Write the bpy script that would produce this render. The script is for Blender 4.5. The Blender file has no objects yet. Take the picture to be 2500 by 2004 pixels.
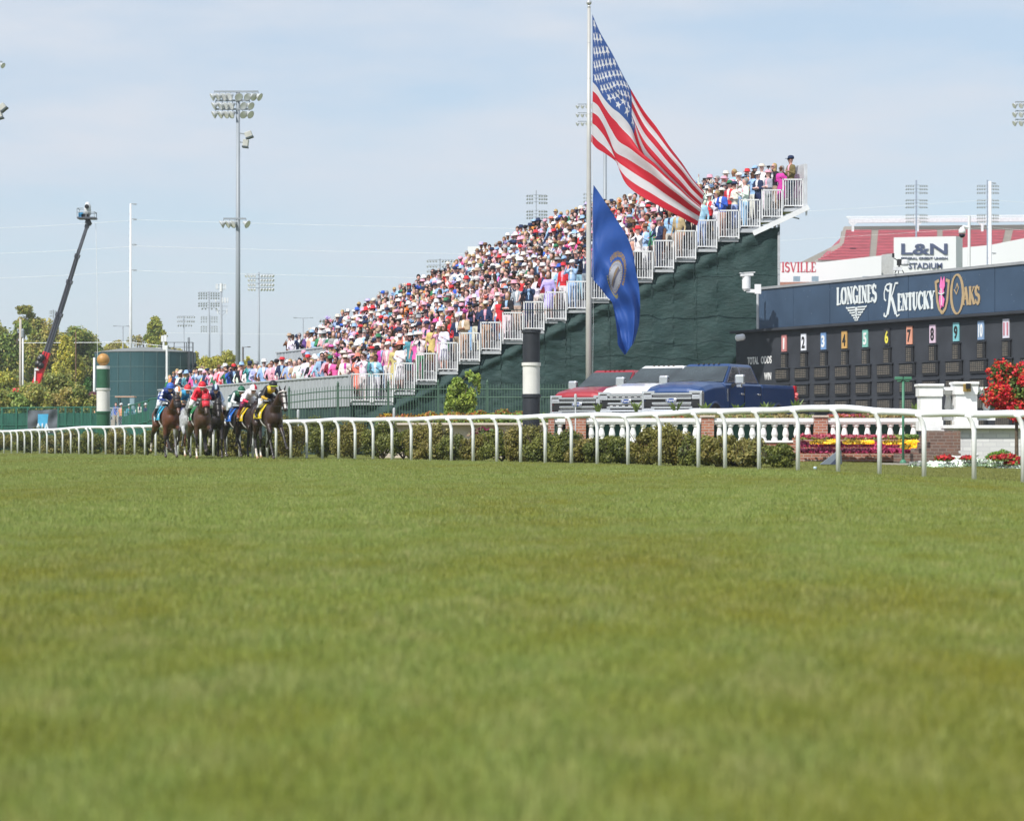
import bpy, math, random
import numpy as np
from mathutils import Vector, Matrix, Euler
R = math.radians
rng = np.random.default_rng(7)
random.seed(7)
scene = bpy.context.scene
col = scene.collection

# ------------------------------------------------------------------ camera
EYE = 0.65            # camera height
FPX = 6500.0          # focal length in photo pixels (photo 2500 x 2004)
HOR = 1070.0          # horizon row
cam_d = bpy.data.cameras.new('camera'); cam = bpy.data.objects.new('camera', cam_d); col.objects.link(cam)
cam.location = (0, 0, EYE); cam.rotation_euler = (R(90), 0, 0)
cam_d.sensor_width = 36; cam_d.lens = FPX / 2500 * 36
cam_d.shift_y = (HOR - 1002) / 2500
cam_d.clip_start = 0.1; cam_d.clip_end = 6000
cam_d.dof.use_dof = True; cam_d.dof.focus_distance = 86; cam_d.dof.aperture_fstop = 4.2
scene.camera = cam

# ------------------------------------------------------------------ light
SUN_EL, SUN_AZ = 46, 218     # azimuth clockwise from +Y (view direction): behind the camera, to the left
w = bpy.data.worlds.new('World'); scene.world = w; w.use_nodes = True
nt = w.node_tree; nt.nodes.clear()
out = nt.nodes.new('ShaderNodeOutputWorld'); bg = nt.nodes.new('ShaderNodeBackground')
sky = nt.nodes.new('ShaderNodeTexSky'); sky.sky_type = 'NISHITA'; sky.sun_disc = False
sky.sun_elevation = R(SUN_EL); sky.sun_rotation = R(SUN_AZ); sky.air_density = 1.0; sky.dust_density = 0.2; sky.ozone_density = 1.6
tc = nt.nodes.new('ShaderNodeTexCoord')
mp = nt.nodes.new('ShaderNodeMapping'); mp.inputs['Scale'].default_value = (3.0, 3.0, 13.0); mp.inputs['Location'].default_value = (0.3, 0, 0.55)
no = nt.nodes.new('ShaderNodeTexNoise'); no.inputs['Scale'].default_value = 1.7; no.inputs['Detail'].default_value = 6; no.inputs['Roughness'].default_value = .55
cr = nt.nodes.new('ShaderNodeValToRGB'); cr.color_ramp.elements[0].position = .40; cr.color_ramp.elements[1].position = .66
mx = nt.nodes.new('ShaderNodeMix'); mx.data_type = 'RGBA'
mul = nt.nodes.new('ShaderNodeMath'); mul.operation = 'MULTIPLY_ADD'; mul.inputs[1].default_value = .95; mul.inputs[2].default_value = 0
mx.inputs[7].default_value = (5.2, 5.55, 6.1, 1)
nt.links.new(tc.outputs['Generated'], mp.inputs['Vector']); nt.links.new(mp.outputs[0], no.inputs['Vector'])
nt.links.new(no.outputs[0], cr.inputs[0]); nt.links.new(cr.outputs[0], mul.inputs[0]); nt.links.new(mul.outputs[0], mx.inputs[0])
mb0 = nt.nodes.new('ShaderNodeMix'); mb0.data_type = 'RGBA'; mb0.inputs[0].default_value = .68; mb0.inputs[7].default_value = (3.95, 4.75, 5.75, 1)
nt.links.new(sky.outputs[0], mb0.inputs[6]); nt.links.new(mb0.outputs[2], mx.inputs[6]); nt.links.new(mx.outputs[2], bg.inputs[0]); nt.links.new(bg.outputs[0], out.inputs[0])
bg.inputs[1].default_value = 0.10
sd = bpy.data.lights.new('sun', 'SUN'); so = bpy.data.objects.new('sun', sd); col.objects.link(so)
sd.energy = 3.6; sd.angle = R(.6); sd.color = (1, .965, .915)
az = R(SUN_AZ); el = R(SUN_EL)
sdir = Vector((math.sin(az) * math.cos(el), math.cos(az) * math.cos(el), math.sin(el)))
so.rotation_euler = sdir.to_track_quat('Z', 'Y').to_euler(); so.location = (-30, -30, 60)
scene.view_settings.view_transform = 'Standard'; scene.view_settings.look = 'None'
scene.view_settings.exposure = 0.50; scene.view_settings.gamma = 1

# ------------------------------------------------------------------ helpers
def s2l(*c):
    if len(c) == 1: c = c[0]
    return tuple(((x / 255) / 12.92 if x / 255 <= .04045 else ((x / 255 + .055) / 1.055) ** 2.4) for x in c[:3])
def P(px, py, m):
    """point seen at photo pixel px,py where one metre spans m pixels"""
    return Vector(((px - 1250) / m, FPX / m, EYE + (HOR - py) / m))
MATS = {}
def mat(name, c=(.5, .5, .5), rough=.6, metal=0, var=.12, nscale=3.0, bump=0, bscale=20, coat=0, attr=False, spec=.5, trans=0, emis=None, alpha=1, detail=4, stretch=None, thin=0):
    if name in MATS: return MATS[name]
    m = bpy.data.materials.new(name); m.use_nodes = True; n = m.node_tree; b = n.nodes['Principled BSDF']
    b.inputs['Roughness'].default_value = rough; b.inputs['Metallic'].default_value = metal
    b.inputs['Specular IOR Level'].default_value = spec
    if coat: b.inputs['Coat Weight'].default_value = coat; b.inputs['Coat Roughness'].default_value = .06
    if trans: b.inputs['Transmission Weight'].default_value = trans
    if alpha < 1: b.inputs['Alpha'].default_value = alpha
    t = n.nodes.new('ShaderNodeTexCoord'); nz = n.nodes.new('ShaderNodeTexNoise')
    nz.inputs['Scale'].default_value = nscale; nz.inputs['Detail'].default_value = detail
    src = t.outputs['Object']
    if stretch:
        mpn = n.nodes.new('ShaderNodeMapping'); mpn.inputs['Scale'].default_value = stretch
        n.links.new(src, mpn.inputs[0]); src = mpn.outputs[0]
    n.links.new(src, nz.inputs['Vector'])
    mr = n.nodes.new('ShaderNodeMapRange'); mr.inputs['From Min'].default_value = .3; mr.inputs['From Max'].default_value = .7
    mr.inputs['To Min'].default_value = 1 - var; mr.inputs['To Max'].default_value = 1 + var
    n.links.new(nz.outputs[0], mr.inputs[0])
    vm = n.nodes.new('ShaderNodeVectorMath'); vm.operation = 'SCALE'
    if attr:
        a = n.nodes.new('ShaderNodeAttribute'); a.attribute_name = 'Col'; n.links.new(a.outputs['Color'], vm.inputs[0])
    else: vm.inputs[0].default_value = c[:3]
    n.links.new(mr.outputs[0], vm.inputs['Scale']); n.links.new(vm.outputs[0], b.inputs['Base Color'])
    if bump:
        bn = n.nodes.new('ShaderNodeTexNoise'); bn.inputs['Scale'].default_value = bscale; bn.inputs['Detail'].default_value = 5
        n.links.new(src, bn.inputs['Vector'])
        bp = n.nodes.new('ShaderNodeBump'); bp.inputs['Strength'].default_value = min(1, bump); bp.inputs['Distance'].default_value = .05 * max(1, bump)
        n.links.new(bn.outputs[0], bp.inputs['Height']); n.links.new(bp.outputs[0], b.inputs['Normal'])
    if thin:
        tr = n.nodes.new('ShaderNodeBsdfTranslucent'); ms = n.nodes.new('ShaderNodeMixShader'); ms.inputs[0].default_value = thin
        n.links.new(vm.outputs[0], tr.inputs[0]); n.links.new(b.outputs[0], ms.inputs[1]); n.links.new(tr.outputs[0], ms.inputs[2])
        n.links.new(ms.outputs[0], n.nodes['Material Output'].inputs[0])
    if emis: b.inputs['Emission Color'].default_value = (*emis, 1); b.inputs['Emission Strength'].default_value = 1
    MATS[name] = m; return m
def tag(o, label=None, cat=None, group=None, kind=None):
    if label: o['label'] = label
    if cat: o['category'] = cat
    if group: o['group'] = group
    if kind: o['kind'] = kind
    return o
def link(o, parent=None):
    col.objects.link(o)
    if parent is not None: o.parent = parent
    return o
def empty(name, loc=(0, 0, 0), rz=0, label=None, cat=None, group=None):
    o = bpy.data.objects.new(name, None); o.location = loc; o.rotation_euler = (0, 0, rz); o.empty_display_size = .3
    col.objects.link(o); return tag(o, label, cat, group)
class MB:
    def __init__(s): s.v = []; s.f = []; s.mi = []; s.cm = 0
    def poly(s, pts):
        b = len(s.v); s.v += [tuple(p) for p in pts]; s.f.append(tuple(range(b, b + len(pts)))); s.mi.append(s.cm)
    def hexa(s, p):
        b = len(s.v); s.v += [tuple(q) for q in p]
        for f in ((0, 3, 2, 1), (4, 5, 6, 7), (0, 1, 5, 4), (1, 2, 6, 5), (2, 3, 7, 6), (3, 0, 4, 7)):
            s.f.append(tuple(b + i for i in f)); s.mi.append(s.cm)
    def box(s, c, d, rz=0, M=None):
        x, y, z = d[0] / 2, d[1] / 2, d[2] / 2
        pts = [Vector(q) for q in ((-x, -y, -z), (x, -y, -z), (x, y, -z), (-x, y, -z), (-x, -y, z), (x, -y, z), (x, y, z), (-x, y, z))]
        if M is None: M = Matrix.Rotation(rz, 3, 'Z')
        s.hexa([M @ q + Vector(c) for q in pts])
    def bar(s, a, b, w, h=None):
        """box beam from a to b"""
        h = h or w; a = Vector(a); b = Vector(b); d = b - a; L = d.length
        if L < 1e-6: return
        q = d.to_track_quat('X', 'Z').to_matrix()
        s.box((a + b) / 2, (L, w, h), M=q)
    def tube(s, pts, r, n=8, caps=True):
        pts = [Vector(p) for p in pts]; rr = r if isinstance(r, (list, tuple)) else [r] * len(pts)
        b = len(s.v); up = None
        for i, p in enumerate(pts):
            d = (pts[min(i + 1, len(pts) - 1)] - pts[max(i - 1, 0)]).normalized()
            if up is None: up = Vector((0, 0, 1)) if abs(d.z) < .9 else Vector((1, 0, 0))
            sx = d.cross(up).normalized(); u2 = sx.cross(d).normalized(); up = u2
            for k in range(n):
                a = 2 * math.pi * k / n; s.v.append(tuple(p + (sx * math.cos(a) + u2 * math.sin(a)) * rr[i]))
        for i in range(len(pts) - 1):
            for k in range(n):
                s.f.append((b + i * n + k, b + i * n + (k + 1) % n, b + (i + 1) * n + (k + 1) % n, b + (i + 1) * n + k)); s.mi.append(s.cm)
        if caps:
            s.f.append(tuple(b + k for k in range(n))[::-1]); s.mi.append(s.cm)
            s.f.append(tuple(b + (len(pts) - 1) * n + k for k in range(n))); s.mi.append(s.cm)
    def lathe(s, prof, c=(0, 0, 0), n=24, M=None, sx=1, sy=1):
        """prof: list of (r,z)"""
        b = len(s.v); c = Vector(c)
        for r, z in prof:
            for k in range(n):
                a = 2 * math.pi * k / n; p = Vector((r * math.cos(a) * sx, r * math.sin(a) * sy, z))
                if M is not None: p = M @ p
                s.v.append(tuple(p + c))
        for i in range(len(prof) - 1):
            for k in range(n):
                s.f.append((b + i * n + k, b + i * n + (k + 1) % n, b + (i + 1) * n + (k + 1) % n, b + (i + 1) * n + k)); s.mi.append(s.cm)
        s.f.append(tuple(b + k for k in range(n))[::-1]); s.mi.append(s.cm)
        s.f.append(tuple(b + (len(prof) - 1) * n + k for k in range(n))); s.mi.append(s.cm)
    def prism(s, pts2, y0, y1, f=lambda x, z, y: (x, y, z)):
        """2D outline extruded"""
        n = len(pts2); b = len(s.v)
        s.v += [f(x, z, y0) for x, z in pts2] + [f(x, z, y1) for x, z in pts2]
        s.f.append(tuple(range(b, b + n))); s.f.append(tuple(range(b + 2 * n - 1, b + n - 1, -1))); s.mi += [s.cm] * 2
        for i in range(n):
            j = (i + 1) % n; s.f.append((b + j, b + i, b + n + i, b + n + j)); s.mi.append(s.cm)
    def build(s, name, m, parent=None, smooth=False, bevel=0, **tags):
        me = bpy.data.meshes.new(name); me.from_pydata(s.v, [], s.f)
        for q in (m if isinstance(m, (list, tuple)) else [m]): me.materials.append(q)
        me.polygons.foreach_set('material_index', s.mi)
        if smooth: me.polygons.foreach_set('use_smooth', [True] * len(s.f))
        o = bpy.data.objects.new(name, me); link(o, parent); tag(o, **tags)
        if bevel:
            bv = o.modifiers.new('bevel', 'BEVEL'); bv.width = bevel; bv.segments = 2; bv.limit_method = 'ANGLE'; bv.angle_limit = R(35)
        return o
def np_mesh(name, V, F, m, cols=None, smooth=False, parent=None, fattr=None, **tags):
    V = np.asarray(V, dtype=np.float32); F = np.asarray(F, dtype=np.int32); k = F.shape[1]
    me = bpy.data.meshes.new(name); me.vertices.add(len(V)); me.vertices.foreach_set('co', V.ravel())
    me.loops.add(F.size); me.loops.foreach_set('vertex_index', F.ravel())
    me.polygons.add(len(F)); me.polygons.foreach_set('loop_start', np.arange(0, F.size, k, dtype=np.int32))
    try: me.polygons.foreach_set('loop_total', np.full(len(F), k, dtype=np.int32))
    except Exception: pass
    me.update(calc_edges=True)
    if smooth: me.polygons.foreach_set('use_smooth', np.ones(len(F), dtype=bool))
    if cols is not None: face_cols(me, cols)
    if fattr is not None:
        a = me.attributes.new('rnd', 'FLOAT', 'FACE'); a.data.foreach_set('value', np.asarray(fattr, dtype=np.float32))
    me.materials.append(m); o = bpy.data.objects.new(name, me); link(o, parent); return tag(o, **tags)
def face_cols(me, cols):
    """cols: (faces,3) -> face domain colour attribute"""
    c = np.ones((len(cols), 4), dtype=np.float32); c[:, :3] = cols
    a = me.attributes.new('Col', 'FLOAT_COLOR', 'FACE'); a.data.foreach_set('color', c.ravel())
def copy_tree(o, parent=None):
    c = o.copy(); col.objects.link(c)
    if parent is not None: c.parent = parent
    for ch in list(o.children): copy_tree(ch, c)
    return c
def sstep(x): x = min(1, max(0, x)); return x * x * (3 - 2 * x)

# blobs: overlapping capsules and ellipsoids fused into one skin
def blob_mesh(parts, voxel=.03, smooth=6, factor=.5):
    mb = MB()
    for p in parts:
        if p[0] == 'c':
            _, a, b, r0, r1 = p; a = Vector(a); b = Vector(b); d = (b - a); L = d.length
            q = d.to_track_quat('Z', 'Y').to_matrix() if L > 1e-6 else Matrix.Identity(3)
            pr = [(r0 * math.cos(t), r0 * math.sin(t)) for t in np.linspace(-math.pi / 2, 0, 5)] + [(r1 * math.cos(t), L + r1 * math.sin(t)) for t in np.linspace(0, math.pi / 2, 5)]
            pr = [(max(r, 1e-3), z) for r, z in pr]
            mb.lathe(pr, a, 12, q)
        else:
            _, c, rad = p[:3]; M = Matrix.Diagonal(rad)
            if len(p) > 3: M = Matrix.Rotation(p[3], 3, 'Y') @ M
            pr = [(max(math.cos(t), 1e-3), math.sin(t)) for t in np.linspace(-math.pi / 2, math.pi / 2, 12)]
            mb.lathe(pr, c, 18, M)
    me = bpy.data.meshes.new('tmp'); me.from_pydata(mb.v, [], mb.f); o = bpy.data.objects.new('tmp', me); col.objects.link(o)
    r = o.modifiers.new('r', 'REMESH'); r.mode = 'VOXEL'; r.voxel_size = voxel; r.use_smooth_shade = True
    sm = o.modifiers.new('s', 'SMOOTH'); sm.factor = factor; sm.iterations = smooth
    dg = bpy.context.evaluated_depsgraph_get(); ev = o.evaluated_get(dg)
    res = bpy.data.meshes.new_from_object(ev); bpy.data.objects.remove(o); bpy.data.meshes.remove(me)
    return res
def centers(me):
    c = np.empty(len(me.polygons) * 3, dtype=np.float32); me.polygons.foreach_get('center', c); return c.reshape(-1, 3)

# writing: sans through the built-in font, serif through strokes
def text_mb(s, h, wscale=1.0, depth=.01, bold=0, align='LEFT', spacing=1.0):
    cu = bpy.data.curves.new('t', 'FONT'); cu.body = s; cu.size = 1; cu.align_x = align; cu.extrude = depth / h / 2; cu.offset = bold; cu.space_character = spacing
    cu.resolution_u = 3
    o = bpy.data.objects.new('t', cu); col.objects.link(o)
    dg = bpy.context.evaluated_depsgraph_get(); me = bpy.data.meshes.new_from_object(o.evaluated_get(dg))
    bpy.data.objects.remove(o)
    k = h / .73
    for v in me.vertices: v.co = Vector((v.co.x * k * wscale, v.co.y * k, v.co.z * k))
    return me
def arc(cx, cy, rx, ry, a0, a1, n=10):
    return [(cx + rx * math.cos(R(a0 + (a1 - a0) * i / n)), cy + ry * math.sin(R(a0 + (a1 - a0) * i / n))) for i in range(n + 1)]
T_, t_ = 1.0, .42     # thick and thin strokes
GLY = {   # width, strokes (weight, points); box is 1 high
 'L': (.62, [(T_, [(.16, 0), (.16, 1)]), (t_, [(.02, .03), (.58, .03), (.6, .26)]), (t_, [(.02, .98), (.32, .98)])]),
 'O': (.8, [(t_, arc(.4, .5, .32, .48, 60, 120, 4)), (T_, arc(.4, .5, .32, .48, 120, 240)), (t_, arc(.4, .5, .32, .48, 240, 300, 4)), (T_, arc(.4, .5, .32, .48, -60, 60))]),
 'N': (.8, [(t_, [(.14, 0), (.14, 1)]), (T_, [(.14, .96), (.66, .04)]), (t_, [(.66, 0), (.66, 1)]), (t_, [(.0, .02), (.28, .02)]), (t_, [(.52, .98), (.8, .98)]), (t_, [(.0, .98), (.16, .98)])]),
 'G': (.78, [(T_, arc(.4, .5, .32, .48, 100, 260)), (t_, arc(.4, .5, .32, .48, 30, 100, 5)), (t_, arc(.4, .5, .32, .48, 260, 310, 5)), (T_, [(.64, .05), (.64, .42)]), (t_, [(.46, .42), (.78, .42)])]),
 'I': (.36, [(T_, [(.18, 0), (.18, 1)]), (t_, [(.03, .02), (.33, .02)]), (t_, [(.03, .98), (.33, .98)])]),
 'E': (.64, [(T_, [(.16, 0), (.16, 1)]), (t_, [(.02, .03), (.58, .03), (.6, .25)]), (t_, [(.02, .97), (.56, .97), (.57, .78)]), (t_, [(.16, .52), (.42, .52)])]),
 'S': (.6, [(T_, arc(.3, .74, .21, .23, 90, 235, 8) + arc(.3, .27, .23, .25, 55, -90, 8)), (t_, arc(.3, .74, .21, .23, 20, 90, 4)), (t_, arc(.3, .27, .23, .25, 200, 270, 4)), (t_, [(.5, .78), (.52, .96)]), (t_, [(.07, .06), (.07, .26)])]),
 'K': (.8, [(T_, [(.16, 0), (.16, 1)]), (t_, [(.2, .42), (.66, .98)]), (T_, [(.34, .55), (.68, .03)]), (t_, [(.02, .02), (.3, .02)]), (t_, [(.02, .98), (.3, .98)]), (t_, [(.54, .98), (.78, .98)]), (t_, [(.56, .02), (.82, .02)])]),
 'T': (.68, [(T_, [(.34, 0), (.34, 1)]), (t_, [(.03, .78), (.05, .97), (.63, .97), (.65, .78)]), (t_, [(.2, .02), (.48, .02)])]),
 'U': (.78, [(T_, [(.16, 1), (.16, .35)]), (T_, arc(.38, .32, .22, .29, 180, 270, 6)), (t_, arc(.38, .32, .24, .29, 270, 360, 6)), (t_, [(.62, .32), (.62, 1)]), (t_, [(.02, .98), (.3, .98)]), (t_, [(.5, .98), (.76, .98)])]),
 'C': (.74, [(T_, arc(.4, .5, .32, .48, 100, 260)), (t_, arc(.4, .5, .32, .48, 35, 100, 5)), (t_, arc(.4, .5, .32, .48, 260, 325, 5)), (t_, [(.66, .74), (.68, .96)])]),
 'Y': (.76, [(T_, [(.1, .98), (.38, .46)]), (t_, [(.66, .98), (.38, .46)]), (T_, [(.38, 0), (.38, .48)]), (t_, [(0, .98), (.24, .98)]), (t_, [(.54, .98), (.78, .98)]), (t_, [(.24, .02), (.52, .02)])]),
 'A': (.8, [(t_, [(.1, .02), (.4, .98)]), (T_, [(.4, .98), (.7, .02)]), (t_, [(.2, .34), (.6, .34)]), (t_, [(0, .02), (.22, .02)]), (t_, [(.56, .02), (.82, .02)])]),
 'V': (.78, [(T_, [(.1, .98), (.4, .02)]), (t_, [(.7, .98), (.4, .02)]), (t_, [(0, .98), (.24, .98)]), (t_, [(.58, .98), (.8, .98)])]),
 ' ': (.3, []),
}
RC = [0]
def ribbon(mb, pts, wd, f, depth=.012):
    """flat stroke of width wd through 2D points, mapped by f(x,y,z)"""
    for i in range(len(pts) - 1):
        a = Vector(pts[i]); b = Vector(pts[i + 1]); d = (b - a)
        if d.length < 1e-6: continue
        d.normalize(); n = Vector((-d.y, d.x)) * wd / 2; e = d * wd * .22; a = a - e; b = b + e
        q = [a + n, a - n, b - n, b + n]; RC[0] += 1; dz = depth + .0005 * (RC[0] % 16)
        mb.hexa([f(p.x, p.y, 0) for p in q] + [f(p.x, p.y, dz) for p in q])
def stroke_text(mb, s, x0, y0, h, wtot, wd, f, gap=.06):
    tot = sum(GLY[c][0] + gap for c in s) - gap; k = wtot / tot; x = x0
    for c in s:
        gw, st = GLY[c]
        for wt, pts in st:
            ribbon(mb, [(x + p[0] * k, y0 + p[1] * h) for p in pts], wd * wt, f)
        x += (gw + gap) * k
# ================================================================== SETTING
# rail samples: photo x, base y, rail top y, pixels per metre
RX = [(-60, 1106, 1051, 47), (10, 1106.6, 1048.6, 50.4), (282, 1111, 1038, 62), (405, 1113, 1033.5, 68.5), (560, 1116, 1028, 77), (710, 1119.6, 1023, 84), (860, 1121.5, 1019, 90), (1051, 1125, 1015, 97), (1213, 1128.5, 1011.5, 103),
      (1395, 1132.6, 1007.5, 110), (1533, 1136, 1005, 116.5), (1705, 1142, 998, 125), (1853, 1146.7, 992, 132), (1948, 1149.4, 989, 137), (2046, 1152.8, 986.5, 141), (2147, 1158.4, 992, 145.5), (2256, 1165.3, 999, 150), (2378, 1171, 1000, 155.5), (2498, 1178.7, 998, 161), (2640, 1188, 995, 168), (3300, 1240, 990, 206)]
RX = [(a, b, c, d * .93) for a, b, c, d in RX]
def rail_at(px):
    a = np.array(RX); return [float(np.interp(px, a[:, 0], a[:, k])) for k in (1, 2, 3)]
def rail_z(px): b, t, m = rail_at(px); return EYE + (HOR - b) / m
_px = np.linspace(-400, 3400, 130)
_rz = np.array([rail_z(p) for p in _px]); _rd = np.array([FPX / rail_at(p)[2] for p in _px])
def ground_z(x, y):
    """height of the land, numpy friendly"""
    x = np.asarray(x, float); y = np.asarray(y, float); yy = np.maximum(y, 4)
    px = 1250 + FPX * x / yy
    rz = np.interp(px, _px, _rz); rd = np.interp(px, _px, _rd)
    s = np.clip((yy / rd - .25) / .7, 0, 1); s = s * s * (3 - 2 * s)
    z = rz * s
    k = np.clip((y - 150) / 45, 0, 1); k = k * k * (3 - 2 * k)
    far = np.clip((y - 130) / 60, 0, 1)
    return z * (1 - far) + k * 1.6 * np.clip((-x + 6) / 14, 0, 1)
def make_ground():
    xs = np.concatenate([np.linspace(-1500, -80, 14), np.linspace(-60, 60, 150), np.linspace(80, 1500, 14)])
    ys = np.concatenate([np.linspace(-60, 0, 6), np.linspace(2, 150, 120), np.linspace(155, 260, 20), np.linspace(300, 3000, 14)])
    X, Y = np.meshgrid(xs, ys); Z = ground_z(X, Y) - .012
    V = np.stack([X, Y, Z], -1).reshape(-1, 3); nx = len(xs); i, j = np.meshgrid(np.arange(nx - 1), np.arange(len(ys) - 1)); a = (j * nx + i).ravel()
    F = np.stack([a, a + 1, a + nx + 1, a + nx], -1)
    m = bpy.data.materials.new('turf_soil'); m.use_nodes = True; n = m.node_tree; b = n.nodes['Principled BSDF']; b.inputs['Roughness'].default_value = .9; b.inputs['Specular IOR Level'].default_value = .1
    t = n.nodes.new('ShaderNodeTexCoord'); z1 = n.nodes.new('ShaderNodeTexNoise'); z1.inputs['Scale'].default_value = .6; z1.inputs['Detail'].default_value = 8; z1.inputs['Roughness'].default_value = .7
    r = n.nodes.new('ShaderNodeValToRGB'); r.color_ramp.elements[0].color = (.10, .12, .022, 1); r.color_ramp.elements[1].color = (.165, .17, .04, 1)
    r.color_ramp.elements[0].position = .35; r.color_ramp.elements[1].position = .68
    n.links.new(t.outputs['Object'], z1.inputs['Vector']); n.links.new(z1.outputs[0], r.inputs[0]); n.links.new(r.outputs[0], b.inputs['Base Color'])
    np_mesh('turf', V, F, m, smooth=True, kind='structure')
make_ground()

# ------------------------------------------------------------------ grass blades
def make_grass():
    def band(y0, y1, dens, wd, ht, side=1.5):
        area = .5 * (y1 * y1 - y0 * y0) * .385 * side; n = int(area * dens)
        u = rng.random(n); y = np.sqrt(y0 * y0 + u * (y1 * y1 - y0 * y0)); x = (rng.random(n) - .5) * .385 * side * y
        return x, y, np.full(n, wd), np.full(n, ht)
    bs = [band(2.6, 9, 5200, .0042, .025, 1.6), band(9, 20, 2800, .0055, .025), band(20, 42, 1100, .009, .028), band(42, 72, 420, .016, .032), band(72, 132, 95, .035, .038)]
    x, y, wd, ht = [np.concatenate(q) for q in zip(*bs)]
    px = 1250 + FPX * x / y; rd = np.interp(px, _px, _rd)
    keep = (y < rd + 1.2) | ((px > 1780) & (y < rd + 24) & (y < 72)); x, y, wd, ht, px, rd = [q[keep] for q in (x, y, wd, ht, px, rd)]
    n = len(x); z = ground_z(x, y)
    def cloud(sx, sy, k, seed):
        """cheap smooth noise: sum of waves"""
        g = np.random.default_rng(seed); v = np.zeros(n)
        for _ in range(k):
            a = g.normal(size=2) * (sx, sy); v += np.sin(x * a[0] + y * a[1] + g.random() * 6.28)
        return v / math.sqrt(k)
    n1 = .7 * cloud(3.2, .9, 14, 1) + .7 * cloud(1.2, .16, 10, 8); n2 = cloud(9, 4.2, 22, 2); n3 = cloud(22, 14, 18, 3)
    ht = ht * (1 + .16 * np.clip(n2, -1.5, 1.5)) * (.7 + .45 * rng.random(n))
    ang = rng.random(n) * 6.283; lean = rng.random(n) * .9; dr = rng.random(n) * 6.283
    hx = np.cos(ang) * wd / 2; hy = np.sin(ang) * wd / 2
    V = np.empty((n, 3, 3), np.float32)
    V[:, 0] = np.stack([x - hx, y - hy, z - .012], -1); V[:, 1] = np.stack([x + hx, y + hy, z - .012], -1)
    V[:, 2] = np.stack([x + np.cos(dr) * lean * ht, y + np.sin(dr) * lean * ht, z + ht], -1)
    F = np.arange(n * 3).reshape(n, 3)
    ca = np.array([.250, .242, .036]); cb = np.array([.196, .250, .062]); cc = np.array([.31, .29, .115]); cd = np.array([.14, .165, .024])
    t = np.clip(.55 + np.clip((y - 4) / 60, 0, .25) + .27 * n1 + .2 * n2 + .45 * (rng.random(n) - .5), 0, 1)[:, None]
    c = ca * (1 - t) + cb * t
    d = np.clip(.10 + .22 * n3 + .14 * n2 + .10 * rng.normal(size=n), 0, .85)[:, None]; c = c * (1 - d) + cc * d
    e = np.clip(-.12 - .2 * n2 + .1 * n1 + .15 * n3, 0, .6)[:, None]; c = c * (1 - e) + cd * e
    beyond = ((y > rd + .5))[:, None] * .55; c = c * (1 - beyond) + np.array([.20, .19, .06]) * beyond
    c = c * 1.19 * (.84 + .32 * rng.random((n, 1))) * (1 + .07 * np.clip(n1, -1.5, 1.5) + .05 * np.clip(n3, -1.5, 1.5))[:, None]
    m = mat('grass_blade', rough=.5, var=.05, attr=True, spec=.3, thin=.35)
    b = m.node_tree.nodes['Principled BSDF']
    np_mesh('grass', V.reshape(-1, 3), F, m, cols=c, kind='stuff', label='short mown green racecourse turf with olive and yellowish patches', cat='grass')
    print('grass blades', n)
make_grass()

# ------------------------------------------------------------------ running rail
white_plastic = mat('white_plastic', (.80, .81, .82), .3, var=.04, nscale=6)
def make_rail():
    rt = empty('running_rail', P(1395, 1132.6, 110), label='white curved plastic running rail along the edge of the turf course', cat='rail')
    o = rt.location
    mb = MB(); pts = []
    for px in np.arange(-60, 3181, 20):
        b, t, m = rail_at(px); wob = 1.2 * math.sin(px * .021) + .8 * math.sin(px * .05 + 1)
        p = P(px, t + wob, m); p.z -= .075; pts.append(p - o)
    mb.tube(pts, .062, 12); mb.build('top_rail', white_plastic, rt, smooth=True)
    bx = [-30, -12, 10, 28, 43, 60, 78, 97, 115, 135, 153, 173, 193, 216, 226, 258, 282, 305, 329, 354, 380, 407, 435, 465, 490, 521, 552, 585, 617, 652, 674, 710, 749, 787, 827, 867, 911, 957, 1004, 1051, 1102, 1155, 1213, 1271, 1331, 1395, 1458, 1533, 1611, 1705, 1770, 1853, 1948, 2046, 2147, 2256, 2378, 2498, 2630, 2790, 2970, 3170]
    pl = mat('rail_post_plastic', (.88, .885, .89), .35, var=.06, nscale=8)
    for px in bx:
        b, t, m = rail_at(px); base = P(px, b, m); base.z -= .04; top = P(px, t, m); H = top.z - base.z
        k = 15 / 108 # the post's head leans over the course side
        lean = -.13
        pts = [base, base + Vector((0, 0, H - .36)), base + Vector((lean * .25, 0, H - .22)), base + Vector((lean * .7, -.02, H - .12)), base + Vector((lean * 1.15, -.03, H - .085))]
        q = MB(); q.tube([p - o for p in pts], [.042, .042, .042, .04, .038], 10); q.build('post', pl, rt, smooth=True)
make_rail()

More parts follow.
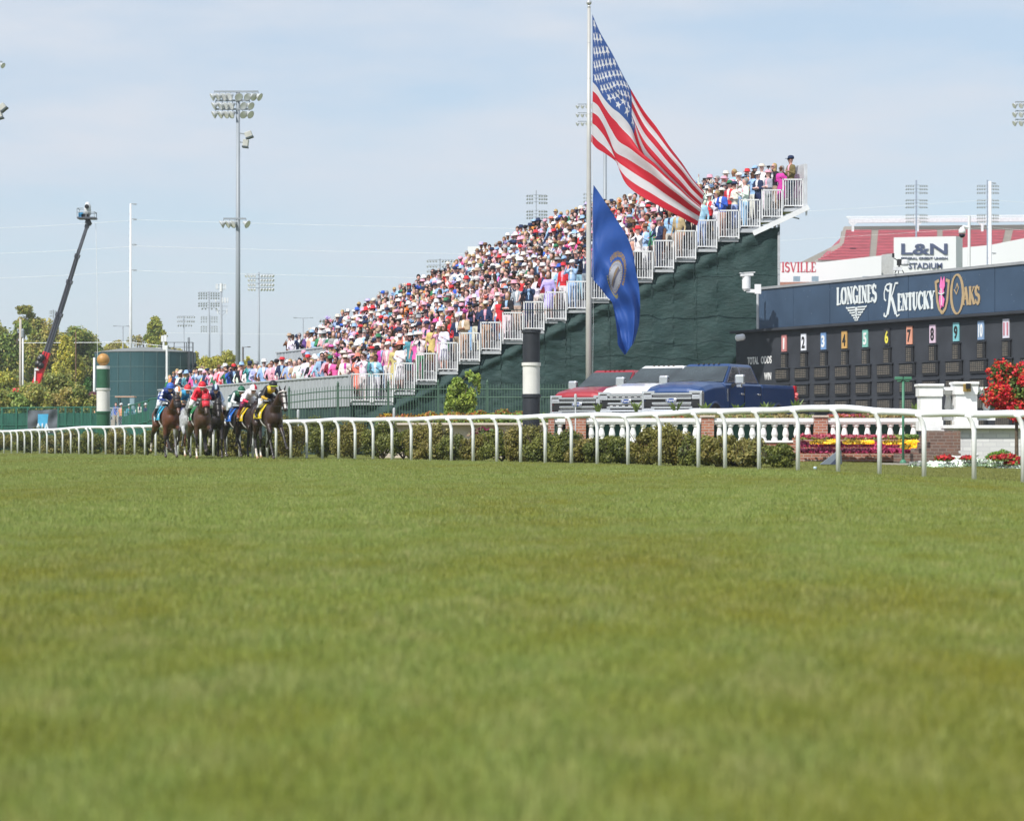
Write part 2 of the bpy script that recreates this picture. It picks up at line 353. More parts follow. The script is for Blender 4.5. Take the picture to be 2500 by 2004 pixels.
# ------------------------------------------------------------------ foliage
leafm = mat('leaf', rough=.5, var=.12, nscale=1.2, attr=True, spec=.35, thin=.3)
barkm = mat('bark', (.10, .075, .05), .9, var=.3, nscale=9, bump=.5, bscale=30)
def leaves(clumps, n, size, pal, seed=0, shell=.55, up=.3, aspect=1.6):
    """clumps: (cx,cy,cz, rx,ry,rz); returns V,F,cols"""
    g = np.random.default_rng(seed); C = np.array(clumps, float); vol = (C[:, 3] * C[:, 4] * C[:, 5]) ** .7; k = g.choice(len(C), n, p=vol / vol.sum())
    d = g.normal(size=(n, 3)); d /= np.linalg.norm(d, axis=1)[:, None]; r = (shell + (1 - shell) * g.random(n) ** .6) * (1 + .12 * g.normal(size=n))
    r = np.where(g.random(n) < .25, g.random(n), r)
    pos = C[k, :3] + d * r[:, None] * C[k, 3:]
    nr = d + g.normal(size=(n, 3)) * .8; nr[:, 2] += up; nr /= np.linalg.norm(nr, axis=1)[:, None]
    a = np.cross(nr, g.normal(size=(n, 3))); a /= np.linalg.norm(a, axis=1)[:, None] + 1e-9; b = np.cross(nr, a)
    s = (size * (.6 + .8 * g.random(n)))[:, None]; a = a * s * .5; b = b * s * .5 * aspect
    V = np.stack([pos - a * .6 - b, pos + a * .8 - b * .3, pos + a * .5 + b, pos - a + b * .4], 1).reshape(-1, 3)
    F = np.arange(n * 4).reshape(n, 4)
    pal = np.array(pal); ck = g.random(len(C)); t = (ck[k] * .55 + g.random(n) * .45); i = np.clip((t * len(pal)).astype(int), 0, len(pal) - 1)
    c = pal[i] * 3.0 * (.75 + .5 * g.random((n, 1)))
    return V, F, c
GREEN = [(.05, .075, .02), (.075, .105, .024), (.10, .13, .03), (.12, .14, .035)]
OLIVE = [(.08, .09, .024), (.05, .065, .014), (.085, .095, .02), (.12, .12, .028), (.15, .13, .035), (.095, .115, .02)]
YELLO = [(.11, .115, .022), (.17, .155, .03), (.16, .16, .022), (.20, .17, .025), (.13, .14, .03)]
AUTUM = [(.12, .10, .028), (.15, .12, .035), (.10, .095, .025), (.09, .09, .022)]
def clump_ball(cx, cy, cz, rx, ry, rz, k, fr=.42, seed=0):
    g = np.random.default_rng(seed); out = [(cx, cy, cz, rx * .62, ry * .62, rz * .62)]
    for _ in range(k):
        d = g.normal(size=3); d /= np.linalg.norm(d); d *= .55 + .32 * g.random(); f = fr * (.6 + .8 * g.random())
        out.append((cx + d[0] * rx, cy + d[1] * ry, cz + d[2] * rz, rx * f, ry * f, rz * f))
    return out
def tree(name, px, ybase, m, crowns, n, leaf, pal, label, cat='tree', group=None, seed=0, trunk=.2, limbs=5, ground=None, trunkm=None):
    """crowns in photo pixels: (x, y, rx, ry)"""
    if m < 50: m *= .8
    base = P(px, ybase, m); 
    if ground is None: base.z = float(ground_z(base.x, base.y))
    rt = empty(name, base, label=label, cat=cat, group=group); g = random.Random(seed); cl = []
    for i, (cx, cy, rx, ry) in enumerate(crowns):
        c = P(cx, cy, m) - base; cl += clump_ball(c.x, c.y + g.uniform(-.3, .3) * rx / m, c.z, rx / m, rx / m * .9, ry / m, 10, seed=seed * 31 + i)
    V, F, c = leaves(cl, int(n * 2.0), leaf * .74, pal, seed, shell=.45)
    np_mesh('crown', V, F, leafm, cols=c, parent=rt)
    mb = MB(); tops = [P(c_[0], c_[1], m) - base for c_ in crowns]
    ctr = sum(tops, Vector()) / len(tops); mb.tube([(0, 0, -.3), (ctr.x * .2, ctr.y * .2, ctr.z * .3), (ctr.x * .6, ctr.y * .5, ctr.z * .65), (ctr.x, ctr.y, ctr.z)], [trunk * 1.2, trunk, trunk * .7, trunk * .35], 8)
    for t in tops + [cl[g.randrange(len(cl))][:3] for _ in range(limbs)]:
        t = Vector(t); s = Vector((ctr.x * .3, ctr.y * .3, ctr.z * g.uniform(.3, .6))); mid = (s + t) / 2 + Vector((g.uniform(-.3, .3), g.uniform(-.3, .3), g.uniform(0, .4)))
        mb.tube([s, mid, t], [trunk * .55, trunk * .35, trunk * .1], 6)
    mb.build('trunk', trunkm or barkm, rt, smooth=True)
    return rt
GT = 'trees beyond the backstretch fence'
tree('oak_tree', 20, 1000, 32, [(10, 860, 60, 75), (-30, 900, 50, 70), (50, 800, 26, 24), (20, 930, 50, 50)], 9000, .26, OLIVE + GREEN, 'bushy green tree at the left edge behind the grey wooden utility pole', seed=1, group=GT)
tree('tall_tree', 100, 1000, 30, [(105, 850, 45, 60), (80, 790, 32, 26), (60, 756, 22, 10), (135, 870, 45, 50), (90, 900, 60, 50)], 10000, .24, OLIVE + AUTUM, 'tallest ragged olive tree directly left of the dark boom arm', seed=2, group=GT, limbs=9)
tree('ash_tree', 190, 1000, 29, [(180, 840, 50, 42), (215, 860, 36, 45), (165, 900, 60, 50), (210, 920, 45, 40)], 10000, .24, OLIVE + GREEN, 'rounded olive green tree on the right of the dark boom arm', seed=3, group=GT, limbs=8)
tree('willow_tree', 165, 1000, 34, [(165, 900, 34, 65), (160, 850, 20, 45)], 6000, .2, YELLO, 'upright yellow green tree standing before the larger trees beside the boom', seed=4, group=GT)
tree('dark_tree', 225, 1000, 27, [(228, 850, 22, 35), (222, 900, 24, 40)], 4500, .22, GREEN, 'dark green tree at the right end of the wood left of the striped pole', seed=5, group=GT)
tree('maple_tree', 30, 1000, 40, [(20, 960, 55, 45), (-10, 980, 45, 40)], 5000, .2, YELLO + OLIVE, 'low yellow green tree behind the fence at the left edge', seed=6, group=GT)
tree('rust_leaved_tree', 120, 1020, 48, [(115, 965, 60, 32), (150, 950, 45, 40), (70, 980, 35, 26), (180, 975, 30, 24)], 9000, .16, AUTUM + OLIVE, 'spreading olive brown tree at the foot of the red boom', seed=7, group=GT)
tree('purple_shrub', 215, 1020, 46, [(212, 978, 26, 18), (235, 975, 24, 22)], 2600, .13, [(.07, .03, .03), (.10, .045, .045), (.05, .02, .02)], 'dark purple leaved shrub left of the gold ball pole', cat='shrub', seed=8)
tree('plane_tree', 60, 1000, 28, [(50, 880, 50, 50), (75, 920, 50, 50), (40, 930, 50, 50), (120, 900, 50, 60)], 9000, .25, OLIVE + YELLO, 'broad olive tree filling the gap behind the grey utility pole', seed=17, group=GT)
tree('acacia_tree', 235, 1000, 28, [(232, 880, 20, 50), (238, 920, 20, 60), (205, 900, 40, 60)], 5000, .24, OLIVE + YELLO, 'olive yellow tree directly behind the gold ball pole', seed=18, group=GT)
tree('low_golden_tree', 280, 1000, 26, [(268, 872, 26, 22), (300, 872, 26, 18), (340, 874, 40, 16), (385, 868, 34, 26), (420, 872, 30, 18)], 8000, .22, YELLO + AUTUM, 'long golden crown just above the tank roof', seed=19, group=GT)
tree('small_evergreen', 214, 1010, 42, [(214, 940, 12, 20), (208, 955, 13, 14)], 1500, .13, [(.02, .05, .012), (.03, .07, .015)], 'small dark evergreen left of the gold ball pole', seed=9)
tree('poplar_tree', 380, 1000, 26, [(380, 800, 20, 24), (378, 818, 24, 26), (372, 838, 24, 26), (395, 850, 20, 20)], 4200, .24, GREEN + YELLO, 'upright green tree rising behind the dark green tank', seed=10, group=GT)
tree('locust_tree', 290, 1000, 25, [(282, 848, 24, 24), (272, 875, 20, 18), (300, 872, 24, 20)], 3600, .24, YELLO + AUTUM, 'yellowish tree left of the white steel pole above the tank', seed=11, group=GT)
tree('golden_tree', 340, 1000, 24, [(335, 868, 36, 16), (315, 860, 20, 14), (430, 862, 24, 16)], 3600, .24, YELLO + AUTUM, 'golden yellow tree between the white steel pole and the tank rail', seed=12, group=GT)
tree('bare_tree', 345, 1000, 24, [(335, 830, 22, 16)], 260, .2, AUTUM, 'thin nearly bare tree right of the white steel pole', seed=13, group=GT, trunk=.12, limbs=14)
tree('linden_tree', 515, 1000, 34, [(505, 905, 26, 30), (530, 900, 30, 32), (560, 890, 26, 28), (490, 920, 20, 20)], 6500, .17, YELLO, 'bright yellow green tree behind the left foot of the tall light pole', seed=14, group=GT)
tree('hazel_tree', 610, 1000, 36, [(605, 890, 14, 22), (612, 905, 20, 20)], 2400, .16, YELLO, 'small yellow green tree right of the foot of the tall light pole', seed=15, group=GT)
tree('birch_tree', 485, 1000, 32, [(480, 890, 14, 26), (488, 915, 16, 20)], 2200, .17, YELLO + GREEN, 'narrow green tree beside the pipe of the tank', seed=16, group=GT)

for i, (x, y, rx, ry, pal, lab) in enumerate(((-5, 985, 45, 30, OLIVE, 'at the left edge behind the fence'), (55, 990, 40, 26, GREEN, 'behind the fence left of the banner'), (95, 985, 40, 30, OLIVE, 'behind the fence above the banner'), (150, 990, 46, 26, AUTUM, 'behind the fence right of the banner'), (195, 985, 34, 30, OLIVE, 'behind the fence between banner and striped pole'))):
    tree('bush', x, 1030, 49, [(x, y - 8, rx, ry + 6), (x + 14, y + 14, rx, ry)], 3200, .15, pal, 'olive bush ' + lab, cat='bush', seed=80 + i, group='bushes behind the left fence')
# hedge shrubs behind the rail
def shrub(name, px, ybase, m, wpx, hpx, n, leaf, pal, label, seed, group=None):
    base = P(px, ybase, m); base.z = float(ground_z(base.x, base.y)) if ybase > 1095 else base.z
    rt = empty(name, base, label=label, cat='shrub', group=group); rx = wpx / 2 / m; h = hpx / m
    cl = clump_ball(0, 0, h * .45, rx * .95, min(rx, .8) * .9, h * .55, 16, seed=seed, fr=.36)
    cl = [(a, b, max(c, .12), d, e, min(f, max(c, .12))) for a, b, c, d, e, f in cl]
    V, F, c = leaves(cl, int(n * 1.9), leaf * .66, pal, seed, shell=.5)
    V[:, 2] = np.abs(V[:, 2]); np_mesh('foliage', V, F, leafm, cols=c, parent=rt)
    mb = MB(); g = random.Random(seed)
    for _ in range(9):
        a = g.uniform(0, 6.28); t = (math.cos(a) * rx * .8, math.sin(a) * min(rx, .8) * .8, h * g.uniform(.5, .95)); mb.tube([(0, 0, 0), (t[0] * .5, t[1] * .5, t[2] * .4), t], [.02, .014, .006], 5)
    mb.build('stem', barkm, rt); return rt
HOL = [(.045, .042, .010), (.062, .060, .013), (.08, .073, .017), (.095, .078, .023), (.07, .063, .014)]
HGR = [(.028, .036, .008), (.045, .052, .011), (.062, .068, .014), (.078, .080, .017)]
HDR = [(.04, .045, .012), (.08, .075, .022), (.11, .095, .03), (.06, .065, .016)]
GH = 'clipped shrubs in the hedge behind the white rail'
hl = [(-10, 120, 92, HOL), (75, 110, 80, HGR), (150, 110, 84, HDR), (215, 90, 82, HGR), (285, 110, 96, HOL), (360, 110, 90, HGR), (430, 110, 92, HOL), (505, 110, 90, HGR), (580, 110, 92, HOL), (650, 110, 94, HGR)]
words = ['at the left edge', 'left of the blue banner post', 'right of the blue banner', 'left of the striped pole', 'under the gold ball pole', 'left of the leftmost racehorse', 'behind the leftmost racehorse', 'behind the middle racehorses', 'between the two bunches of racehorses', 'behind the leading dark racehorse']
for i, (px, wd, hp, pal) in enumerate(hl):
    b, t, m = rail_at(px); mm = m * .955; hh = 55 + 12 * (px / 700)
    shrub('hedge_shrub', px, EYE * mm + HOR, mm, wd * 1.05, hh * 1.03, 3400, .075, pal, 'dense olive hedge shrub behind the rail ' + words[i], 100 + i, GH)
hr = [(715, 110, 106, HOL), (790, 110, 104, HGR), (860, 110, 106, HOL), (935, 95, 100, HGR), (985, 80, 88, HGR), (1040, 110, 84, HOL), (1075, 60, 100, HDR), (1110, 80, 68, HGR), (1160, 90, 66, HOL), (1225, 110, 84, HGR), (1275, 100, 104, HOL), (1330, 110, 92, HGR), (1385, 90, 86, HGR), (1430, 100, 70, HOL), (1475, 100, 74, HGR), (1530, 90, 72, HGR), (1590, 120, 92, HOL), (1645, 120, 102, HOL), (1700, 90, 90, HGR), (1750, 90, 86, HOL), (1800, 110, 82, HOL), (1848, 90, 74, HDR), (1895, 90, 66, HGR)]
hw = ['right of the leading racehorse', 'below the first green fence post', 'below the white guard rails', 'beside the slim grey microphone post', 'left of the stone planter wall', 'in front of the stone planter wall', 'twiggy, before the planter', 'short and dark before the stone planter', 'below the small weeping tree', 'right of the weeping tree', 'left of the black and white pole', 'under the black and white pole', 'before the first red brick pier', 'under the red pickup truck', 'before the second brick pier', 'below the white pickup truck', 'left of the blue pickup truck', 'tallest of the hedge, below the blue pickup grille', 'below the blue pickup front wheel', 'left of the third brick pier', 'right of the third brick pier', 'brownish, second from the right end of the hedge', 'at the right end of the hedge by the flower terraces']
for i, (px, wd, hp, pal) in enumerate(hr):
    b, t, m = rail_at(px); mm = m * .94
    z = float(ground_z((px - 1250) / mm, FPX / mm)); yb = HOR + (EYE - z) * mm
    shrub('hedge_shrub', px, yb, mm, wd * 1.08, hp * .98 + (yb - b), 3600, .062, pal, 'olive hedge shrub, ' + hw[i], 140 + i, GH)
# ================================================================== GRANDSTAND
SM = 64.0; SY = FPX / SM
RD = Vector((-.3657, 1, 0)).normalized()          # along the rows, away from the camera
steel = mat('galvanised_steel', (.42, .44, .46), .45, metal=.0, var=.14, nscale=2.5, bump=.1)
alu = mat('bare_aluminium', (.62, .63, .65), .4, metal=.35, var=.12, nscale=4)
fabm = mat('green_screen_fabric', (.017, .046, .043), .75, var=.16, nscale=1.4, bump=.6, bscale=5, stretch=(1, 1, 2.2))
wallm = mat('grey_wall_panel', (.36, .38, .40), .5, var=.12, nscale=1.5, stretch=(3, 3, .4))
def sx(px): return (px - 1250) / SM
def sz(py): return EYE + (HOR - py) / SM
STEP = 52.7; RISE = 24.9
def row_x(i): return sx(853) if i < 0 else sx(960 + STEP * i)
def row_z(i): return sz(981 - RISE * (i + 1))
stand = empty('grandstand', (sx(853), SY, 0), label='tall temporary steel grandstand with stepped rows, white guard rails and dark green screen', cat='grandstand')
so_ = Vector(stand.location)
LEN = 26.0
def SP(x, s, z): return Vector((x, SY, z)) + RD * s - so_
mb = MB()
for i in range(-1, 19):
    x0, x1 = row_x(i), row_x(i + 1); z = row_z(i); s1 = LEN if i >= 0 else 33.0
    s0 = 0
    mb.hexa([SP(x0, s0, z - .12), SP(x1, s0, z - .12), SP(x1, s1, z - .12), SP(x0, s1, z - .12), SP(x0, s0, z), SP(x1, s0, z), SP(x1, s1, z), SP(x0, s1, z)])
    mb.hexa([SP(x1 - .03, 0, z + .001), SP(x1, 0, z + .001), SP(x1, s1, z + .001), SP(x1 - .03, s1, z + .001), SP(x1 - .03, 0, z + .26), SP(x1, 0, z + .26), SP(x1, s1, z + .26), SP(x1 - .03, s1, z + .26)])
mb.build('seating_deck', steel, stand)
mb = MB()
for i in range(0, 19):
    x = row_x(i + 1) - .3; z = row_z(i) + .42
    mb.hexa([SP(x, .6, z - .04), SP(x + .26, .6, z - .04), SP(x + .26, LEN, z - .04), SP(x, LEN, z - .04), SP(x, .6, z), SP(x + .26, .6, z), SP(x + .26, LEN, z), SP(x, LEN, z)])
mb.build('bench_seats', alu, stand)
# guard panels along the near end: frame and seven upright bars each
railw = mat('white_painted_rail', (.70, .71, .72), .4, var=.08, nscale=5)
def guard_panel(x0, x1, z, s=-.04, nb=7):
    q = MB(); a = lambda x, zz: SP(x, s, zz)
    g = .035
    q.bar(a(x0 + g, z + 1.06), a(x1 - g, z + 1.06), .05); q.bar(a(x0 + g, z + .06), a(x1 - g, z + .06), .04)
    for x in (x0 + g, x1 - g): q.bar(a(x, z - .02), a(x, z + 1.085), .05)
    for k in range(nb):
        x = x0 + g + (x1 - x0 - 2 * g) * (k + 1) / (nb + 1); q.bar(a(x, z + .08), a(x, z + 1.04), .026)
    q.build('guard_panel', railw, stand)
xa = row_x(-1); guard_panel(xa, xa + .83, row_z(-1)); guard_panel(xa + .84, xa + 1.67, row_z(-1))
for i in range(0, 19):
    guard_panel(row_x(i), row_x(i + 1), row_z(i) + (.0 if i % 2 else .02), s=-.04 - .05 * (i % 2))
# aisle hand rails set back from the near end
for i in (2, 4, 6, 9, 14):
    guard_panel(row_x(i) + .1, row_x(i) + .72, row_z(i), s=2.2, nb=2)
# back wall of the top row
mb = MB(); x1 = row_x(19); zt = row_z(18)
mb.hexa([SP(x1, -.05, zt - .1), SP(x1 + .05, -.05, zt - .1), SP(x1 + .05, LEN, zt - .1), SP(x1, LEN, zt - .1), SP(x1, -.05, zt + 1.62), SP(x1 + .05, -.05, zt + 1.62), SP(x1 + .05, LEN, zt + 1.62), SP(x1, LEN, zt + 1.62)])
mb.build('back_wall', alu, stand)
mb = MB(); mb.bar(SP(x1 + .08, -.08, zt - .3), SP(x1 + .08, -.08, zt + 1.66), .07); mb.bar(SP(x1 + .08, -.08, zt + 1.66), SP(x1 + .08, LEN, zt + 1.66), .05); mb.build('back_post', alu, stand)
# front walls
def corr_wall(name, x, s0, s1, z0, z1, cap=True):
    q = MB(); n = int((s1 - s0) / .3)
    for k in range(n):
        a = s0 + (s1 - s0) * k / n; b = a + (s1 - s0) / n - .012; off = -.015 if k % 2 else 0
        q.hexa([SP(x + off, a, z0), SP(x + .05, a, z0), SP(x + .05, b, z0), SP(x + off, b, z0), SP(x + off, a, z1), SP(x + .05, a, z1), SP(x + .05, b, z1), SP(x + off, b, z1)])
    q.build(name, wallm, stand)
    c = MB(); c.hexa([SP(x - .06, s0, z1), SP(x + .09, s0, z1), SP(x + .09, s1, z1), SP(x - .06, s1, z1), SP(x - .06, s0, z1 + .06), SP(x + .09, s0, z1 + .06), SP(x + .09, s1, z1 + .06), SP(x - .06, s1, z1 + .06)])
    c.build(name + '_cap', steel, stand)
corr_wall('front_wall', row_x(-1) - .06, -.1, 33.0, sz(992), sz(918))
corr_wall('upper_wall', row_x(3) - .1, 14.5, LEN + .2, 2.5, 4.68)
mb = MB(); mb.hexa([SP(row_x(0), 25.7, 1), SP(row_x(19), 25.7, 1), SP(row_x(19), 25.9, 1), SP(row_x(0), 25.9, 1), SP(row_x(0), 25.7, 2), SP(row_x(19), 25.7, 8.6), SP(row_x(19), 25.9, 8.6), SP(row_x(0), 25.9, 2)])
mb.build('far_end_frame', steel, stand)
# wrinkled fabric on the near end
def fab_top(px):
    if px < 960: return 982.5
    if px > 1795: return 567 - (px - 1795) * .11
    return 983 - RISE * (int((px - 960) / STEP) + 1)
def noise2(x, y, seed, k=9, sc=1.0):
    g = np.random.default_rng(seed); v = 0
    for _ in range(k):
        a = g.normal(size=2) * sc; v += math.sin(x * a[0] + y * a[1] + g.random() * 6.28)
    return v / math.sqrt(k)
V = []; F = []; cols_ = list(np.arange(853, 1904, 2.6)); nr = 46
for ci, px in enumerate(cols_):
    top = sz(fab_top(px)); 
    for r in range(nr):
        t = r / (nr - 1); z = top + (0.05 - top) * t; x = sx(px)
        sag = math.exp(-(top - z) * 1.6)
        ph = (px - 960) / STEP % 1
        dy = .05 * noise2(x, z, 3, sc=1.5) + .055 * noise2(x + .8 * z, z * .6, 4, sc=3.2) * (.4 + .6 * sag) + .05 * math.sin(ph * 6.28 + 3 * (top - z)) * sag
        dy += .018 * noise2(x + z * 1.6, z * 2.4, 5, sc=6.0) + .010 * noise2(x * .6, z * 3, 6, sc=11.0)
        d1 = (z - (1.0 + (x + 6.2) * .47)); dy -= .16 * math.exp(-(d1 / .16) ** 2)
        d2 = z - 4.25 + .02 * math.sin(x * 2); dy -= .05 * math.exp(-(d2 / .05) ** 2)
        if px > 1700: dd = (z - (1.2 + (x - 6.8) * 1.35)); dy += .25 * sstep((-dd) / .3 + .5)
        V.append((x - so_.x, .12 + dy, z))
for c in range(len(cols_) - 1):
    for r in range(nr - 1):
        a = c * nr + r; F.append((a, a + 1, a + nr + 1, a + nr))
fo = np_mesh('screen_fabric', V, F, fabm, smooth=True, parent=stand)
mb = MB()
for x0_, x1_, y_ in ((1230, 1900, 757), (1500, 1903, 822), (1340, 1900, 857), (1480, 1903, 657)): 
    for k in range(12):
        a = x0_ + (x1_ - x0_) * k / 12; b = a + (x1_ - x0_) / 12; mb.bar(Vector((sx(a) - so_.x, -.10 + .02 * math.sin(a), sz(y_ + math.sin(a * .02)))), Vector((sx(b) - so_.x, -.10 + .02 * math.sin(b), sz(y_ + math.sin(b * .02)))), .012, .030 if y_ == 757 else .012)
for x_ in (1385, 1485, 1693): mb.bar(Vector((sx(x_) - so_.x, -.06, sz(fab_top(x_) + 8))), Vector((sx(x_) - so_.x, -.06, .1)), .010, .012)
mb.build('fabric_seam', mat('seam_dark', (.013, .038, .035), .7), stand)
mb = MB()
for k in range(34):
    a = -.08 + k; b = min(a + 1, 33); off = .03 * (k % 2)
    mb.hexa([SP(row_x(-1) - .02 + off, a, 0), SP(row_x(-1) + .05, a, 0), SP(row_x(-1) + .05, b, 0), SP(row_x(-1) - .02 + off, b, 0), SP(row_x(-1) - .02 + off, a, sz(993)), SP(row_x(-1) + .05, a, sz(993)), SP(row_x(-1) + .05, b, sz(993)), SP(row_x(-1) - .02 + off, b, sz(993))])
mb.build('lower_screen', fabm, stand)
# raking beam and brackets under the top rows
whp = mat('white_steel', (.72, .73, .74), .4, var=.06)
mb = MB(); mb.bar(SP(sx(1834), -.16, sz(571)), SP(sx(1970), -.16, sz(507)), .10, .19); mb.bar(SP(sx(1900), .3, sz(560)), SP(sx(1900), .3, sz(536)), .1)
mb.build('raking_beam', whp, stand)
mb = MB()
for (a, b, y0, y1) in ((1799, 1846, 561, 566), (1850, 1897, 535, 541), (1900, 1960, 510, 515)):
    mb.bar(SP(sx(a), 0.02, sz(y1)), SP(sx(b), 0.02, sz(y1)), .12, .07)
    mb.bar(SP(sx(a), .3, sz(y1 + 3)), SP(sx(b), .3, sz(y1 + 18)), .05); mb.bar(SP(sx(b), .3, sz(y1)), SP(sx(a), .3, sz(y1 + 20)), .05)
mb.build('stair_bracket', steel, stand)
mb = MB(); mb.bar(SP(sx(1904), .1, 0), SP(sx(1904), .1, sz(540)), .09)
for xx in (1000, 1250, 1500, 1750):
    for s in (1.5, 14, 26): mb.bar(SP(sx(xx), s, 0), SP(sx(xx), s, row_z((xx - 960) / STEP) - .2), .12)
mb.build('support_post', steel, stand)

# ================================================================== PEOPLE
SKIN, TOP, BOT, SHOE, SHIRT, SLEEVE = range(6)
def person_parts(arms='down', dress=False, sit=0):
    p = [('e', (0, 0, .93), (.115, .165, .13)), ('e', (0, 0, 1.16), (.105 if dress else .12, .15 if dress else .165, .24)), ('e', (0, 0, 1.34), (.12, .185 if not dress else .165, .16)),
         ('c', (0, -.15, 1.42), (0, .15, 1.42), .062, .062), ('c', (0, 0, 1.42), (.015, 0, 1.56), .055, .05),
         ('e', (.02, 0, 1.645), (.098, .076, .125)), ('e', (.105, 0, 1.635), (.03, .018, .03)), ('e', (.05, 0, 1.565), (.05, .05, .045)),
         ('e', (.0, .08, 1.64), (.02, .015, .035)), ('e', (.0, -.08, 1.64), (.02, .015, .035))]
    for s in (-1, 1):
        p += [('c', (0, s * .09, .9), (.015, s * .1, .49), .092, .062), ('c', (.015, s * .1, .49), (-.01, s * .105, .09), .06, .04), ('c', (-.03, s * .105, .045), (.15, s * .12, .04), .042, .036)]
    if dress: p += [('c', (0, 0, 1.02), (0, 0, .55), .13, .20)]
    A = {'down': ((-.03, .25, 1.13), (.06, .26, .88)), 'lean': ((.10, .25, 1.16), (.34, .17, 1.08)), 'photo': ((.2, .23, 1.28), (.25, .07, 1.56)),
         'cross': ((.03, .25, 1.14), (.19, -.04, 1.17)), 'up': ((.06, .3, 1.62), (.1, .24, 1.88)), 'hold': ((.02, .25, 1.15), (.26, .12, 1.25)), 'hip': ((-.06, .33, 1.2), (.04, .17, 1.02))}
    for s, nm in ((-1, arms[0] if isinstance(arms, tuple) else arms), (1, arms[1] if isinstance(arms, tuple) else arms)):
        e, wv = A[nm]; e = (e[0], e[1] * s, e[2]); wv = (wv[0], wv[1] * s, wv[2]); d = (Vector(wv) - Vector(e)).normalized(); h = Vector(wv) + d * .07
        p += [('c', (0, s * .17, 1.42), e, .058, .045), ('c', e, wv, .043, .032), ('c', wv, tuple(h), .034, .03)]
    return p
def person_zones(me, arms, dress):
    c = centers(me); z = np.full(len(c), TOP)
    z[c[:, 2] < .94] = BOT; z[c[:, 2] < .085] = SHOE
    if dress: z[(c[:, 2] < .94) & (c[:, 2] > .42)] = TOP; z[(c[:, 2] <= .42) & (c[:, 2] >= .085)] = SKIN
    r = np.hypot(c[:, 0] - .015, c[:, 1]); z[(c[:, 2] > 1.5) & (r < .14)] = SKIN
    far = (np.abs(c[:, 1]) > .19) | (c[:, 0] > .15); arm = far & (c[:, 2] > .6)
    z[arm] = SLEEVE
    A = {'down': (.07, .26, .83), 'lean': (.38, .15, 1.07), 'photo': (.26, .05, 1.6), 'cross': (.19, -.06, 1.17), 'up': (.1, .22, 1.93), 'hold': (.3, .1, 1.26), 'hip': (.05, .13, 1.0)}
    for s, nm in ((-1, arms[0] if isinstance(arms, tuple) else arms), (1, arms[1] if isinstance(arms, tuple) else arms)):
        h = A[nm]; d = np.sqrt((c[:, 0] - h[0]) ** 2 + (c[:, 1] - s * h[1]) ** 2 + (c[:, 2] - h[2]) ** 2); z[d < .085] = SKIN
    z[(c[:, 0] > .06) & (np.abs(c[:, 1]) < .055 * np.clip((c[:, 2] - 1.1) / .3, 0, 1.2)) & (c[:, 2] > 1.08) & (c[:, 2] < 1.5) & (z == TOP)] = SHIRT
    return z
TPL = []
for arms, dress in (('down', False), ('lean', False), ('photo', False), ('cross', False), (('up', 'down'), False), ('hold', False), (('photo', 'hip'), False), (('down', 'hold'), False),
                    ('down', True), ('hold', True), ('photo', True), (('lean', 'down'), True)):
    me = blob_mesh(person_parts(arms, dress), .032, 5); TPL.append((me, person_zones(me, arms, dress), dress))
def mesh_arrays(me):
    v = np.empty(len(me.vertices) * 3, dtype=np.float32); me.vertices.foreach_get('co', v)
    return v.reshape(-1, 3), [tuple(p.vertices) for p in me.polygons]
TPA = []
for arms, dress in (('down', False), ('lean', False), ('photo', False), ('hold', False), ('hold', True), ('photo', True)):
    me = blob_mesh(person_parts(arms, dress), .048, 4, .4); TPA.append((*mesh_arrays(me), person_zones(me, arms, dress), dress)); print('stuff person', len(me.polygons))
print('person faces', len(TPL[0][0].polygons))
def quads(mb):
    """mesh builder content as quads (triangulated n-gons avoided for arrays)"""
    V = np.array(mb.v, dtype=np.float32); Q = []
    for f in mb.f:
        if len(f) == 4: Q.append(f)
        elif len(f) == 3: Q.append((f[0], f[1], f[2], f[2]))
        else:
            for i in range(1, len(f) - 2, 2): Q.append((f[0], f[i], f[i + 1], f[i + 2]))
    return V, Q
def hat_fedora(br=.155, h=.11):
    mb = MB(); mb.lathe([(.09, 0), (br * .93, .008), (br * .93, .02), (.1, .018), (.095, .02 + h * .75), (.07, .02 + h), (.03, .015 + h)], (.005, 0, 1.70), 16, sx=1.12); return mb
def hat_wide():
    mb = MB(); n = 18; b = []
    mb.lathe([(.09, 0), (.205, -.03), (.212, -.02), (.105, .02), (.1, .09), (.06, .13), (.02, .135)], (0, 0, 1.70), n, Matrix.Rotation(.12, 3, 'X'), sx=1.05)
    return mb
def hat_cap():
    mb = MB(); mb.lathe([(.1, -.02), (.104, .03), (.09, .075), (.05, .1), (.01, .105)], (-.0, 0, 1.70), 14, sx=1.1)
    mb.hexa([(.08, -.07, 1.69), (.2, -.055, 1.675), (.2, .055, 1.675), (.08, .07, 1.69), (.08, -.07, 1.705), (.2, -.055, 1.69), (.2, .055, 1.69), (.08, .07, 1.705)]); return mb
def hat_feather(seed=0):
    g = random.Random(seed); mb = MB(); c = Vector((.02, .05, 1.76)); mb.lathe([(.02, -.02), (.1, 0), (.1, .012), (.02, .03)], c, 12, Matrix.Rotation(.4, 3, 'X'))
    for _ in range(16):
        d = Vector((g.uniform(-.8, .8), g.uniform(-.4, 1), g.uniform(.2, 1))).normalized(); s = d.cross(Vector((g.uniform(-1, 1), g.uniform(-1, 1), .3))).normalized() * .022; e = c + d * g.uniform(.1, .2)
        m = (c + e) / 2 + Vector((0, 0, .02)); t = s.cross(d) * .35
        mb.hexa([c - s * .2 - t, c + s * .2 - t, m + s - t, m - s - t, c - s * .2 + t, c + s * .2 + t, e + s * .4 + t, e - s * .4 + t])
    return mb
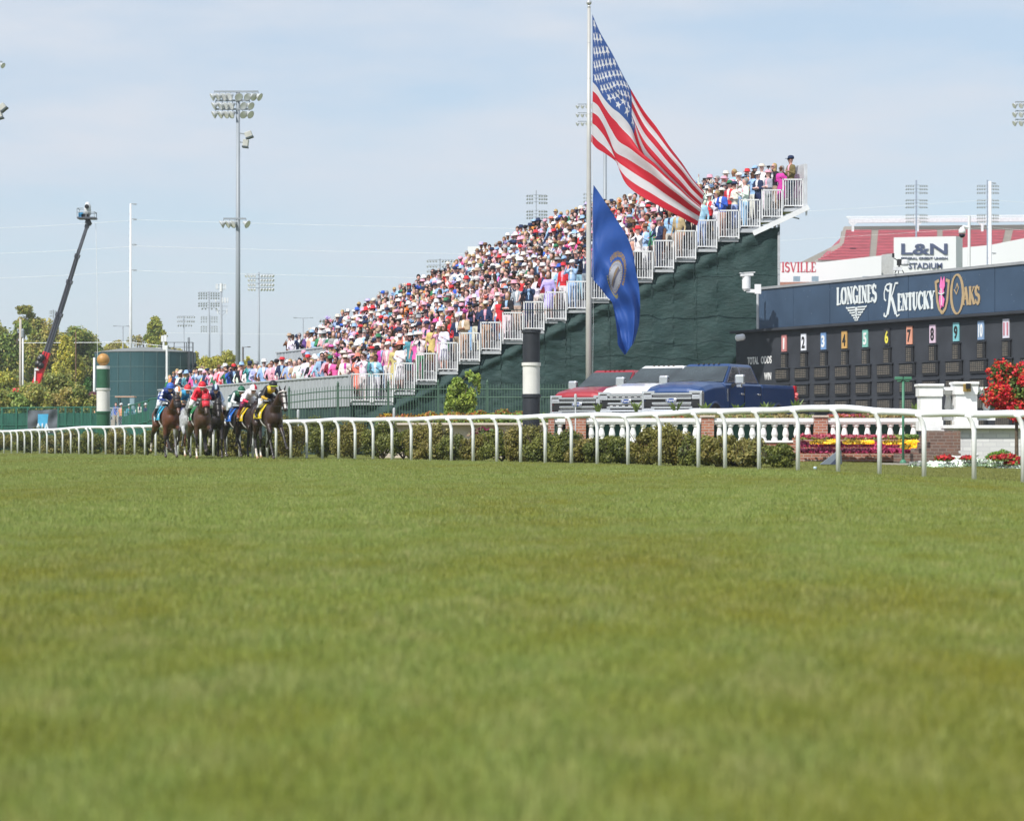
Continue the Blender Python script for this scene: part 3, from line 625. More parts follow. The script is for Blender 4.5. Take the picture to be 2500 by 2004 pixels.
def hair_short():
    mb = MB(); mb.lathe([(.04, -.10), (.085, -.06), (.1, 0), (.095, .05), (.06, .1), (.01, .115)], (-.018, 0, 1.675), 14, Matrix.Rotation(-.3, 3, 'Y'), sx=1.12, sy=.86); return mb
def hair_long():
    mb = MB(); mb.lathe([(.03, -.34), (.085, -.3), (.1, -.15), (.1, 0), (.098, .05), (.062, .1), (.01, .12)], (-.04, 0, 1.68), 14, Matrix.Rotation(-.12, 3, 'Y'), sx=.95, sy=1.0); return mb
def glasses():
    mb = MB(); mb.box((.112, .034, 1.662), (.02, .052, .034)); mb.box((.112, -.034, 1.662), (.02, .052, .034)); mb.box((.05, .08, 1.67), (.13, .008, .01)); mb.box((.05, -.08, 1.67), (.13, .008, .01)); mb.box((.118, 0, 1.67), (.01, .03, .008)); return mb
def phone():
    mb = MB(); mb.box((.335, 0, 1.63), (.012, .15, .08)); return mb
HSC = .93
HATS = [('fedora', hat_fedora()), ('boater', hat_fedora(.185, .085)), ('wide brimmed hat', hat_wide()), ('cap', hat_cap()), ('feathered hat', hat_feather(3)), ('feathered hat', hat_feather(9))]
HAIR = [hair_short(), hair_long()]; GLS = glasses(); PHN = phone()
cloth = mat('people_cloth', rough=.8, var=.16, nscale=9, attr=True, bump=.25, bscale=18, spec=.2)
CLR = {'white': (.74, .74, .74), 'cream': (.68, .64, .57), 'navy': (.022, .035, .085), 'light blue': (.30, .46, .68), 'pink': (.72, .36, .45), 'hot pink': (.74, .12, .36), 'red': (.58, .04, .05), 'coral': (.76, .22, .16),
       'tan': (.42, .30, .21), 'brown': (.16, .085, .045), 'grey': (.30, .31, .33), 'black': (.02, .02, .024), 'lavender': (.50, .42, .70), 'green': (.04, .19, .09), 'teal': (.08, .28, .30), 'royal blue': (.04, .12, .50),
       'orange': (.80, .27, .05), 'yellow': (.62, .50, .20), 'maroon': (.20, .02, .04), 'purple': (.12, .06, .20), 'straw': (.68, .61, .52), 'beige': (.54, .44, .37), 'magenta': (.52, .06, .36), 'olive': (.14, .12, .05), 'peach': (.75, .42, .30)}
SKINS = [(.60, .34, .28), (.66, .40, .34), (.54, .29, .24), (.68, .43, .38), (.56, .31, .26), (.16, .075, .04), (.26, .13, .075)]
HAIRC = [(.03, .018, .012), (.08, .045, .022), (.22, .13, .06), (.42, .30, .14), (.30, .29, .28), (.02, .015, .012)]
TOPW = ['navy'] * 24 + ['white'] * 20 + ['light blue'] * 11 + ['pink'] * 10 + ['cream'] * 3 + ['grey'] * 6 + ['black'] * 9 + ['beige'] * 3 + ['tan'] * 2 + ['hot pink'] * 2 + ['red'] * 8 + ['lavender'] * 3 + ['coral', 'brown', 'brown', 'green', 'teal', 'royal blue', 'royal blue', 'orange', 'yellow', 'maroon', 'purple', 'magenta', 'peach', 'peach']
BOTW = ['tan', 'beige', 'navy', 'navy', 'grey', 'white', 'black', 'light blue', 'cream']
HATW = ['white'] * 7 + ['straw'] * 3 + ['cream'] * 2 + ['red'] * 2 + ['pink'] * 2 + ['tan'] * 1 + ['navy'] * 4 + ['black'] * 4 + ['brown'] * 2 + ['white'] * 4 + ['straw'] * 1 + ['navy'] * 2 + ['hot pink'] * 1 + ['pink'] * 3 + ['light blue', 'light blue', 'red', 'grey', 'grey', 'coral', 'royal blue', 'orange', 'lavender', 'green']
def roll(g, ov=None):
    ov = ov or {}; woman = ov.get('woman', g.random() < .38)
    d = dict(woman=woman, top=g.choice(TOPW), bottom=g.choice(BOTW), skin=g.choice(SKINS[:5] * 3 + SKINS[5:]), hairc=g.choice(HAIRC), shirt=g.choice(['white', 'white', 'light blue', 'pink', 'navy']),
             hat=g.choice([0, 1, 3, 3, None, None, None, None, None]) if not woman else g.choice([2, 2, 4, 5, 1, None, None, None]), hatc=g.choice(HATW), glasses=g.random() < .55, pose=None, sleeve=None)
    if woman and g.random() < .5: d['top'] = g.choice(['white', 'pink', 'hot pink', 'red', 'cream', 'peach', 'lavender', 'yellow', 'light blue', 'coral', 'green', 'white', 'black', 'teal', 'orange', 'beige'])
    d.update(ov)
    if d['pose'] is None:
        d['pose'] = g.choice([8, 9, 10, 9, 8, 11]) if woman and g.random() < .7 else g.choice([0, 1, 2, 3, 5, 7, 1, 5, 0, 2, 4 if g.random() < .4 else 6])
    return d
def colours(d, zones, dress, g):
    j = lambda c: tuple(max(.004, x * (1 + g.uniform(-.12, .12))) for x in c)
    top = j(CLR[d['top']]); tab = np.array([d['skin'], top, j(CLR[d['bottom']]), (.03, .025, .02), CLR[d['shirt']] if not dress else top, (d['skin'] if dress and g.random() < .5 else top)])
    return tab[zones]
def add_person(pos, rz, d, g, label, group=None, scale=1.0, name='person'):
    me0, zn, dress = TPL[d['pose']]; me = me0.copy(); me.name = name
    face_cols(me, colours(d, zn, dress, g)); me.materials.clear(); me.materials.append(cloth)
    o = bpy.data.objects.new(name, me); link(o); o.location = pos; o.rotation_euler = (0, 0, rz); o.scale = (scale,) * 3; tag(o, label, 'person', group)
    def child(nm, mb, c):
        V, Q = quads(mb); ch = np_mesh(nm, V, Q, cloth, cols=np.tile(c, (len(Q), 1)), smooth=True, parent=o)
        return ch
    if d['hat'] is not None: child('hat', HATS[d['hat']][1], CLR[d['hatc']])
    if d['hat'] is None or d['woman']: child('hair', HAIR[1 if d['woman'] else 0], d['hairc'])
    if d['glasses']: child('sunglasses', GLS, (.012, .012, .014))
    if d['pose'] in (2, 10): child('phone', PHN, (.02, .02, .022))
    return o
HORSE_AT = Vector((-11, 84, 0))
ORD = ['first', 'second', 'third', 'fourth', 'fifth', 'sixth', 'seventh', 'eighth', 'ninth', 'tenth', 'eleventh', 'twelfth', 'thirteenth', 'fourteenth', 'fifteenth', 'sixteenth', 'seventeenth', 'eighteenth', 'nineteenth', 'twentieth', 'twenty-first', 'twenty-second', 'twenty-third', 'twenty-fourth', 'twenty-fifth', 'twenty-sixth', 'twenty-seventh', 'twenty-eighth', 'twenty-ninth', 'thirtieth', 'thirty-first', 'thirty-second', 'thirty-third', 'thirty-fourth', 'thirty-fifth', 'thirty-sixth', 'thirty-seventh', 'thirty-eighth', 'thirty-ninth', 'fortieth'] + ['%s' % x for x in range(41, 90)]
OV = {  # near end people, by row (-1 is the front platform): list in order from the railing
 -1: [dict(woman=False, top='white', bottom='cream', pose=2, hat=None, glasses=True), dict(woman=True, top='coral', bottom='navy', pose=9, hat=2, hatc='coral'), dict(woman=False, top='white', shirt='magenta', bottom='navy', pose=7, hat=1, hatc='straw'),
      dict(woman=False, top='brown', bottom='tan', pose=5, hat=1, hatc='cream'), dict(woman=True, top='hot pink', bottom='pink', pose=11, hat=4, hatc='magenta'), dict(woman=False, top='maroon', bottom='tan', pose=5, hat=3, hatc='green'), dict(woman=False, top='pink', bottom='grey', pose=1, hat=1, hatc='brown'),
      dict(woman=False, top='light blue', pose=1, hat=None), dict(woman=False, top='light blue', pose=1, hat=None), dict(woman=False, top='pink', pose=1, hat=0, hatc='white'), dict(woman=True, top='black', pose=1, hat=None, hairc=HAIRC[3]), dict(woman=False, top='white', pose=1, hat=3, hatc='red')],
 0: [dict(woman=True, top='white', pose=9, hat=2, hatc='coral'), dict(woman=True, top='yellow', pose=8)],
 1: [dict(woman=False, top='cream', bottom='green', pose=2, hat=1, hatc='straw')],
 2: [dict(woman=True, top='white', pose=9, hat=None, hairc=HAIRC[1]), dict(woman=True, top='pink', pose=10, hat=None), dict(woman=True, top='yellow', pose=8, hat=None)],
 3: [dict(woman=False, top='tan', bottom='tan', pose=3, hat=4, hatc='magenta'), dict(woman=False, top='navy', bottom='tan', pose=1, hat=3, hatc='cream')],
 4: [dict(woman=False, top='navy', bottom='tan', pose=1, hat=3, hatc='cream')],
 5: [dict(woman=True, top='black', pose=3, hat=None, hairc=HAIRC[2], glasses=False)],
 6: [dict(woman=False, top='navy', shirt='light blue', bottom='navy', pose=2, hat=None), dict(woman=True, top='black', pose=9, hat=None, hairc=HAIRC[0])],
 7: [dict(woman=True, top='lavender', pose=11, hat=None), dict(woman=False, top='maroon', pose=5)],
 8: [dict(woman=False, top='light blue', bottom='light blue', shirt='white', pose=2, hat=3, hatc='white'), dict(woman=False, top='red', pose=0, hat=0, hatc='red')],
 12: [dict(woman=False, top='navy', shirt='white', bottom='navy', pose=1, hat=3, hatc='grey')],
 13: [dict(woman=False, top='tan', pose=0, hat=1, hatc='tan'), dict(woman=False, top='light blue', pose=5, hat=None)],
 14: [dict(woman=False, top='light blue', bottom='light blue', pose=0, hat=None, glasses=False), dict(woman=False, top='black', pose=3, hat=1, hatc='brown')],
 15: [dict(woman=False, top='royal blue', bottom='tan', skin=SKINS[5], pose=5, hat=1, hatc='cream'), dict(woman=False, top='white', pose=5, hat=None)],
 16: [dict(woman=False, top='white', bottom='light blue', pose=5, hat=None, glasses=False), dict(woman=False, top='cream', pose=3, hat=1, hatc='navy')],
 17: [dict(woman=False, top='grey', bottom='grey', shirt='pink', pose=3, hat=1, hatc='pink', glasses=False), dict(woman=False, top='navy', shirt='white', bottom='navy', pose=3, hat=3, hatc='white')],
 18: [dict(woman=False, top='olive', bottom='navy', pose=5, hat=3, hatc='navy'), dict(woman=True, top='magenta', pose=9, hat=None, hairc=HAIRC[4]), dict(woman=True, top='black', pose=2, hat=None, hairc=HAIRC[3], glasses=True), dict(woman=False, top='white', pose=0, hat=1, hatc='straw'), dict(woman=False, top='navy', pose=5, hat=3, hatc='light blue')],
}
g = random.Random(11)
spots = []
for i in range(-1, 19):
    smax = LEN - .4 if i >= 0 else 32.6
    for lane in ((.36, 1.15) if i == -1 else (.34,)):
        s = .3 if lane < 1 else .55; k = 0
        while s < smax:
            if not (0 <= i < 3 and s > 14.2):
                off = lane + g.uniform(-.06, .08); x = row_x(i) + off + (.12 if i == 18 else 0)
                if i == -1 and lane < 1 and s < 1.6: x += .25
                spots.append((i, k, lane, x, s + g.uniform(-.08, .08)))
            k += 1; s += g.uniform(.52, .74) * (1.12 if i == 18 else 1)
def prio(q):
    i, k, lane, x, s = q; v = s
    if i == -1: v = s * .36 if lane < 1 else s * .9
    if i == 18: v = s * .5
    return v
spots.sort(key=prio)
ROWN = {-1: 'on the front platform'}; ROWN.update({i: ORD[i] + ' row up' for i in range(19)}); ROWN[18] = 'top row'
SV, SF, SC, nb = [], [], [], 0
def stuff_add(V, Q, c, pos, rz, sc):
    global nb
    ca, sa = math.cos(rz) * sc, math.sin(rz) * sc; W = np.empty_like(V)
    W[:, 0] = V[:, 0] * ca - V[:, 1] * sa + pos[0]; W[:, 1] = V[:, 0] * sa + V[:, 1] * ca + pos[1]; W[:, 2] = V[:, 2] * sc + pos[2]
    SV.append(W); SF.append(np.asarray(Q) + nb); SC.append(c); nb += len(V)
NIND = 300
for n_, (i, k, lane, x, s) in enumerate(spots):
    pos = Vector((x, SY, 0)) + RD * s; pos.z = row_z(i) + .002
    to = HORSE_AT - pos; rz = math.atan2(to.y, to.x) + g.uniform(-.35, .35)
    front = lane < 1
    ov = OV.get(i, [])[k] if (front and k < len(OV.get(i, []))) else {}
    if not ov and i == -1 and front: ov = dict(pose=g.choice([1, 1, 1, 2, 2, 5]))
    d = roll(g, dict(ov)); sc = g.uniform(.99, 1.10) * (.97 if d['woman'] else 1.03)
    if n_ < NIND:
        hat = (d['hatc'] + ' ' + HATS[d['hat']][0]) if d['hat'] is not None else ('long hair' if d['woman'] else 'bare head')
        if i == -1: place = ('at the front wall, ' if front else 'second line of front platform, ') + ORD[k] + ' from the railing'
        else: place = ROWN[i] + ', ' + ORD[k] + ' from the railing'
        add_person(pos, rz, d, g, '%s %s, %s, %s' % (d['top'], 'dress' if TPL[d['pose']][2] else 'top', hat, place), 'spectators standing in the grandstand', sc)
    else:
        pz = {0: 0, 1: 1, 2: 2, 3: 3, 4: 2, 5: 3, 6: 2, 7: 3, 8: 4, 9: 4, 10: 5, 11: 4}[d['pose']]
        V, Q, zn, dress = TPA[pz]; Q = np.array([q if len(q) == 4 else (q[0], q[1], q[2], q[2]) for q in Q])
        stuff_add(V, Q, colours(d, zn, dress, g), pos, rz, sc)
        for mb, c in ([(HATS[d['hat']][1], CLR[d['hatc']])] if d['hat'] is not None else []) + ([(HAIR[1 if d['woman'] else 0], d['hairc'])] if (d['hat'] is None or d['woman']) else []) + ([(GLS, (.012, .012, .014))] if d['glasses'] else []):
            V, Q = quads(mb); stuff_add(V, Q, np.tile(c, (len(Q), 1)), pos, rz, sc)
SF = np.concatenate(SF); SF[:, 3] = np.where(SF[:, 3] == SF[:, 2], SF[:, 2], SF[:, 3])
bad = SF[:, 3] == SF[:, 2]; SCc = np.concatenate(SC)
print('crowd faces', len(SF), 'people', len(spots), 'bad', bad.sum())
np_mesh('crowd', np.concatenate(SV), SF[~bad], cloth, cols=SCc[~bad], smooth=True, kind='stuff', label='dense crowd in bright hats and jackets filling the far rows of the grandstand', cat='crowd')
# ================================================================== RACEHORSES AND JOCKEYS
hairm = mat('horse_coat', rough=.42, var=.22, nscale=5, attr=True, spec=.45, coat=.12, bump=.12, bscale=14)
tack = mat('tack_leather', (.02, .015, .012), .5); clothm2 = mat('silks', rough=.5, var=.06, nscale=10, attr=True, spec=.35)
# gallop poses: per leg (x,y,z) joints  front: elbow, knee, fetlock, hoof   hind: stifle, hock, fetlock, hoof   (x forward, y to the horse's left)
POSES = [
 dict(fl=[(.52, .17, .98), (.86, .19, .80), (.72, .19, .48), (.60, .19, .40)], fr=[(.50, -.17, .98), (.50, -.17, .56), (.42, -.17, .16), (.50, -.17, .02)],
      hl=[(-.45, .20, 1.02), (-.72, .20, .62), (-.38, .20, .26), (-.24, .20, .20)], hr=[(-.5, -.20, 1.0), (-.95, -.22, .66), (-1.08, -.22, .30), (-1.14, -.22, .20)], neck=(0, 0)),
 dict(fl=[(.52, .17, .98), (.78, .19, .66), (1.02, .19, .36), (1.12, .19, .28)], fr=[(.50, -.17, .98), (.74, -.18, .74), (.50, -.18, .46), (.40, -.18, .36)],
      hl=[(-.42, .20, 1.0), (-.50, .2, .58), (-.24, .2, .18), (-.14, .2, .02)], hr=[(-.44, -.20, 1.0), (-.62, -.2, .58), (-.50, -.2, .14), (-.42, -.2, .02)], neck=(.02, .05)),
 dict(fl=[(.54, .17, .98), (.66, .18, .56), (.60, .18, .17), (.68, .18, .02)], fr=[(.50, -.17, .98), (.84, -.18, .74), (.80, -.18, .42), (.70, -.18, .34)],
      hl=[(-.5, .20, 1.0), (-.88, .22, .60), (-.96, .22, .2), (-.92, .22, .06)], hr=[(-.46, -.20, 1.02), (-.66, -.22, .62), (-.34, -.22, .34), (-.24, -.22, .24)], neck=(-.02, -.05)),
]
def horse_parts(ps, nk=0):
    nx, nz = ps['neck']; hx, hz = 1.20 + nx, 1.80 + nz + nk
    p = [('e', (-.02, 0, 1.24), (.72, .275, .33)), ('e', (.42, 0, 1.22), (.34, .25, .36)), ('e', (.60, 0, 1.18), (.20, .20, .24)), ('e', (.45, .13, 1.20), (.24, .13, .36)), ('e', (.45, -.13, 1.20), (.24, .13, .36)),
         ('e', (-.60, 0, 1.30), (.40, .27, .30)), ('e', (-.60, .16, 1.20), (.30, .135, .35)), ('e', (-.60, -.16, 1.20), (.30, .135, .35)), ('e', (.34, 0, 1.50), (.30, .075, .11)),
         ('c', (.52, 0, 1.32), (.86, 0, 1.58 + nk * .5), .20, .145), ('c', (.86, 0, 1.58 + nk * .5), (hx - .05, 0, hz), .145, .105),
         ('e', (hx + .04, 0, hz + .02), (.13, .095, .11)), ('c', (hx + .07, 0, hz - .04), (hx + .26, 0, hz - .40), .105, .068), ('e', (hx + .06, .045, hz - .12), (.11, .04, .11)), ('e', (hx + .06, -.045, hz - .12), (.11, .04, .11)),
         ('e', (hx + .30, 0, hz - .46), (.075, .062, .075)), ('e', (hx + .13, .075, hz - .05), (.03, .02, .03)), ('e', (hx + .13, -.075, hz - .05), (.03, .02, .03))]
    for k in ('fl', 'fr'):
        a, b, c, d = [Vector(q) for q in ps[k]]; sh = Vector((.46, a.y * .85, 1.25))
        p += [('c', sh, a, .13, .105), ('c', a, b, .088, .054), ('e', b, (.062, .055, .07)), ('c', b, c, .042, .038), ('e', c, (.05, .045, .05)), ('c', c, d, .04, .036)]
        f = (d - c).normalized(); p += [('c', d, d + f * .035 + Vector((.02, 0, 0)), .044, .055)]
    for k in ('hl', 'hr'):
        a, b, c, d = [Vector(q) for q in ps[k]]; hp = Vector((-.62, a.y * .8, 1.28))
        p += [('c', hp, a, .17, .14), ('c', a, b, .125, .058), ('e', b + Vector((-.02, 0, .01)), (.065, .05, .075)), ('c', b, c, .046, .040), ('e', c, (.052, .046, .05)), ('c', c, d, .04, .036)]
        f = (d - c).normalized(); p += [('c', d, d + f * .035 + Vector((.02, 0, 0)), .044, .055)]
    return p, (hx, hz)
HM = [(blob_mesh(horse_parts(p)[0], .026, 5), p) for p in POSES]
def legdist(c, ps, k):
    best = np.full(len(c), 9.0); h = np.full(len(c), 9.0); J = [np.array(q) for q in ps[k]]
    d = J[3] - J[2]; J.append(J[3] + d / np.linalg.norm(d) * .07); tot = 0
    L = [0]
    for i in range(1, len(J)): L.append(L[-1] + np.linalg.norm(J[i] - J[i - 1]))
    for i in range(len(J) - 1):
        a, b = J[i], J[i + 1]; ab = b - a; t = np.clip(((c - a) @ ab) / (ab @ ab), 0, 1); dd = np.linalg.norm(c - (a + t[:, None] * ab), axis=1)
        u = (L[i] + t * (L[i + 1] - L[i])); m_ = dd < best; best[m_] = dd[m_]; h[m_] = u[m_]
    return best, h, L
def make_horse(px, py, m, yaw, pose, coat, pts, label, cloth_c, num, socks=(), blaze=0, hood=None, noseband=None, nk=0, grey=False, jk=None, boots=None, scale=1.0):
    base = P(px, py, m); rt = empty('racehorse', base, yaw, label, 'horse', 'racehorses galloping with jockeys up'); rt.scale = (scale,) * 3
    me0, ps = HM[pose]; (hx, hz) = horse_parts(ps)[1]; me = me0.copy(); c = centers(me); n = len(c); rg = np.random.default_rng(int(px))
    colr = np.tile(np.array(coat), (n, 1))
    # darker topline and points, lighter flanks: coat pattern of a bay
    top = np.clip((c[:, 2] - 1.35) / .25, 0, 1)[:, None] * (c[:, 0] < .9)[:, None]; colr = colr * (1 - .45 * top) + np.array(pts) * .45 * top
    for k in ('fl', 'fr', 'hl', 'hr'):
        dd, h, L = legdist(c, ps, k); on = (dd < .10) & (c[:, 2] < .98)
        f = np.clip((h - .22) / .15, 0, 1); f[~on] = 0; colr = colr * (1 - f[:, None]) + np.array(pts) * f[:, None]
        if k in socks: s = on & (h > L[2] - .13) & (h < L[3] + .02); colr[s] = (.62, .56, .50)
        hf = on & (h > L[3] - .005); colr[hf] = (.40, .27, .15) if k in socks else (.07, .055, .045)
        if boots and k in boots: s = on & (h > L[1] + .06) & (h < L[2] - .04); colr[s] = boots[k]
    head = (c[:, 0] > hx - .02) & (c[:, 2] < hz + .2); mz = (c[:, 2] < hz - .36) & head
    colr[mz] = colr[mz] * .4 + np.array(pts) * .6
    if blaze: b = head & (np.abs(c[:, 1]) < .028) & (c[:, 2] > hz - .42) & (c[:, 0] > hx + .08) & ((c[:, 2] > hz - .12) if blaze == 1 else True); colr[b] = (.68, .64, .6)
    eye = head & (np.hypot(np.hypot(c[:, 0] - hx - .13, c[:, 2] - hz + .05), np.abs(c[:, 1]) - .09) < .024); colr[eye] = (.01, .008, .006)
    if grey: colr = colr * (1 + .22 * np.sign(np.sin(c[:, 0] * 38) * np.sin(c[:, 1] * 34) * np.sin(c[:, 2] * 36))[:, None] * (rg.random((n, 1))))
    colr = colr * (1 + .10 * (rg.random((n, 1)) - .5)); face_cols(me, colr); me.materials.clear(); me.materials.append(hairm)
    b = bpy.data.objects.new('horse_body', me); link(b, rt)
    cc = lambda nm, mb, cl, mt=clothm2, par=rt: np_mesh(nm, *quads(mb), mt, cols=np.tile(cl, (len(quads(mb)[1]), 1)), smooth=False, parent=par)
    for s in (-1, 1):
        q = MB(); q.lathe([(.036, 0), (.042, .05), (.03, .11), (.004, .16)], (hx + .02, s * .06, hz + .09), 8, Matrix.Rotation(s * -.25, 3, 'X') @ Matrix.Rotation(.15, 3, 'Y'), sy=.6); cc('ear', q, hood[:3] if hood else pts, hairm)
    q = MB(); g = random.Random(int(px))
    for i in range(26):
        t = i / 25; a = Vector((.45 + (hx - .45) * t, 0, 1.56 + (hz + .10 - 1.56) * (t ** .8))); e = a + Vector((-.10 - .08 * g.random(), g.uniform(-.10, .04), -.06 + g.uniform(-.05, .06))); q.bar(a, e, .05, .03)
    cc('mane', q, pts, hairm)
    q = MB()
    for i in range(14):
        a = Vector((-.97, 0, 1.33)); y = g.uniform(-.09, .09); q.tube([a, a + Vector((-.22, y * .4, .0)), a + Vector((-.42 + g.uniform(-.05, .05), y, -.3)), a + Vector((-.5 + g.uniform(-.1, .1), y * 1.5, -.62 + g.uniform(-.1, .1)))], [.03, .035, .03, .008], 5)
    cc('tail', q, pts, hairm)
    # bridle, reins
    q = MB()
    def ring(zc, xc, rx, ry, tilt, w_=.012):
        pp = [Vector((xc, 0, zc)) + Matrix.Rotation(tilt, 3, 'Y') @ Vector((rx * math.cos(a), ry * math.sin(a), 0)) for a in np.linspace(0, 6.283, 17)]; q.tube(pp, w_, 5)
    ring(hz - .30, hx + .21, .10, .085, -.45); ring(hz - .08, hx + .08, .14, .108, -.1)
    for s in (-1, 1):
        q.tube([(hx + .03, s * .105, hz + .08), (hx + .14, s * .10, hz - .12), (hx + .25, s * .078, hz - .34)], .011, 5)
        q.tube([(hx + .25, s * .08, hz - .37), (.85, s * .17, 1.50), (.52, s * .10, 1.72)], .010, 5)
    cc('bridle', q, (.018, .014, .012))
    if noseband:
        q = MB(); ring(hz - .28, hx + .20, .108, .094, -.45, .028 if noseband[3] else .02); cc('noseband', q, noseband[:3])
    if blaze == 3:
        q = MB(); ring(hz + .03, hx + .05, .15, .115, -.25, .018); cc('browband', q, (.66, .60, .58))
    if hood:
        q = MB(); q.lathe([(.01, -.12), (.10, -.06), (.125, .02), (.11, .10), (.04, .15)], (hx + .06, 0, hz - .02), 12, Matrix.Rotation(-.5, 3, 'Y')); q.lathe([(.112, -.30), (.124, -.1)], (hx + .05, 0, hz - .02), 12, Matrix.Rotation(-.5, 3, 'Y')); cc('hood', q, hood[:3])
    # saddle cloth, girth, saddle
    q = MB(); N = 11
    for s in (-1, 1):
        prev = None
        for i in range(N):
            t = i / (N - 1); a = t * 1.75; yy = s * (.288 * math.sin(min(a, 1.45)) + .05 * max(0, a - 1.1)); zz = 1.235 + .352 * math.cos(a) + .006
            if a > 1.3: zz = 1.235 + .352 * math.cos(1.3) - (a - 1.3) * .42
            row = [Vector((x, yy + .012 * math.sin(9 * x + i), zz)) for x in (.30, .0, -.36 - .05 * t)]
            if prev:
                for k2 in range(2):
                    q.poly([prev[k2], prev[k2 + 1], row[k2 + 1], row[k2]])
            prev = row
    sc_ = cc('saddle_cloth', q, cloth_c)
    if num:
        for s in (-1, 1):
            tm = text_mb(num, .26, 1.0, .004, bold=.02, align='CENTER')
            for v in tm.vertices: x, y, z = v.co; v.co = (-.20 - s * x, s * (.325 + z + .02), 1.09 + y)
            tm.materials.append(mat('cloth_number', (.75, .75, .72) if sum(cloth_c) < 1.1 else (.03, .03, .03), .7) if False else MATS['num_white' if sum(cloth_c) < 1.2 and num != '7' else 'num_dark']); link(bpy.data.objects.new('number', tm), sc_)
    q = MB(); ring(0, 0, 0, 0, 0, .001) if False else None
    q = MB(); q.tube([Vector((.12, .298 * math.sin(a), 1.225 - .345 * math.cos(a))) for a in np.linspace(-1.9, 1.9, 15)], .022, 5); cc('girth', q, (.65, .62, .60))
    q = MB(); q.lathe([(.02, -.02), (.15, .0), (.17, .03), (.10, .05), (.02, .05)], (-.02, 0, 1.60), 14, sx=1.3, sy=.9); cc('saddle', q, (.03, .02, .018))
    for s in (-1, 1):
        pass
    return rt, base
def jockey_parts(lean=0):
    hp = Vector((-.30, 0, 1.93)); sh = Vector((.22, 0, 2.05 + lean)); hd = Vector((.45, 0, 2.14 + lean))
    p = [('e', hp, (.16, .15, .14)), ('c', hp, (hp + sh) / 2 + Vector((0, 0, .06)), .135, .135), ('c', (hp + sh) / 2 + Vector((0, 0, .06)), sh, .14, .13), ('c', sh + Vector((0, -.13, 0)), sh + Vector((0, .13, 0)), .075, .075),
         ('c', sh, hd + Vector((-.06, 0, -.06)), .062, .052), ('e', hd + Vector((.02, 0, -.01)), (.10, .078, .115)), ('e', hd + Vector((.115, 0, -.03)), (.025, .018, .028)), ('e', hd + Vector((.07, 0, -.09)), (.045, .05, .04))]
    for s in (-1, 1):
        e = Vector((.26, s * .27, 1.80)); wv = Vector((.52, s * .11, 1.72)); p += [('c', sh + Vector((0, s * .15, 0)), e, .066, .052), ('c', e, wv, .050, .036), ('c', wv, wv + Vector((.06, -s * .02, -.03)), .036, .034)]
        kn = Vector((.16, s * .30, 1.62)); an = Vector((-.16, s * .35, 1.30)); p += [('c', hp + Vector((0, s * .09, 0)), kn, .115, .078), ('c', kn, an, .07, .046), ('c', an, an + Vector((.14, s * .01, -.05)), .042, .036)]
    return p, hp, sh, hd
JP = jockey_parts(); JM = blob_mesh(JP[0], .022, 4)
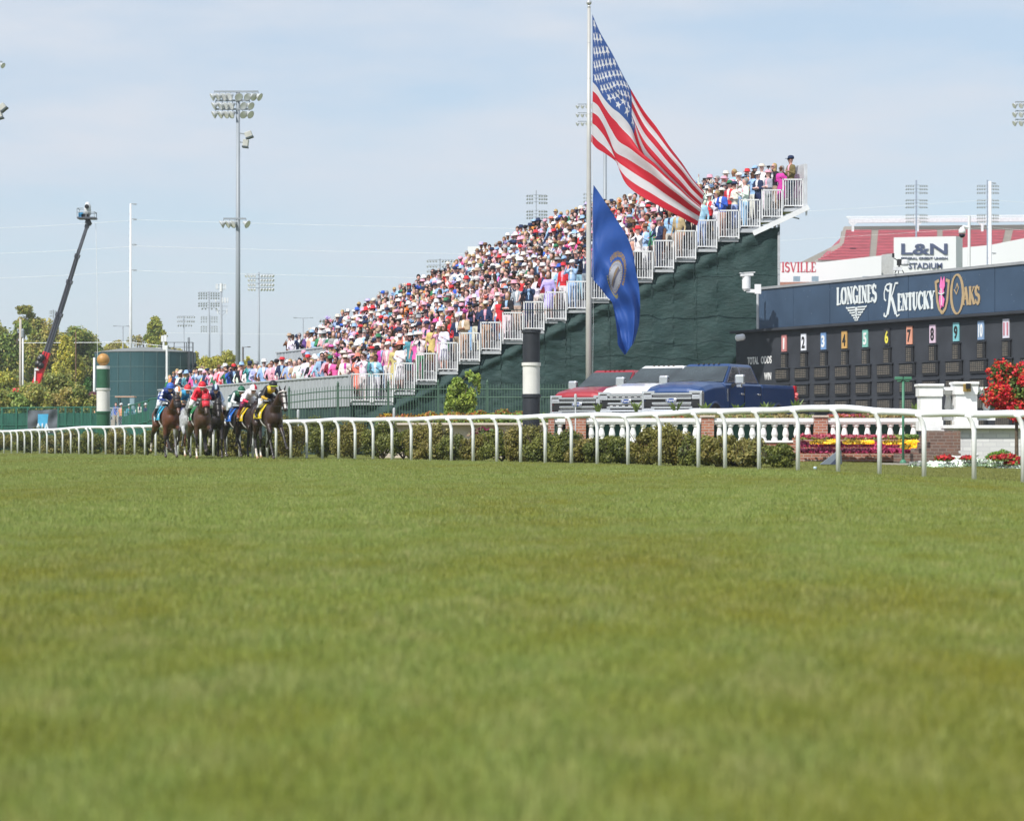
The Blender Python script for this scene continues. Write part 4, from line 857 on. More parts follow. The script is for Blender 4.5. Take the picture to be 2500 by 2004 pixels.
def make_jockey(base, yaw, label, silk, cap, second=None, glove=(.03, .03, .03), skin=(.50, .29, .19), breech=(.72, .72, .72), boot=(.02, .02, .022), band=None, chest=None, spots=None, roll_=0, cuff=None, dz=0, capsplit=None, scale=1.0, back=None):
    _, hp, sh, hd = JP; me = JM.copy(); c = centers(me); n = len(c); col_ = np.tile(np.array(silk), (n, 1))
    d = lambda q: np.linalg.norm(c - np.array(q), axis=1)
    leg = (c[:, 2] < 1.78 - 0) & (np.abs(c[:, 1]) > .14) & (c[:, 0] < .30) | (c[:, 0] < -.18) & (c[:, 2] < 1.97); arm = (np.abs(c[:, 1]) > .17) & (c[:, 0] > .12) & (c[:, 2] > 1.72)
    leg &= ~((c[:, 0] > .17) & (c[:, 2] > 1.72)); col_[leg] = breech
    if second: col_[arm] = second
    if cuff: col_[arm & (c[:, 2] < 1.86)] = cuff
    if chest: col_[(c[:, 0] > .17) & (np.abs(c[:, 1]) < .12) & ~leg & ~arm] = chest
    if back: col_[(c[:, 0] < .1) & ~leg] = back
    if spots: 
        for a in range(0, 3):
            for s in (-1, 1): col_[(d((.24 + .02 * a, s * (.2 + .03 * a), 2.06 - .11 * a)) < .045)] = spots
    col_[c[:, 2] < 1.50] = boot; col_[(c[:, 0] > .46) & (c[:, 2] < 1.9)] = glove; col_[(d(hd) < .16) & (c[:, 0] > .36)] = skin
    face_cols(me, col_); me.materials.append(clothm2) if not me.materials else me.materials.__setitem__(0, clothm2)
    o = bpy.data.objects.new('person', me); link(o); o.location = base + Vector((0, 0, dz)); o.rotation_euler = (roll_, 0, yaw); o.scale = (scale,) * 3; tag(o, label, 'jockey', 'jockeys riding the racehorses')
    cc = lambda nm, mb, cl: np_mesh(nm, *quads(mb), clothm2, cols=(np.tile(cl, (len(quads(mb)[1]), 1)) if np.ndim(cl) == 1 else cl), smooth=True, parent=o)
    q = MB(); prof = [(.118, -.03), (.124, .02), (.114, .07), (.085, .115), (.045, .142), (.005, .15)]; q.lathe(prof, hd + Vector((-.0, 0, .035)), 20, Matrix.Rotation(.18, 3, 'Y'), sx=1.16)
    V, Q = quads(q); cen = np.array([V[list(f)].mean(0) for f in Q]); cl = np.tile(np.array(cap), (len(Q), 1))
    if capsplit is not None:
        if capsplit[1] == 'half': cl[cen[:, 1] > hd.y] = capsplit[0]
        else: cl[np.abs(cen[:, 1] - hd.y) < .04] = capsplit[0]
    cc('helmet', q, cl)
    q = MB(); q.lathe([(.10, 0), (.135, -.006), (.135, .012), (.10, .014)], hd + Vector((.035, 0, .012)), 18, Matrix.Rotation(.15, 3, 'Y'), sx=1.15); cc('helmet_peak', q, band or cap)
    q = MB(); 
    for s in (-1, 1): q.box(hd + Vector((.112, s * .038, -.008)), (.025, .062, .042))
    q.tube([hd + Vector((.1 * math.cos(a), .088 * math.sin(a), -.004)) for a in np.linspace(-1.9, 1.9, 11)], .012, 5); cc('goggles', q, (.02, .02, .025))
    q = MB()
    for s in (-1, 1):
        an = Vector((-.16, s * .35, 1.30)); q.tube([an + Vector((.06, 0, .06)), an + Vector((.08, 0, -.06))], .015, 5); q.box(an + Vector((.09, 0, -.06)), (.05, .11, .02))
    cc('stirrups', q, (.45, .45, .46))
    return o
mat('num_white', (.75, .75, .72), .7); mat('num_dark', (.02, .02, .02), .7)
BAY = (.105, .036, .017); DBAY = (.075, .036, .020); BLK = (.018, .013, .012); DRK = (.035, .021, .016); GRY = (.40, .41, .42); CHEST = (.17, .062, .024)
def yw(deg): return R(-90 + deg)   # facing the camera, turned to its own left (picture right)
def pair(hkw, jkw, px, py, m, deg, **k):
    rt, base = make_horse(px, py, m, yw(deg), **hkw, **k); make_jockey(base, yw(deg), scale=k.get('scale', 1), **jkw); return rt
pair(dict(pose=0, coat=BAY, pts=BLK, label='bay racehorse with light blue saddle cloth, leftmost of the field', cloth_c=(.03, .38, .58), num='9', socks=('hr',), noseband=(.02, .02, .02, 0), hood=(.025, .02, .02)),
     dict(label='jockey in dark blue silks with white spots and a blue helmet', silk=(.012, .035, .17), cap=(.05, .14, .50), second=(.012, .04, .19), spots=(.72, .74, .78), breech=(.62, .65, .72), glove=(.01, .02, .06)), 407, 1113, 77, 22)
pair(dict(pose=2, coat=CHEST, pts=(.10, .04, .02), label='chestnut racehorse mostly hidden behind the grey horse', cloth_c=(.3, .3, .32), num='', socks=('fl', 'hl')),
     dict(label='jockey in tan silks with an orange and white helmet', silk=(.60, .60, .58), cap=(.72, .70, .68), capsplit=((.72, .20, .05), 'stripe'), second=(.45, .30, .14)), 428, 1111, 72, 20)
pair(dict(pose=1, coat=GRY, pts=(.20, .20, .21), label='grey racehorse with dappled coat between two bay horses', cloth_c=(.05, .06, .32), num='', grey=True, socks=('fl',)),
     dict(label='jockey in light blue and tan silks with a red helmet', silk=(.03, .27, .50), cap=(.62, .04, .05), second=(.42, .30, .13), breech=(.72, .72, .74), band=(.70, .66, .66)), 452, 1113, 75, 18)
pair(dict(pose=2, coat=BLK, pts=BLK, label='black racehorse behind the bay horse with the red hood', cloth_c=(.35, .01, .04), num=''),
     dict(label='jockey in navy and pale blue silks with a striped helmet', silk=(.015, .025, .08), cap=(.012, .02, .06), capsplit=((.50, .64, .80), 'stripe'), second=(.45, .56, .74)), 523, 1114, 75.5, 12)
pair(dict(pose=0, coat=DBAY, pts=BLK, label='dark bay racehorse with green saddle cloth and red hood', cloth_c=(.03, .30, .09), num='5', hood=(.62, .03, .05), socks=('fr', 'fl')),
     dict(label='jockey in bright red silks with a red helmet and white band', silk=(.66, .012, .035), cap=(.62, .015, .03), band=(.72, .66, .66), glove=(.03, .03, .03), boot=(.02, .02, .02)), 489, 1116, 79.5, 14)
pair(dict(pose=1, coat=BLK, pts=BLK, label='black racehorse with royal blue saddle cloth at the rear of the right hand bunch', cloth_c=(.02, .13, .50), num='2'),
     dict(label='jockey in green silks with white sleeves and a green helmet', silk=(.012, .10, .045), cap=(.012, .12, .06), second=(.62, .66, .66), back=(.012, .05, .05), band=(.70, .70, .70), breech=(.60, .64, .62)), 578, 1112, 73, 26)
pair(dict(pose=2, coat=DRK, pts=BLK, label='brown racehorse with yellow saddle cloth, middle of the right hand bunch', cloth_c=(.72, .52, .01), num='4', socks=('fl',), hood=(.02, .02, .022)),
     dict(label='jockey in white silks with red shoulders and red and white helmet', silk=(.72, .70, .72), cap=(.72, .70, .70), capsplit=((.62, .03, .06), 'half'), cuff=(.66, .03, .08), breech=(.10, .02, .06), boot=(.28, .08, .04)), 609, 1114, 75.5, 22)
pair(dict(pose=1, coat=(.040, .020, .014), pts=BLK, label='nearly black racehorse with white browband leading on the right', cloth_c=(.62, .48, .02), num='7', blaze=3, socks=('hr',), scale=1.03),
     dict(label='jockey in black and gold silks with black helmet and yellow band', silk=(.012, .012, .014), cap=(.016, .016, .020), chest=(.70, .44, .02), band=(.45, .55, .05), second=(.015, .013, .014), breech=(.60, .60, .62), glove=(.02, .03, .05), cuff=(.5, .30, .02)), 655, 1117, 81, 24)
# ================================================================== TOTE BOARD
BA = P(1797, HOR, 66); BB = P(2560, HOR, 66 + (78.6 - 66) * (763 / 703)); BA.z = BB.z = 0
BDIR = (BB - BA); BL = BDIR.length; BDIR.normalize(); BN = Vector((BDIR.y, -BDIR.x, 0))   # normal towards the viewer
if BN.y > 0: BN = -BN
def BU(px):
    k = (px - 1250) / FPX; return (k * BA.y - BA.x) / (BDIR.x - k * BDIR.y)
def BZ(px, py): 
    y = (BA + BDIR * BU(px)).y; return EYE + (HOR - py) * y / FPX
board = empty('tote_board', BA, label='long black racetrack odds board with blue advertising panel, cream lettering and numbered plates', cat='odds board')
def BP(u, z, d=0): return BDIR * u + BN * d + Vector((0, 0, z))
def bbox(mb, u0, u1, z0, z1, d0, d1): mb.hexa([BP(u0, z0, d0), BP(u1, z0, d0), BP(u1, z0, d1), BP(u0, z0, d1), BP(u0, z1, d0), BP(u1, z1, d0), BP(u1, z1, d1), BP(u0, z1, d1)])
blackp = mat('board_black_paint', (.038, .042, .050), .6, var=.2, nscale=1.2, spec=.3); bluep = mat('board_blue_panel', (.040, .070, .118), .45, var=.15, nscale=.9, spec=.4)
zb = 6.0  # lower edge of the blue panel: constant height
Z_BB = BZ(1855, 803); Z_BT = BZ(1855, 708); ZK = BZ(1797, 815)
print('board', BL, Z_BB, Z_BT, ZK)
q = MB(); bbox(q, 0, BL + 4, .0, ZK, -.9, 0); q.build('board_body', blackp, board)
q = MB(); bbox(q, -.12, BL + 4, ZK, Z_BB - .02, -.95, .22); q.build('board_cornice', blackp, board, bevel=.02)
u0 = BU(1855)
q = MB()
k = u0; n = 0
while k < BL + 3: bbox(q, k, k + 2.38, Z_BB, Z_BT, -.25, .05 + .004 * (n % 2)); k += 2.4; n += 1
q.build('blue_panel', bluep, board)
q = MB(); bbox(q, u0 - .03, BL + 4, Z_BT + .001, Z_BT + .09, -.3, .10); bbox(q, u0 - .06, u0 - .002, Z_BB, Z_BT, -.2, .1); q.build('panel_trim', mat('trim_grey', (.28, .29, .30), .5), board)
q = MB()
g = random.Random(5)
for k in range(40):
    u = u0 + .4 + k * .6 % (BL - 2); u = u0 + g.random() * (BL - u0); z = Z_BB + .15 + g.random() * (Z_BT - Z_BB - .3); bbox(q, u, u + .03, z, z + .03, .055, .063)
q.build('panel_bolts', mat('bolt_grey', (.12, .16, .22), .5), board)
def bmap(u, z, d): return BP(u, z, .062 + d)
ivory = mat('ivory_letter', (.62, .66, .66), .5, var=.05); gold = mat('gold_letter', (.40, .29, .16), .5, var=.08)
def bh(px, y0, y1): return abs(BZ(px, y0) - BZ(px, y1))
# LONGINES with the winged hourglass under it
q = MB(); ua, ub = BU(2047), BU(2144); z0 = BZ(2047, 744.5); h = BZ(2047, 704) - z0
stroke_text(q, 'LONGINES', ua, z0, h, ub - ua, .115, bmap, gap=.07); q.build('sponsor_lettering', ivory, board)
q = MB(); uc = (BU(2070) + BU(2120)) / 2; zc = BZ(2095, 748); W = (BU(2119) - BU(2070)) / 2
for i in range(5):
    zz = zc - .02 - i * .088; w0 = W * (1 - i * .185)
    for s in (-1, 1): ribbon(q, [(uc + s * w0, zz), (uc + s * w0 * .93, zz - .02), (uc + s * .10, zz - .012)], .05, bmap)
ribbon(q, [(uc, zc - .05), (uc, zc - .12)], .12, bmap)
for s in (-1, 1): ribbon(q, [(uc + s * .07, zc - .12), (uc - s * .05, zc - .30), (uc + s * .09, zc - .47)], .035, bmap)
ribbon(q, [(uc - .09, zc - .48), (uc + .09, zc - .48)], .03, bmap); q.build('winged_emblem', ivory, board)
# KENTUCKY with a tall swash K
q = MB(); ua, ub = BU(2196), BU(2286); z0 = BZ(2240, 755.5); h = BZ(2240, 711) - z0
stroke_text(q, 'ENTUCKY', ua, z0, h * .92, ub - ua, .115, bmap, gap=.05)
zk0 = BZ(2180, 775); zk1 = BZ(2180, 692); H = zk1 - zk0; uk = BU(2163); K = BU(2197) - uk
pts = lambda L_: [(uk + K * a, zk0 + H * b) for a, b in L_]
for wd, L_ in ((.06, [(.42, .80), (.28, .78), (.14, .84), (.08, .90), (.2, .97), (.42, .99)]), (.13, [(.50, .97), (.44, .7), (.36, .35), (.26, .12)]), (.06, [(.26, .12), (.14, .03), (.0, .06), (.02, .13)]), (.06, [(.98, .99), (.8, .99), (.62, .72), (.44, .5)]), (.13, [(.55, .56), (.68, .35), (.82, .12)]), (.05, [(.82, .12), (.92, .02), (1.08, .06)]), (.05, [(.08, .88), (.0, .72), (.02, .55), (.12, .5)])):
    ribbon(q, pts(L_), wd, bmap)
q.build('race_lettering', ivory, board)
# horseshoe emblem with a pink lily, then OAKS
q = MB(); ua, ub = BU(2289), BU(2321); z0 = BZ(2305, 767); z1 = BZ(2305, 676); K = ub - ua; H = z1 - z0
pts = lambda L_: [(ua + K * a, z0 + H * b) for a, b in L_]
for s in (0, 1):
    f = lambda a: a if s == 0 else 1 - a
    ribbon(q, pts([(f(.0), .86), (f(.06), .6), (f(.12), .35), (f(.26), .15), (f(.48), .03)]), .10, bmap); ribbon(q, pts([(f(-.03), .86), (f(.2), .90)]), .10, bmap)
q.build('horseshoe_emblem', gold, board)
pinkm = mat('pink_petal', (.72, .16, .40), .5, var=.25, nscale=6)
q = MB(); cx, cz = ua + K * .52, z0 + H * .52; bm2 = lambda u, z, d: BP(u, z, .085 + d)
for a, L_, wd in ((100, .52, .26), (68, .55, .24), (150, .26, .2), (30, .22, .18), (255, .42, .28), (290, .38, .26), (215, .3, .22)):
    d = Vector((math.cos(R(a)), math.sin(R(a)))); Lh = Vector((d.x * L_ * .62, d.y * L_ * 1.15)); nrm = Vector((-d.y, d.x)) * wd * .42
    c0 = Vector((cx, cz)); ml = c0 + Lh * .5; RC[0] += 1; dz = .01 + .002 * (RC[0] % 9)
    q.prism([(c0.x, c0.y), (ml.x - nrm.x, ml.y - nrm.y), ((c0 + Lh).x, (c0 + Lh).y), (ml.x + nrm.x, ml.y + nrm.y)], 0, dz, f=lambda x, z, y: bm2(x, z, y))
q.build('pink_lily', pinkm, board)
q = MB()
for a, L_ in ((20, .16), (160, .18), (270, .34), (95, .2)):
    ribbon(q, [(cx, cz), (cx + math.cos(R(a)) * L_, cz + math.sin(R(a)) * L_)], .03, lambda u, z, d: BP(u, z, .108 + d))
q.build('lily_stamens', ivory, board)
q = MB(); ua, ub = BU(2355), BU(2396); z0 = BZ(2375, 743); h = BZ(2375, 697) - z0
stroke_text(q, 'AKS', ua, z0, h * .92, ub - ua, .115, bmap, gap=.05)
uo = BU(2341); Ko = (BU(2356) - BU(2327)) / 2; zo = (BZ(2341, 766) + BZ(2341, 671)) / 2; Ho = (BZ(2341, 671) - BZ(2341, 766)) / 2
for a in np.linspace(0, 360, 29)[:-1]:
    b = a + 360 / 28; wd = .05 + .07 * abs(math.cos(R(a))); ribbon(q, [(uo + Ko * math.cos(R(a)), zo + Ho * math.sin(R(a))), (uo + Ko * math.cos(R(b)), zo + Ho * math.sin(R(b)))], wd, bmap)
ribbon(q, [(uo - Ko * .5, zo + Ho * .25), (uo - Ko * .1, zo + Ho * .0), (uo + Ko * .25, zo + Ho * .3), (uo, zo + Ho * .55), (uo - Ko * .2, zo + Ho * .3)], .035, bmap)
q.build('race_lettering', gold, board)
# number plates
def text_on(s, u, z, h, wtot, m_, d0, name, parent, bold=.0, align='CENTER', stretch=None):
    me = text_mb(s, h, 1, .008, bold=bold, align=align); xs = [v.co.x for v in me.vertices]; w_ = max(xs) - min(xs); k = (wtot / w_) if wtot else (stretch or 1)
    mid = (max(xs) + min(xs)) / 2 if align == 'CENTER' else min(xs)
    for v in me.vertices:
        x, y, zz = v.co; v.co = BP(u + (x - mid) * k, z + y, d0 + zz + .005)
    me.materials.append(m_); o = bpy.data.objects.new(name, me); link(o, parent); return o
PL = [(1916, 838, (.50, .20, .19), '1', 'w'), (1963.5, 835, (.70, .72, .78), '2', 'k'), (2012, 832.5, (.16, .28, .50), '3', 'w'), (2063, 829.5, (.52, .31, .10), '4', 'k'), (2114, 826, (.19, .44, .38), '5', 'w'), (2167, 822.5, (.03, .03, .035), '6', 'y'),
      (2222, 818.5, (.62, .28, .19), '7', 'k'), (2278.5, 815, (.60, .46, .56), '8', 'k'), (2336, 810.5, (.19, .46, .50), '9', 'k'), (2396.5, 806.5, (.20, .30, .46), '10', 'w'), (2458, 802, (.58, .56, .64), '11', 'r')]
tw = mat('digit_white', (.72, .72, .70), .6); tk = mat('digit_black', (.02, .02, .02), .6); ty = mat('digit_yellow', (.70, .62, .08), .6); tr_ = mat('digit_red', (.45, .12, .16), .6)
louv = bpy.data.materials.new('flap_digits'); louv.use_nodes = True; nn = louv.node_tree; bs = nn.nodes['Principled BSDF']; bs.inputs['Roughness'].default_value = .6
tcn = nn.nodes.new('ShaderNodeTexCoord'); br = nn.nodes.new('ShaderNodeTexBrick'); br.offset = 0; br.inputs['Color1'].default_value = (.19, .165, .13, 1); br.inputs['Color2'].default_value = (.10, .095, .085, 1); br.inputs['Mortar'].default_value = (.012, .012, .013, 1)
br.inputs['Scale'].default_value = 1; br.inputs['Brick Width'].default_value = .105; br.inputs['Row Height'].default_value = .062; br.inputs['Mortar Size'].default_value = .016; br.inputs['Bias'].default_value = -.2
nn.links.new(tcn.outputs['UV'], br.inputs['Vector']); nn.links.new(br.outputs[0], bs.inputs['Base Color'])
def flap(uc, zc, w_, h_, name, parent):
    q = MB(); bbox(q, uc - w_ / 2, uc + w_ / 2, zc - h_ / 2, zc + h_ / 2, .005, .05); me_ = q.build(name, mat('flap_case', (.016, .017, .019), .6), parent)
    f = MB(); e = .03; f.poly([BP(uc - w_ / 2 + e, zc - h_ / 2 + e + .04, .056), BP(uc + w_ / 2 - e - .1, zc - h_ / 2 + e + .04, .056), BP(uc + w_ / 2 - e - .1, zc + h_ / 2 - e, .056), BP(uc - w_ / 2 + e, zc + h_ / 2 - e, .056)])
    o = f.build('flap_digits', louv, me_); uv = o.data.uv_layers.new(name='UVMap'); W_ = w_ - 2 * e - .1; H_ = h_ - 2 * e - .04
    for l_, c_ in zip(uv.data, ((0, 0), (W_, 0), (W_, H_), (0, H_))): l_.uv = c_
    q2 = MB(); bbox(q2, uc - w_ / 2 - .03, uc + w_ / 2 + .03, zc + h_ / 2 + .002, zc + h_ / 2 + .04, .0, .085); q2.build('flap_hood', blackp, me_)
PHt = .57
for i, (px, py, c, s, tc_) in enumerate(PL):
    u = BU(px); z = BZ(px, py); w_ = .33; q = MB(); bbox(q, u - w_ / 2, u + w_ / 2, z - .3, z + .3, .005, .04)
    pl = q.build('number_plate', mat('plate_%d' % i, c, .5, var=.08), board)
    text_on(s, u, z - .2, .40, .09 if s == '1' else .2 if len(s) == 1 else .23, {'w': tw, 'k': tk, 'y': ty, 'r': tr_}[tc_], .042, 'plate_number', pl, bold=.03)
    flap(u + .02, z - .3 - .36, .44, .56, 'flap_display', board)
for r in range(4):
    for i, (px, py, c, s, tc_) in enumerate(PL[:11] + [(2522, 797, 0, 0, 0)]):
        u = BU(px) - .12; z = BZ(PL[5][0], [896, 942, 982, 1014][r] ) + (0)
        zrow = [2.93, 2.34, 1.76, 1.2][r]
        flap(u, zrow, .92, .42, 'pool_display', board)
whl = mat('board_lettering', (.66, .66, .64), .6)
text_on('TOTAL', BU(1838.5), BZ(1838, 889), .27, BU(1852) - BU(1825), whl, .0, 'odds_lettering', board, bold=.02)
text_on('ODDS', BU(1871), BZ(1871, 887), .27, BU(1884) - BU(1858), whl, .0, 'odds_lettering', board, bold=.02)
text_on('WIN', BU(1874.5), BZ(1874, 927), .27, BU(1883) - BU(1866), whl, .0, 'odds_lettering', board, bold=.02)
# bracket lamp at the board's left end
q = MB(); q.lathe([(.05, 0), (.12, .05), (.12, .3), (.08, .36)], P(1795, 826, 67) - BA, 12, Matrix.Rotation(R(80), 3, 'Y')); q.bar(P(1797, 823, 67) - BA, P(1803, 824, 66.5) - BA, .06); q.build('corner_lamp', whp, board)

# ------------------------------------------------------------------ cameras on poles
def lathe_at(mb, px, py, m, prof, o, **k): mb.lathe(prof, P(px, py, m) - o, **k)
b = P(1850, 803, 67.6); cm = empty('security_camera', b, label='white security camera on a grey pole at the left end of the blue panel', cat='security camera')
q = MB(); q.tube([(0, 0, 0), (0, 0, P(1850, 700, 68.5).z - b.z)], .05, 10); q.build('pole', steel, cm)
q = MB(); o = b
q.box(P(1850, 706, 68.5) - o, (.22, .2, .34)); q.bar(P(1850, 711, 68.5) - o, P(1822, 710, 68.5) - o, .12); q.bar(P(1822, 710, 68.5) - o, P(1819, 700, 68.5) - o, .16)
q.lathe([(.10, -.32), (.15, -.25), (.15, .18), (.10, .24)], P(1822, 688, 68.5) - o, 14); q.build('mount', whp, cm, smooth=False)
q = MB(); q.box(P(1823, 670.5, 68.5) - o, (.46, .3, .12), M=Matrix.Rotation(-.05, 3, 'Y')); q.box(P(1824, 666.5, 68.5) - o, (.56, .34, .03), M=Matrix.Rotation(-.05, 3, 'Y')); q.build('camera_housing', whp, cm, bevel=.01)
b = P(2366, 652, 60); cm = empty('dome_camera', b, label='white dome camera hanging from a slim pole beside the stadium sign', cat='security camera')
q = MB(); q.tube([(0, 0, -5.5), (0, 0, P(0, 527, 60).z - b.z)], .06, 10); q.tube([P(2366, 556, 60) - b, P(2352, 553, 60) - b, P(2349, 560, 60) - b], .06, 8); q.build('pole', whp, cm)
q = MB(); q.lathe([(.06, .22), (.14, .1), (.15, -.02), (.13, -.04)], P(2349, 568, 60) - b, 14); q.build('dome_cap', whp, cm, smooth=True)
q = MB(); q.lathe([(.13, 0), (.12, -.08), (.06, -.14), (.01, -.15)], P(2349, 572, 60) - b, 14); q.build('dome_lens', mat('dark_glass', (.015, .018, .03), .1), cm, smooth=True)
b = BA + BDIR * BU(2195); b.z = Z_BT + .1; TVS = .6
tvc = empty('television_camera', b, label='television camera with white rain cover on top of the blue panel', cat='camera')
q = MB()
for a in (90, 210, 330): q.bar((0, 0, .45), (.3 * math.cos(R(a)), .3 * math.sin(R(a)), 0), .04)
q.build('tripod', mat('black_metal', (.02, .02, .022), .5), tvc)
q = MB(); q.box((0, 0, .62), (.22, .3, .34)); q.bar((-.05, 0, .7), (-.32, -.1, .86), .05); q.box((-.34, -.1, 1.0), (.12, .12, .24)); q.build('camera_head', MATS['black_metal'], tvc, bevel=.02)
q = MB(); q.lathe([(.12, -.2), (.2, -.1), (.17, .1), (.06, .16)], (.32, 0, .62), 10, sx=1.4); q.box((-.1, -.05, .25), (.5, .3, .2)); q.build('rain_cover', mat('cover_white', (.6, .61, .62), .7, bump=.4, bscale=8), tvc)

tvc.scale = (TVS,) * 3
# ================================================================== STADIUM AND SIGN
MS = 14.0
stadium = empty('stadium', P(2200, HOR, MS), label='distant football stadium with red seats, white walls and a light roof truss', cat='stadium')
so2 = Vector(stadium.location)
sp = lambda px, py, m=MS: P(px, py, m) - so2
stw = mat('stadium_white', (.76, .77, .78), .7, var=.05, nscale=.05); conc = mat('stadium_concrete', (.36, .33, .29), .8, var=.12, nscale=.2)
def slab(mb, pts, m, dm, ):
    """outline in photo pixels at depth m, extruded backwards by dm metres"""
    a = [sp(x, y, m) for x, y in pts]; mb.v_base = len(mb.v); n = len(a); b0 = len(mb.v)
    mb.v += [tuple(p) for p in a] + [tuple(p + Vector((0, dm, 0))) for p in a]
    mb.f.append(tuple(range(b0, b0 + n))); mb.f.append(tuple(range(b0 + 2 * n - 1, b0 + n - 1, -1))); mb.mi += [0, 0]
    for i in range(n): j = (i + 1) % n; mb.f.append((b0 + j, b0 + i, b0 + n + i, b0 + n + j)); mb.mi.append(0)
q = MB(); slab(q, [(1700, 688), (1700, 648), (2008, 640), (2152, 624), (2152, 760), (1700, 760)], 15.5, 25); q.build('left_building', stw, stadium)
q = MB(); slab(q, [(1690, 760), (1690, 690), (2060, 688), (2060, 760)], 15.8, 5); q.build('brick_base', mat('stadium_brick', (.38, .17, .12), .8), stadium)
q = MB(); slab(q, [(2154, 760), (2154, 622), (2186, 618), (2186, 760)], 15.2, 30); q.build('grey_pier', mat('pier_grey', (.45, .45, .44), .7), stadium)
q = MB(); slab(q, [(2340, 760), (2340, 606), (2420, 598), (2560, 570), (2560, 760)], 15, 40); q.build('right_building', stw, stadium)
q = MB()
for x in (1945, 1990, 2114): q.box(sp(x, 681, 15.9), (16 / 15.5, .4, 12 / 15.5))
q.build('building_windows', mat('pale_window', (.25, .33, .42), .3), stadium)
# seats: rising rows between left edge line and right
seatm = mat('red_seats', (.40, .065, .085), .6, var=.18, nscale=.6)
SEG = [MB() for _ in range(4)]; c = MB(); rows = 20
for r in range(rows):
    t = r / (rows - 1); y = 634 - (634 - 564) * t; m = 15 - 3 * t
    xl = 1998 + (2056 - 1998) * min(1, t * 2.2) + (8 * max(0, t - .45))
    p0 = sp(xl, y, m); p1 = sp(2560, y - 6 * (1 - t), m); dz = (634 - 564) / rows / m
    segs = [(xl, 2122 + 6 * t), (2139 + 6 * t, 2288), (2302, 2438 + 16 * t), (2458 + 16 * t, 2580)]
    for si, (xa_, xb_) in enumerate(segs):
        if xb_ - xa_ < 4: continue
        q = SEG[si]
        aa = sp(xa_, y, m); bb = sp(xb_, y, m); q.hexa([aa, bb, bb + Vector((0, .5, 0)), aa + Vector((0, .5, 0)), aa + Vector((0, .1, dz * .74)), bb + Vector((0, .1, dz * .74)), bb + Vector((0, .5, dz * .74)), aa + Vector((0, .5, dz * .74))])
    aa = sp(xl - 1, y + .4, m) + Vector((0, .6, -.1)); bb = sp(2600, y + .4, m) + Vector((0, .6, -.1)); c.hexa([aa, bb, bb + Vector((0, 3.5, 0)), aa + Vector((0, 3.5, 0)), aa + Vector((0, 0, dz * 1.03)), bb + Vector((0, 0, dz * 1.03)), bb + Vector((0, 3.5, dz * 1.03)), aa + Vector((0, 3.5, dz * 1.03))])

for si in range(4):
    t0, t1 = 0.0, 1.0; xs0 = [(1998, 2122), (2139, 2288), (2302, 2438), (2458, 2580)][si]; xs1 = [(2068, 2128), (2145, 2288), (2302, 2454), (2474, 2580)][si]
    A = [sp(xs0[0], 634, 15), sp(xs0[1], 634, 15), sp(xs1[1], 565, 12), sp(xs1[0], 565, 12)]; d_ = Vector((0, .45, -.12)); SEG[si].hexa([p_ + d_ for p_ in A] + [p_ + d_ + Vector((0, .2, .05)) for p_ in A])
    SEG[si].build('red_seating', seatm, stadium)
c.build('seating_steps', conc, stadium)
q = MB(); slab(q, [(2064, 566), (2064, 553), (2500, 549), (2560, 549), (2560, 566)], 11.9, 2); slab(q, [(1952, 642), (2052, 592), (2062, 553), (2067, 553), (2060, 594), (2004, 640)], 14.0, 1.5); q.build('concrete_rim', conc, stadium)
q = MB()
aa = (2070, 541); q.bar(sp(2072, 540, 12), sp(2560, 536, 12), .6, .8); q.bar(sp(2066, 530, 11.8), sp(2560, 526, 11.8), .3); q.bar(sp(2078, 536, 12), sp(2560, 532, 12), .3)
for k in range(90):
    x = 2068 + k * 5.5; q.bar(sp(x, 530 - k * .04, 11.8), sp(x + 7, 538 - k * .04, 12), .22)
for x in (2082, 2240, 2398, 2530): q.bar(sp(x, 566, 12.1), sp(x, 545, 12.1), .45); q.bar(sp(x, 552, 12.1), sp(x - 9, 543, 12.1), .3); q.bar(sp(x, 552, 12.1), sp(x + 9, 543, 12.1), .3)
q.build('roof_truss', mat('truss_white', (.66, .68, .70), .5), stadium)
def flat_text(s, px0, px1, py0, py1, m, mt, name, parent, org, bold=0, stroke=False, dy=-.06):
    h = (py0 - py1) / m; wd = (px1 - px0) / m; p0 = P(px0, py0, m) - org
    if stroke:
        q = MB(); stroke_text(q, s, 0, 0, h, wd, h * .14, lambda x, z, d: tuple(p0 + Vector((x, dy - d, z)))); return q.build(name, mt, parent)
    me = text_mb(s, h, 1, .1, bold=bold, align='LEFT'); xs = [v.co.x for v in me.vertices]; k = wd / (max(xs) - min(xs)); x0 = min(xs)
    for v in me.vertices: x, y, z = v.co; v.co = p0 + Vector(((x - x0) * k, dy - z, y))
    me.materials.append(mt); return link(bpy.data.objects.new(name, me), parent)
flat_text('LOUISVILLE', 1862, 1992, 664, 640.5, 15.5, mat('red_letter', (.50, .03, .06), .6), 'wall_lettering', stadium, so2, stroke=True)
sign = empty('stadium_sign', P(2262, 760, 17), label='tall white sign block with dark blue letters before the red stadium seats', cat='sign')
so3 = Vector(sign.location); q = MB()
p = lambda x, y, m: P(x, y, m) - so3
q.hexa([p(2182, 760, 17), p(2334, 760, 17), p(2350, 760, 16.4), p(2200, 760, 16.4), p(2182, 580, 17), p(2334, 577, 17), p(2350, 578, 16.4), p(2200, 580, 16.4)]); q.build('sign_block', stw, sign)
nvy = mat('navy_letter', (.055, .075, .15), .6)
for s_, x0, x1, y0, y1, bd in (('L&N', 2200, 2313, 621, 594, .022), ('FEDERAL CREDIT UNION', 2200, 2313, 633.5, 628, .01), ('STADIUM', 2218, 2300, 656, 641.5, .015)):
    flat_text(s_, x0, x1, y0, y1, 17, nvy, 'sign_lettering', sign, so3, bold=bd, dy=-.074)
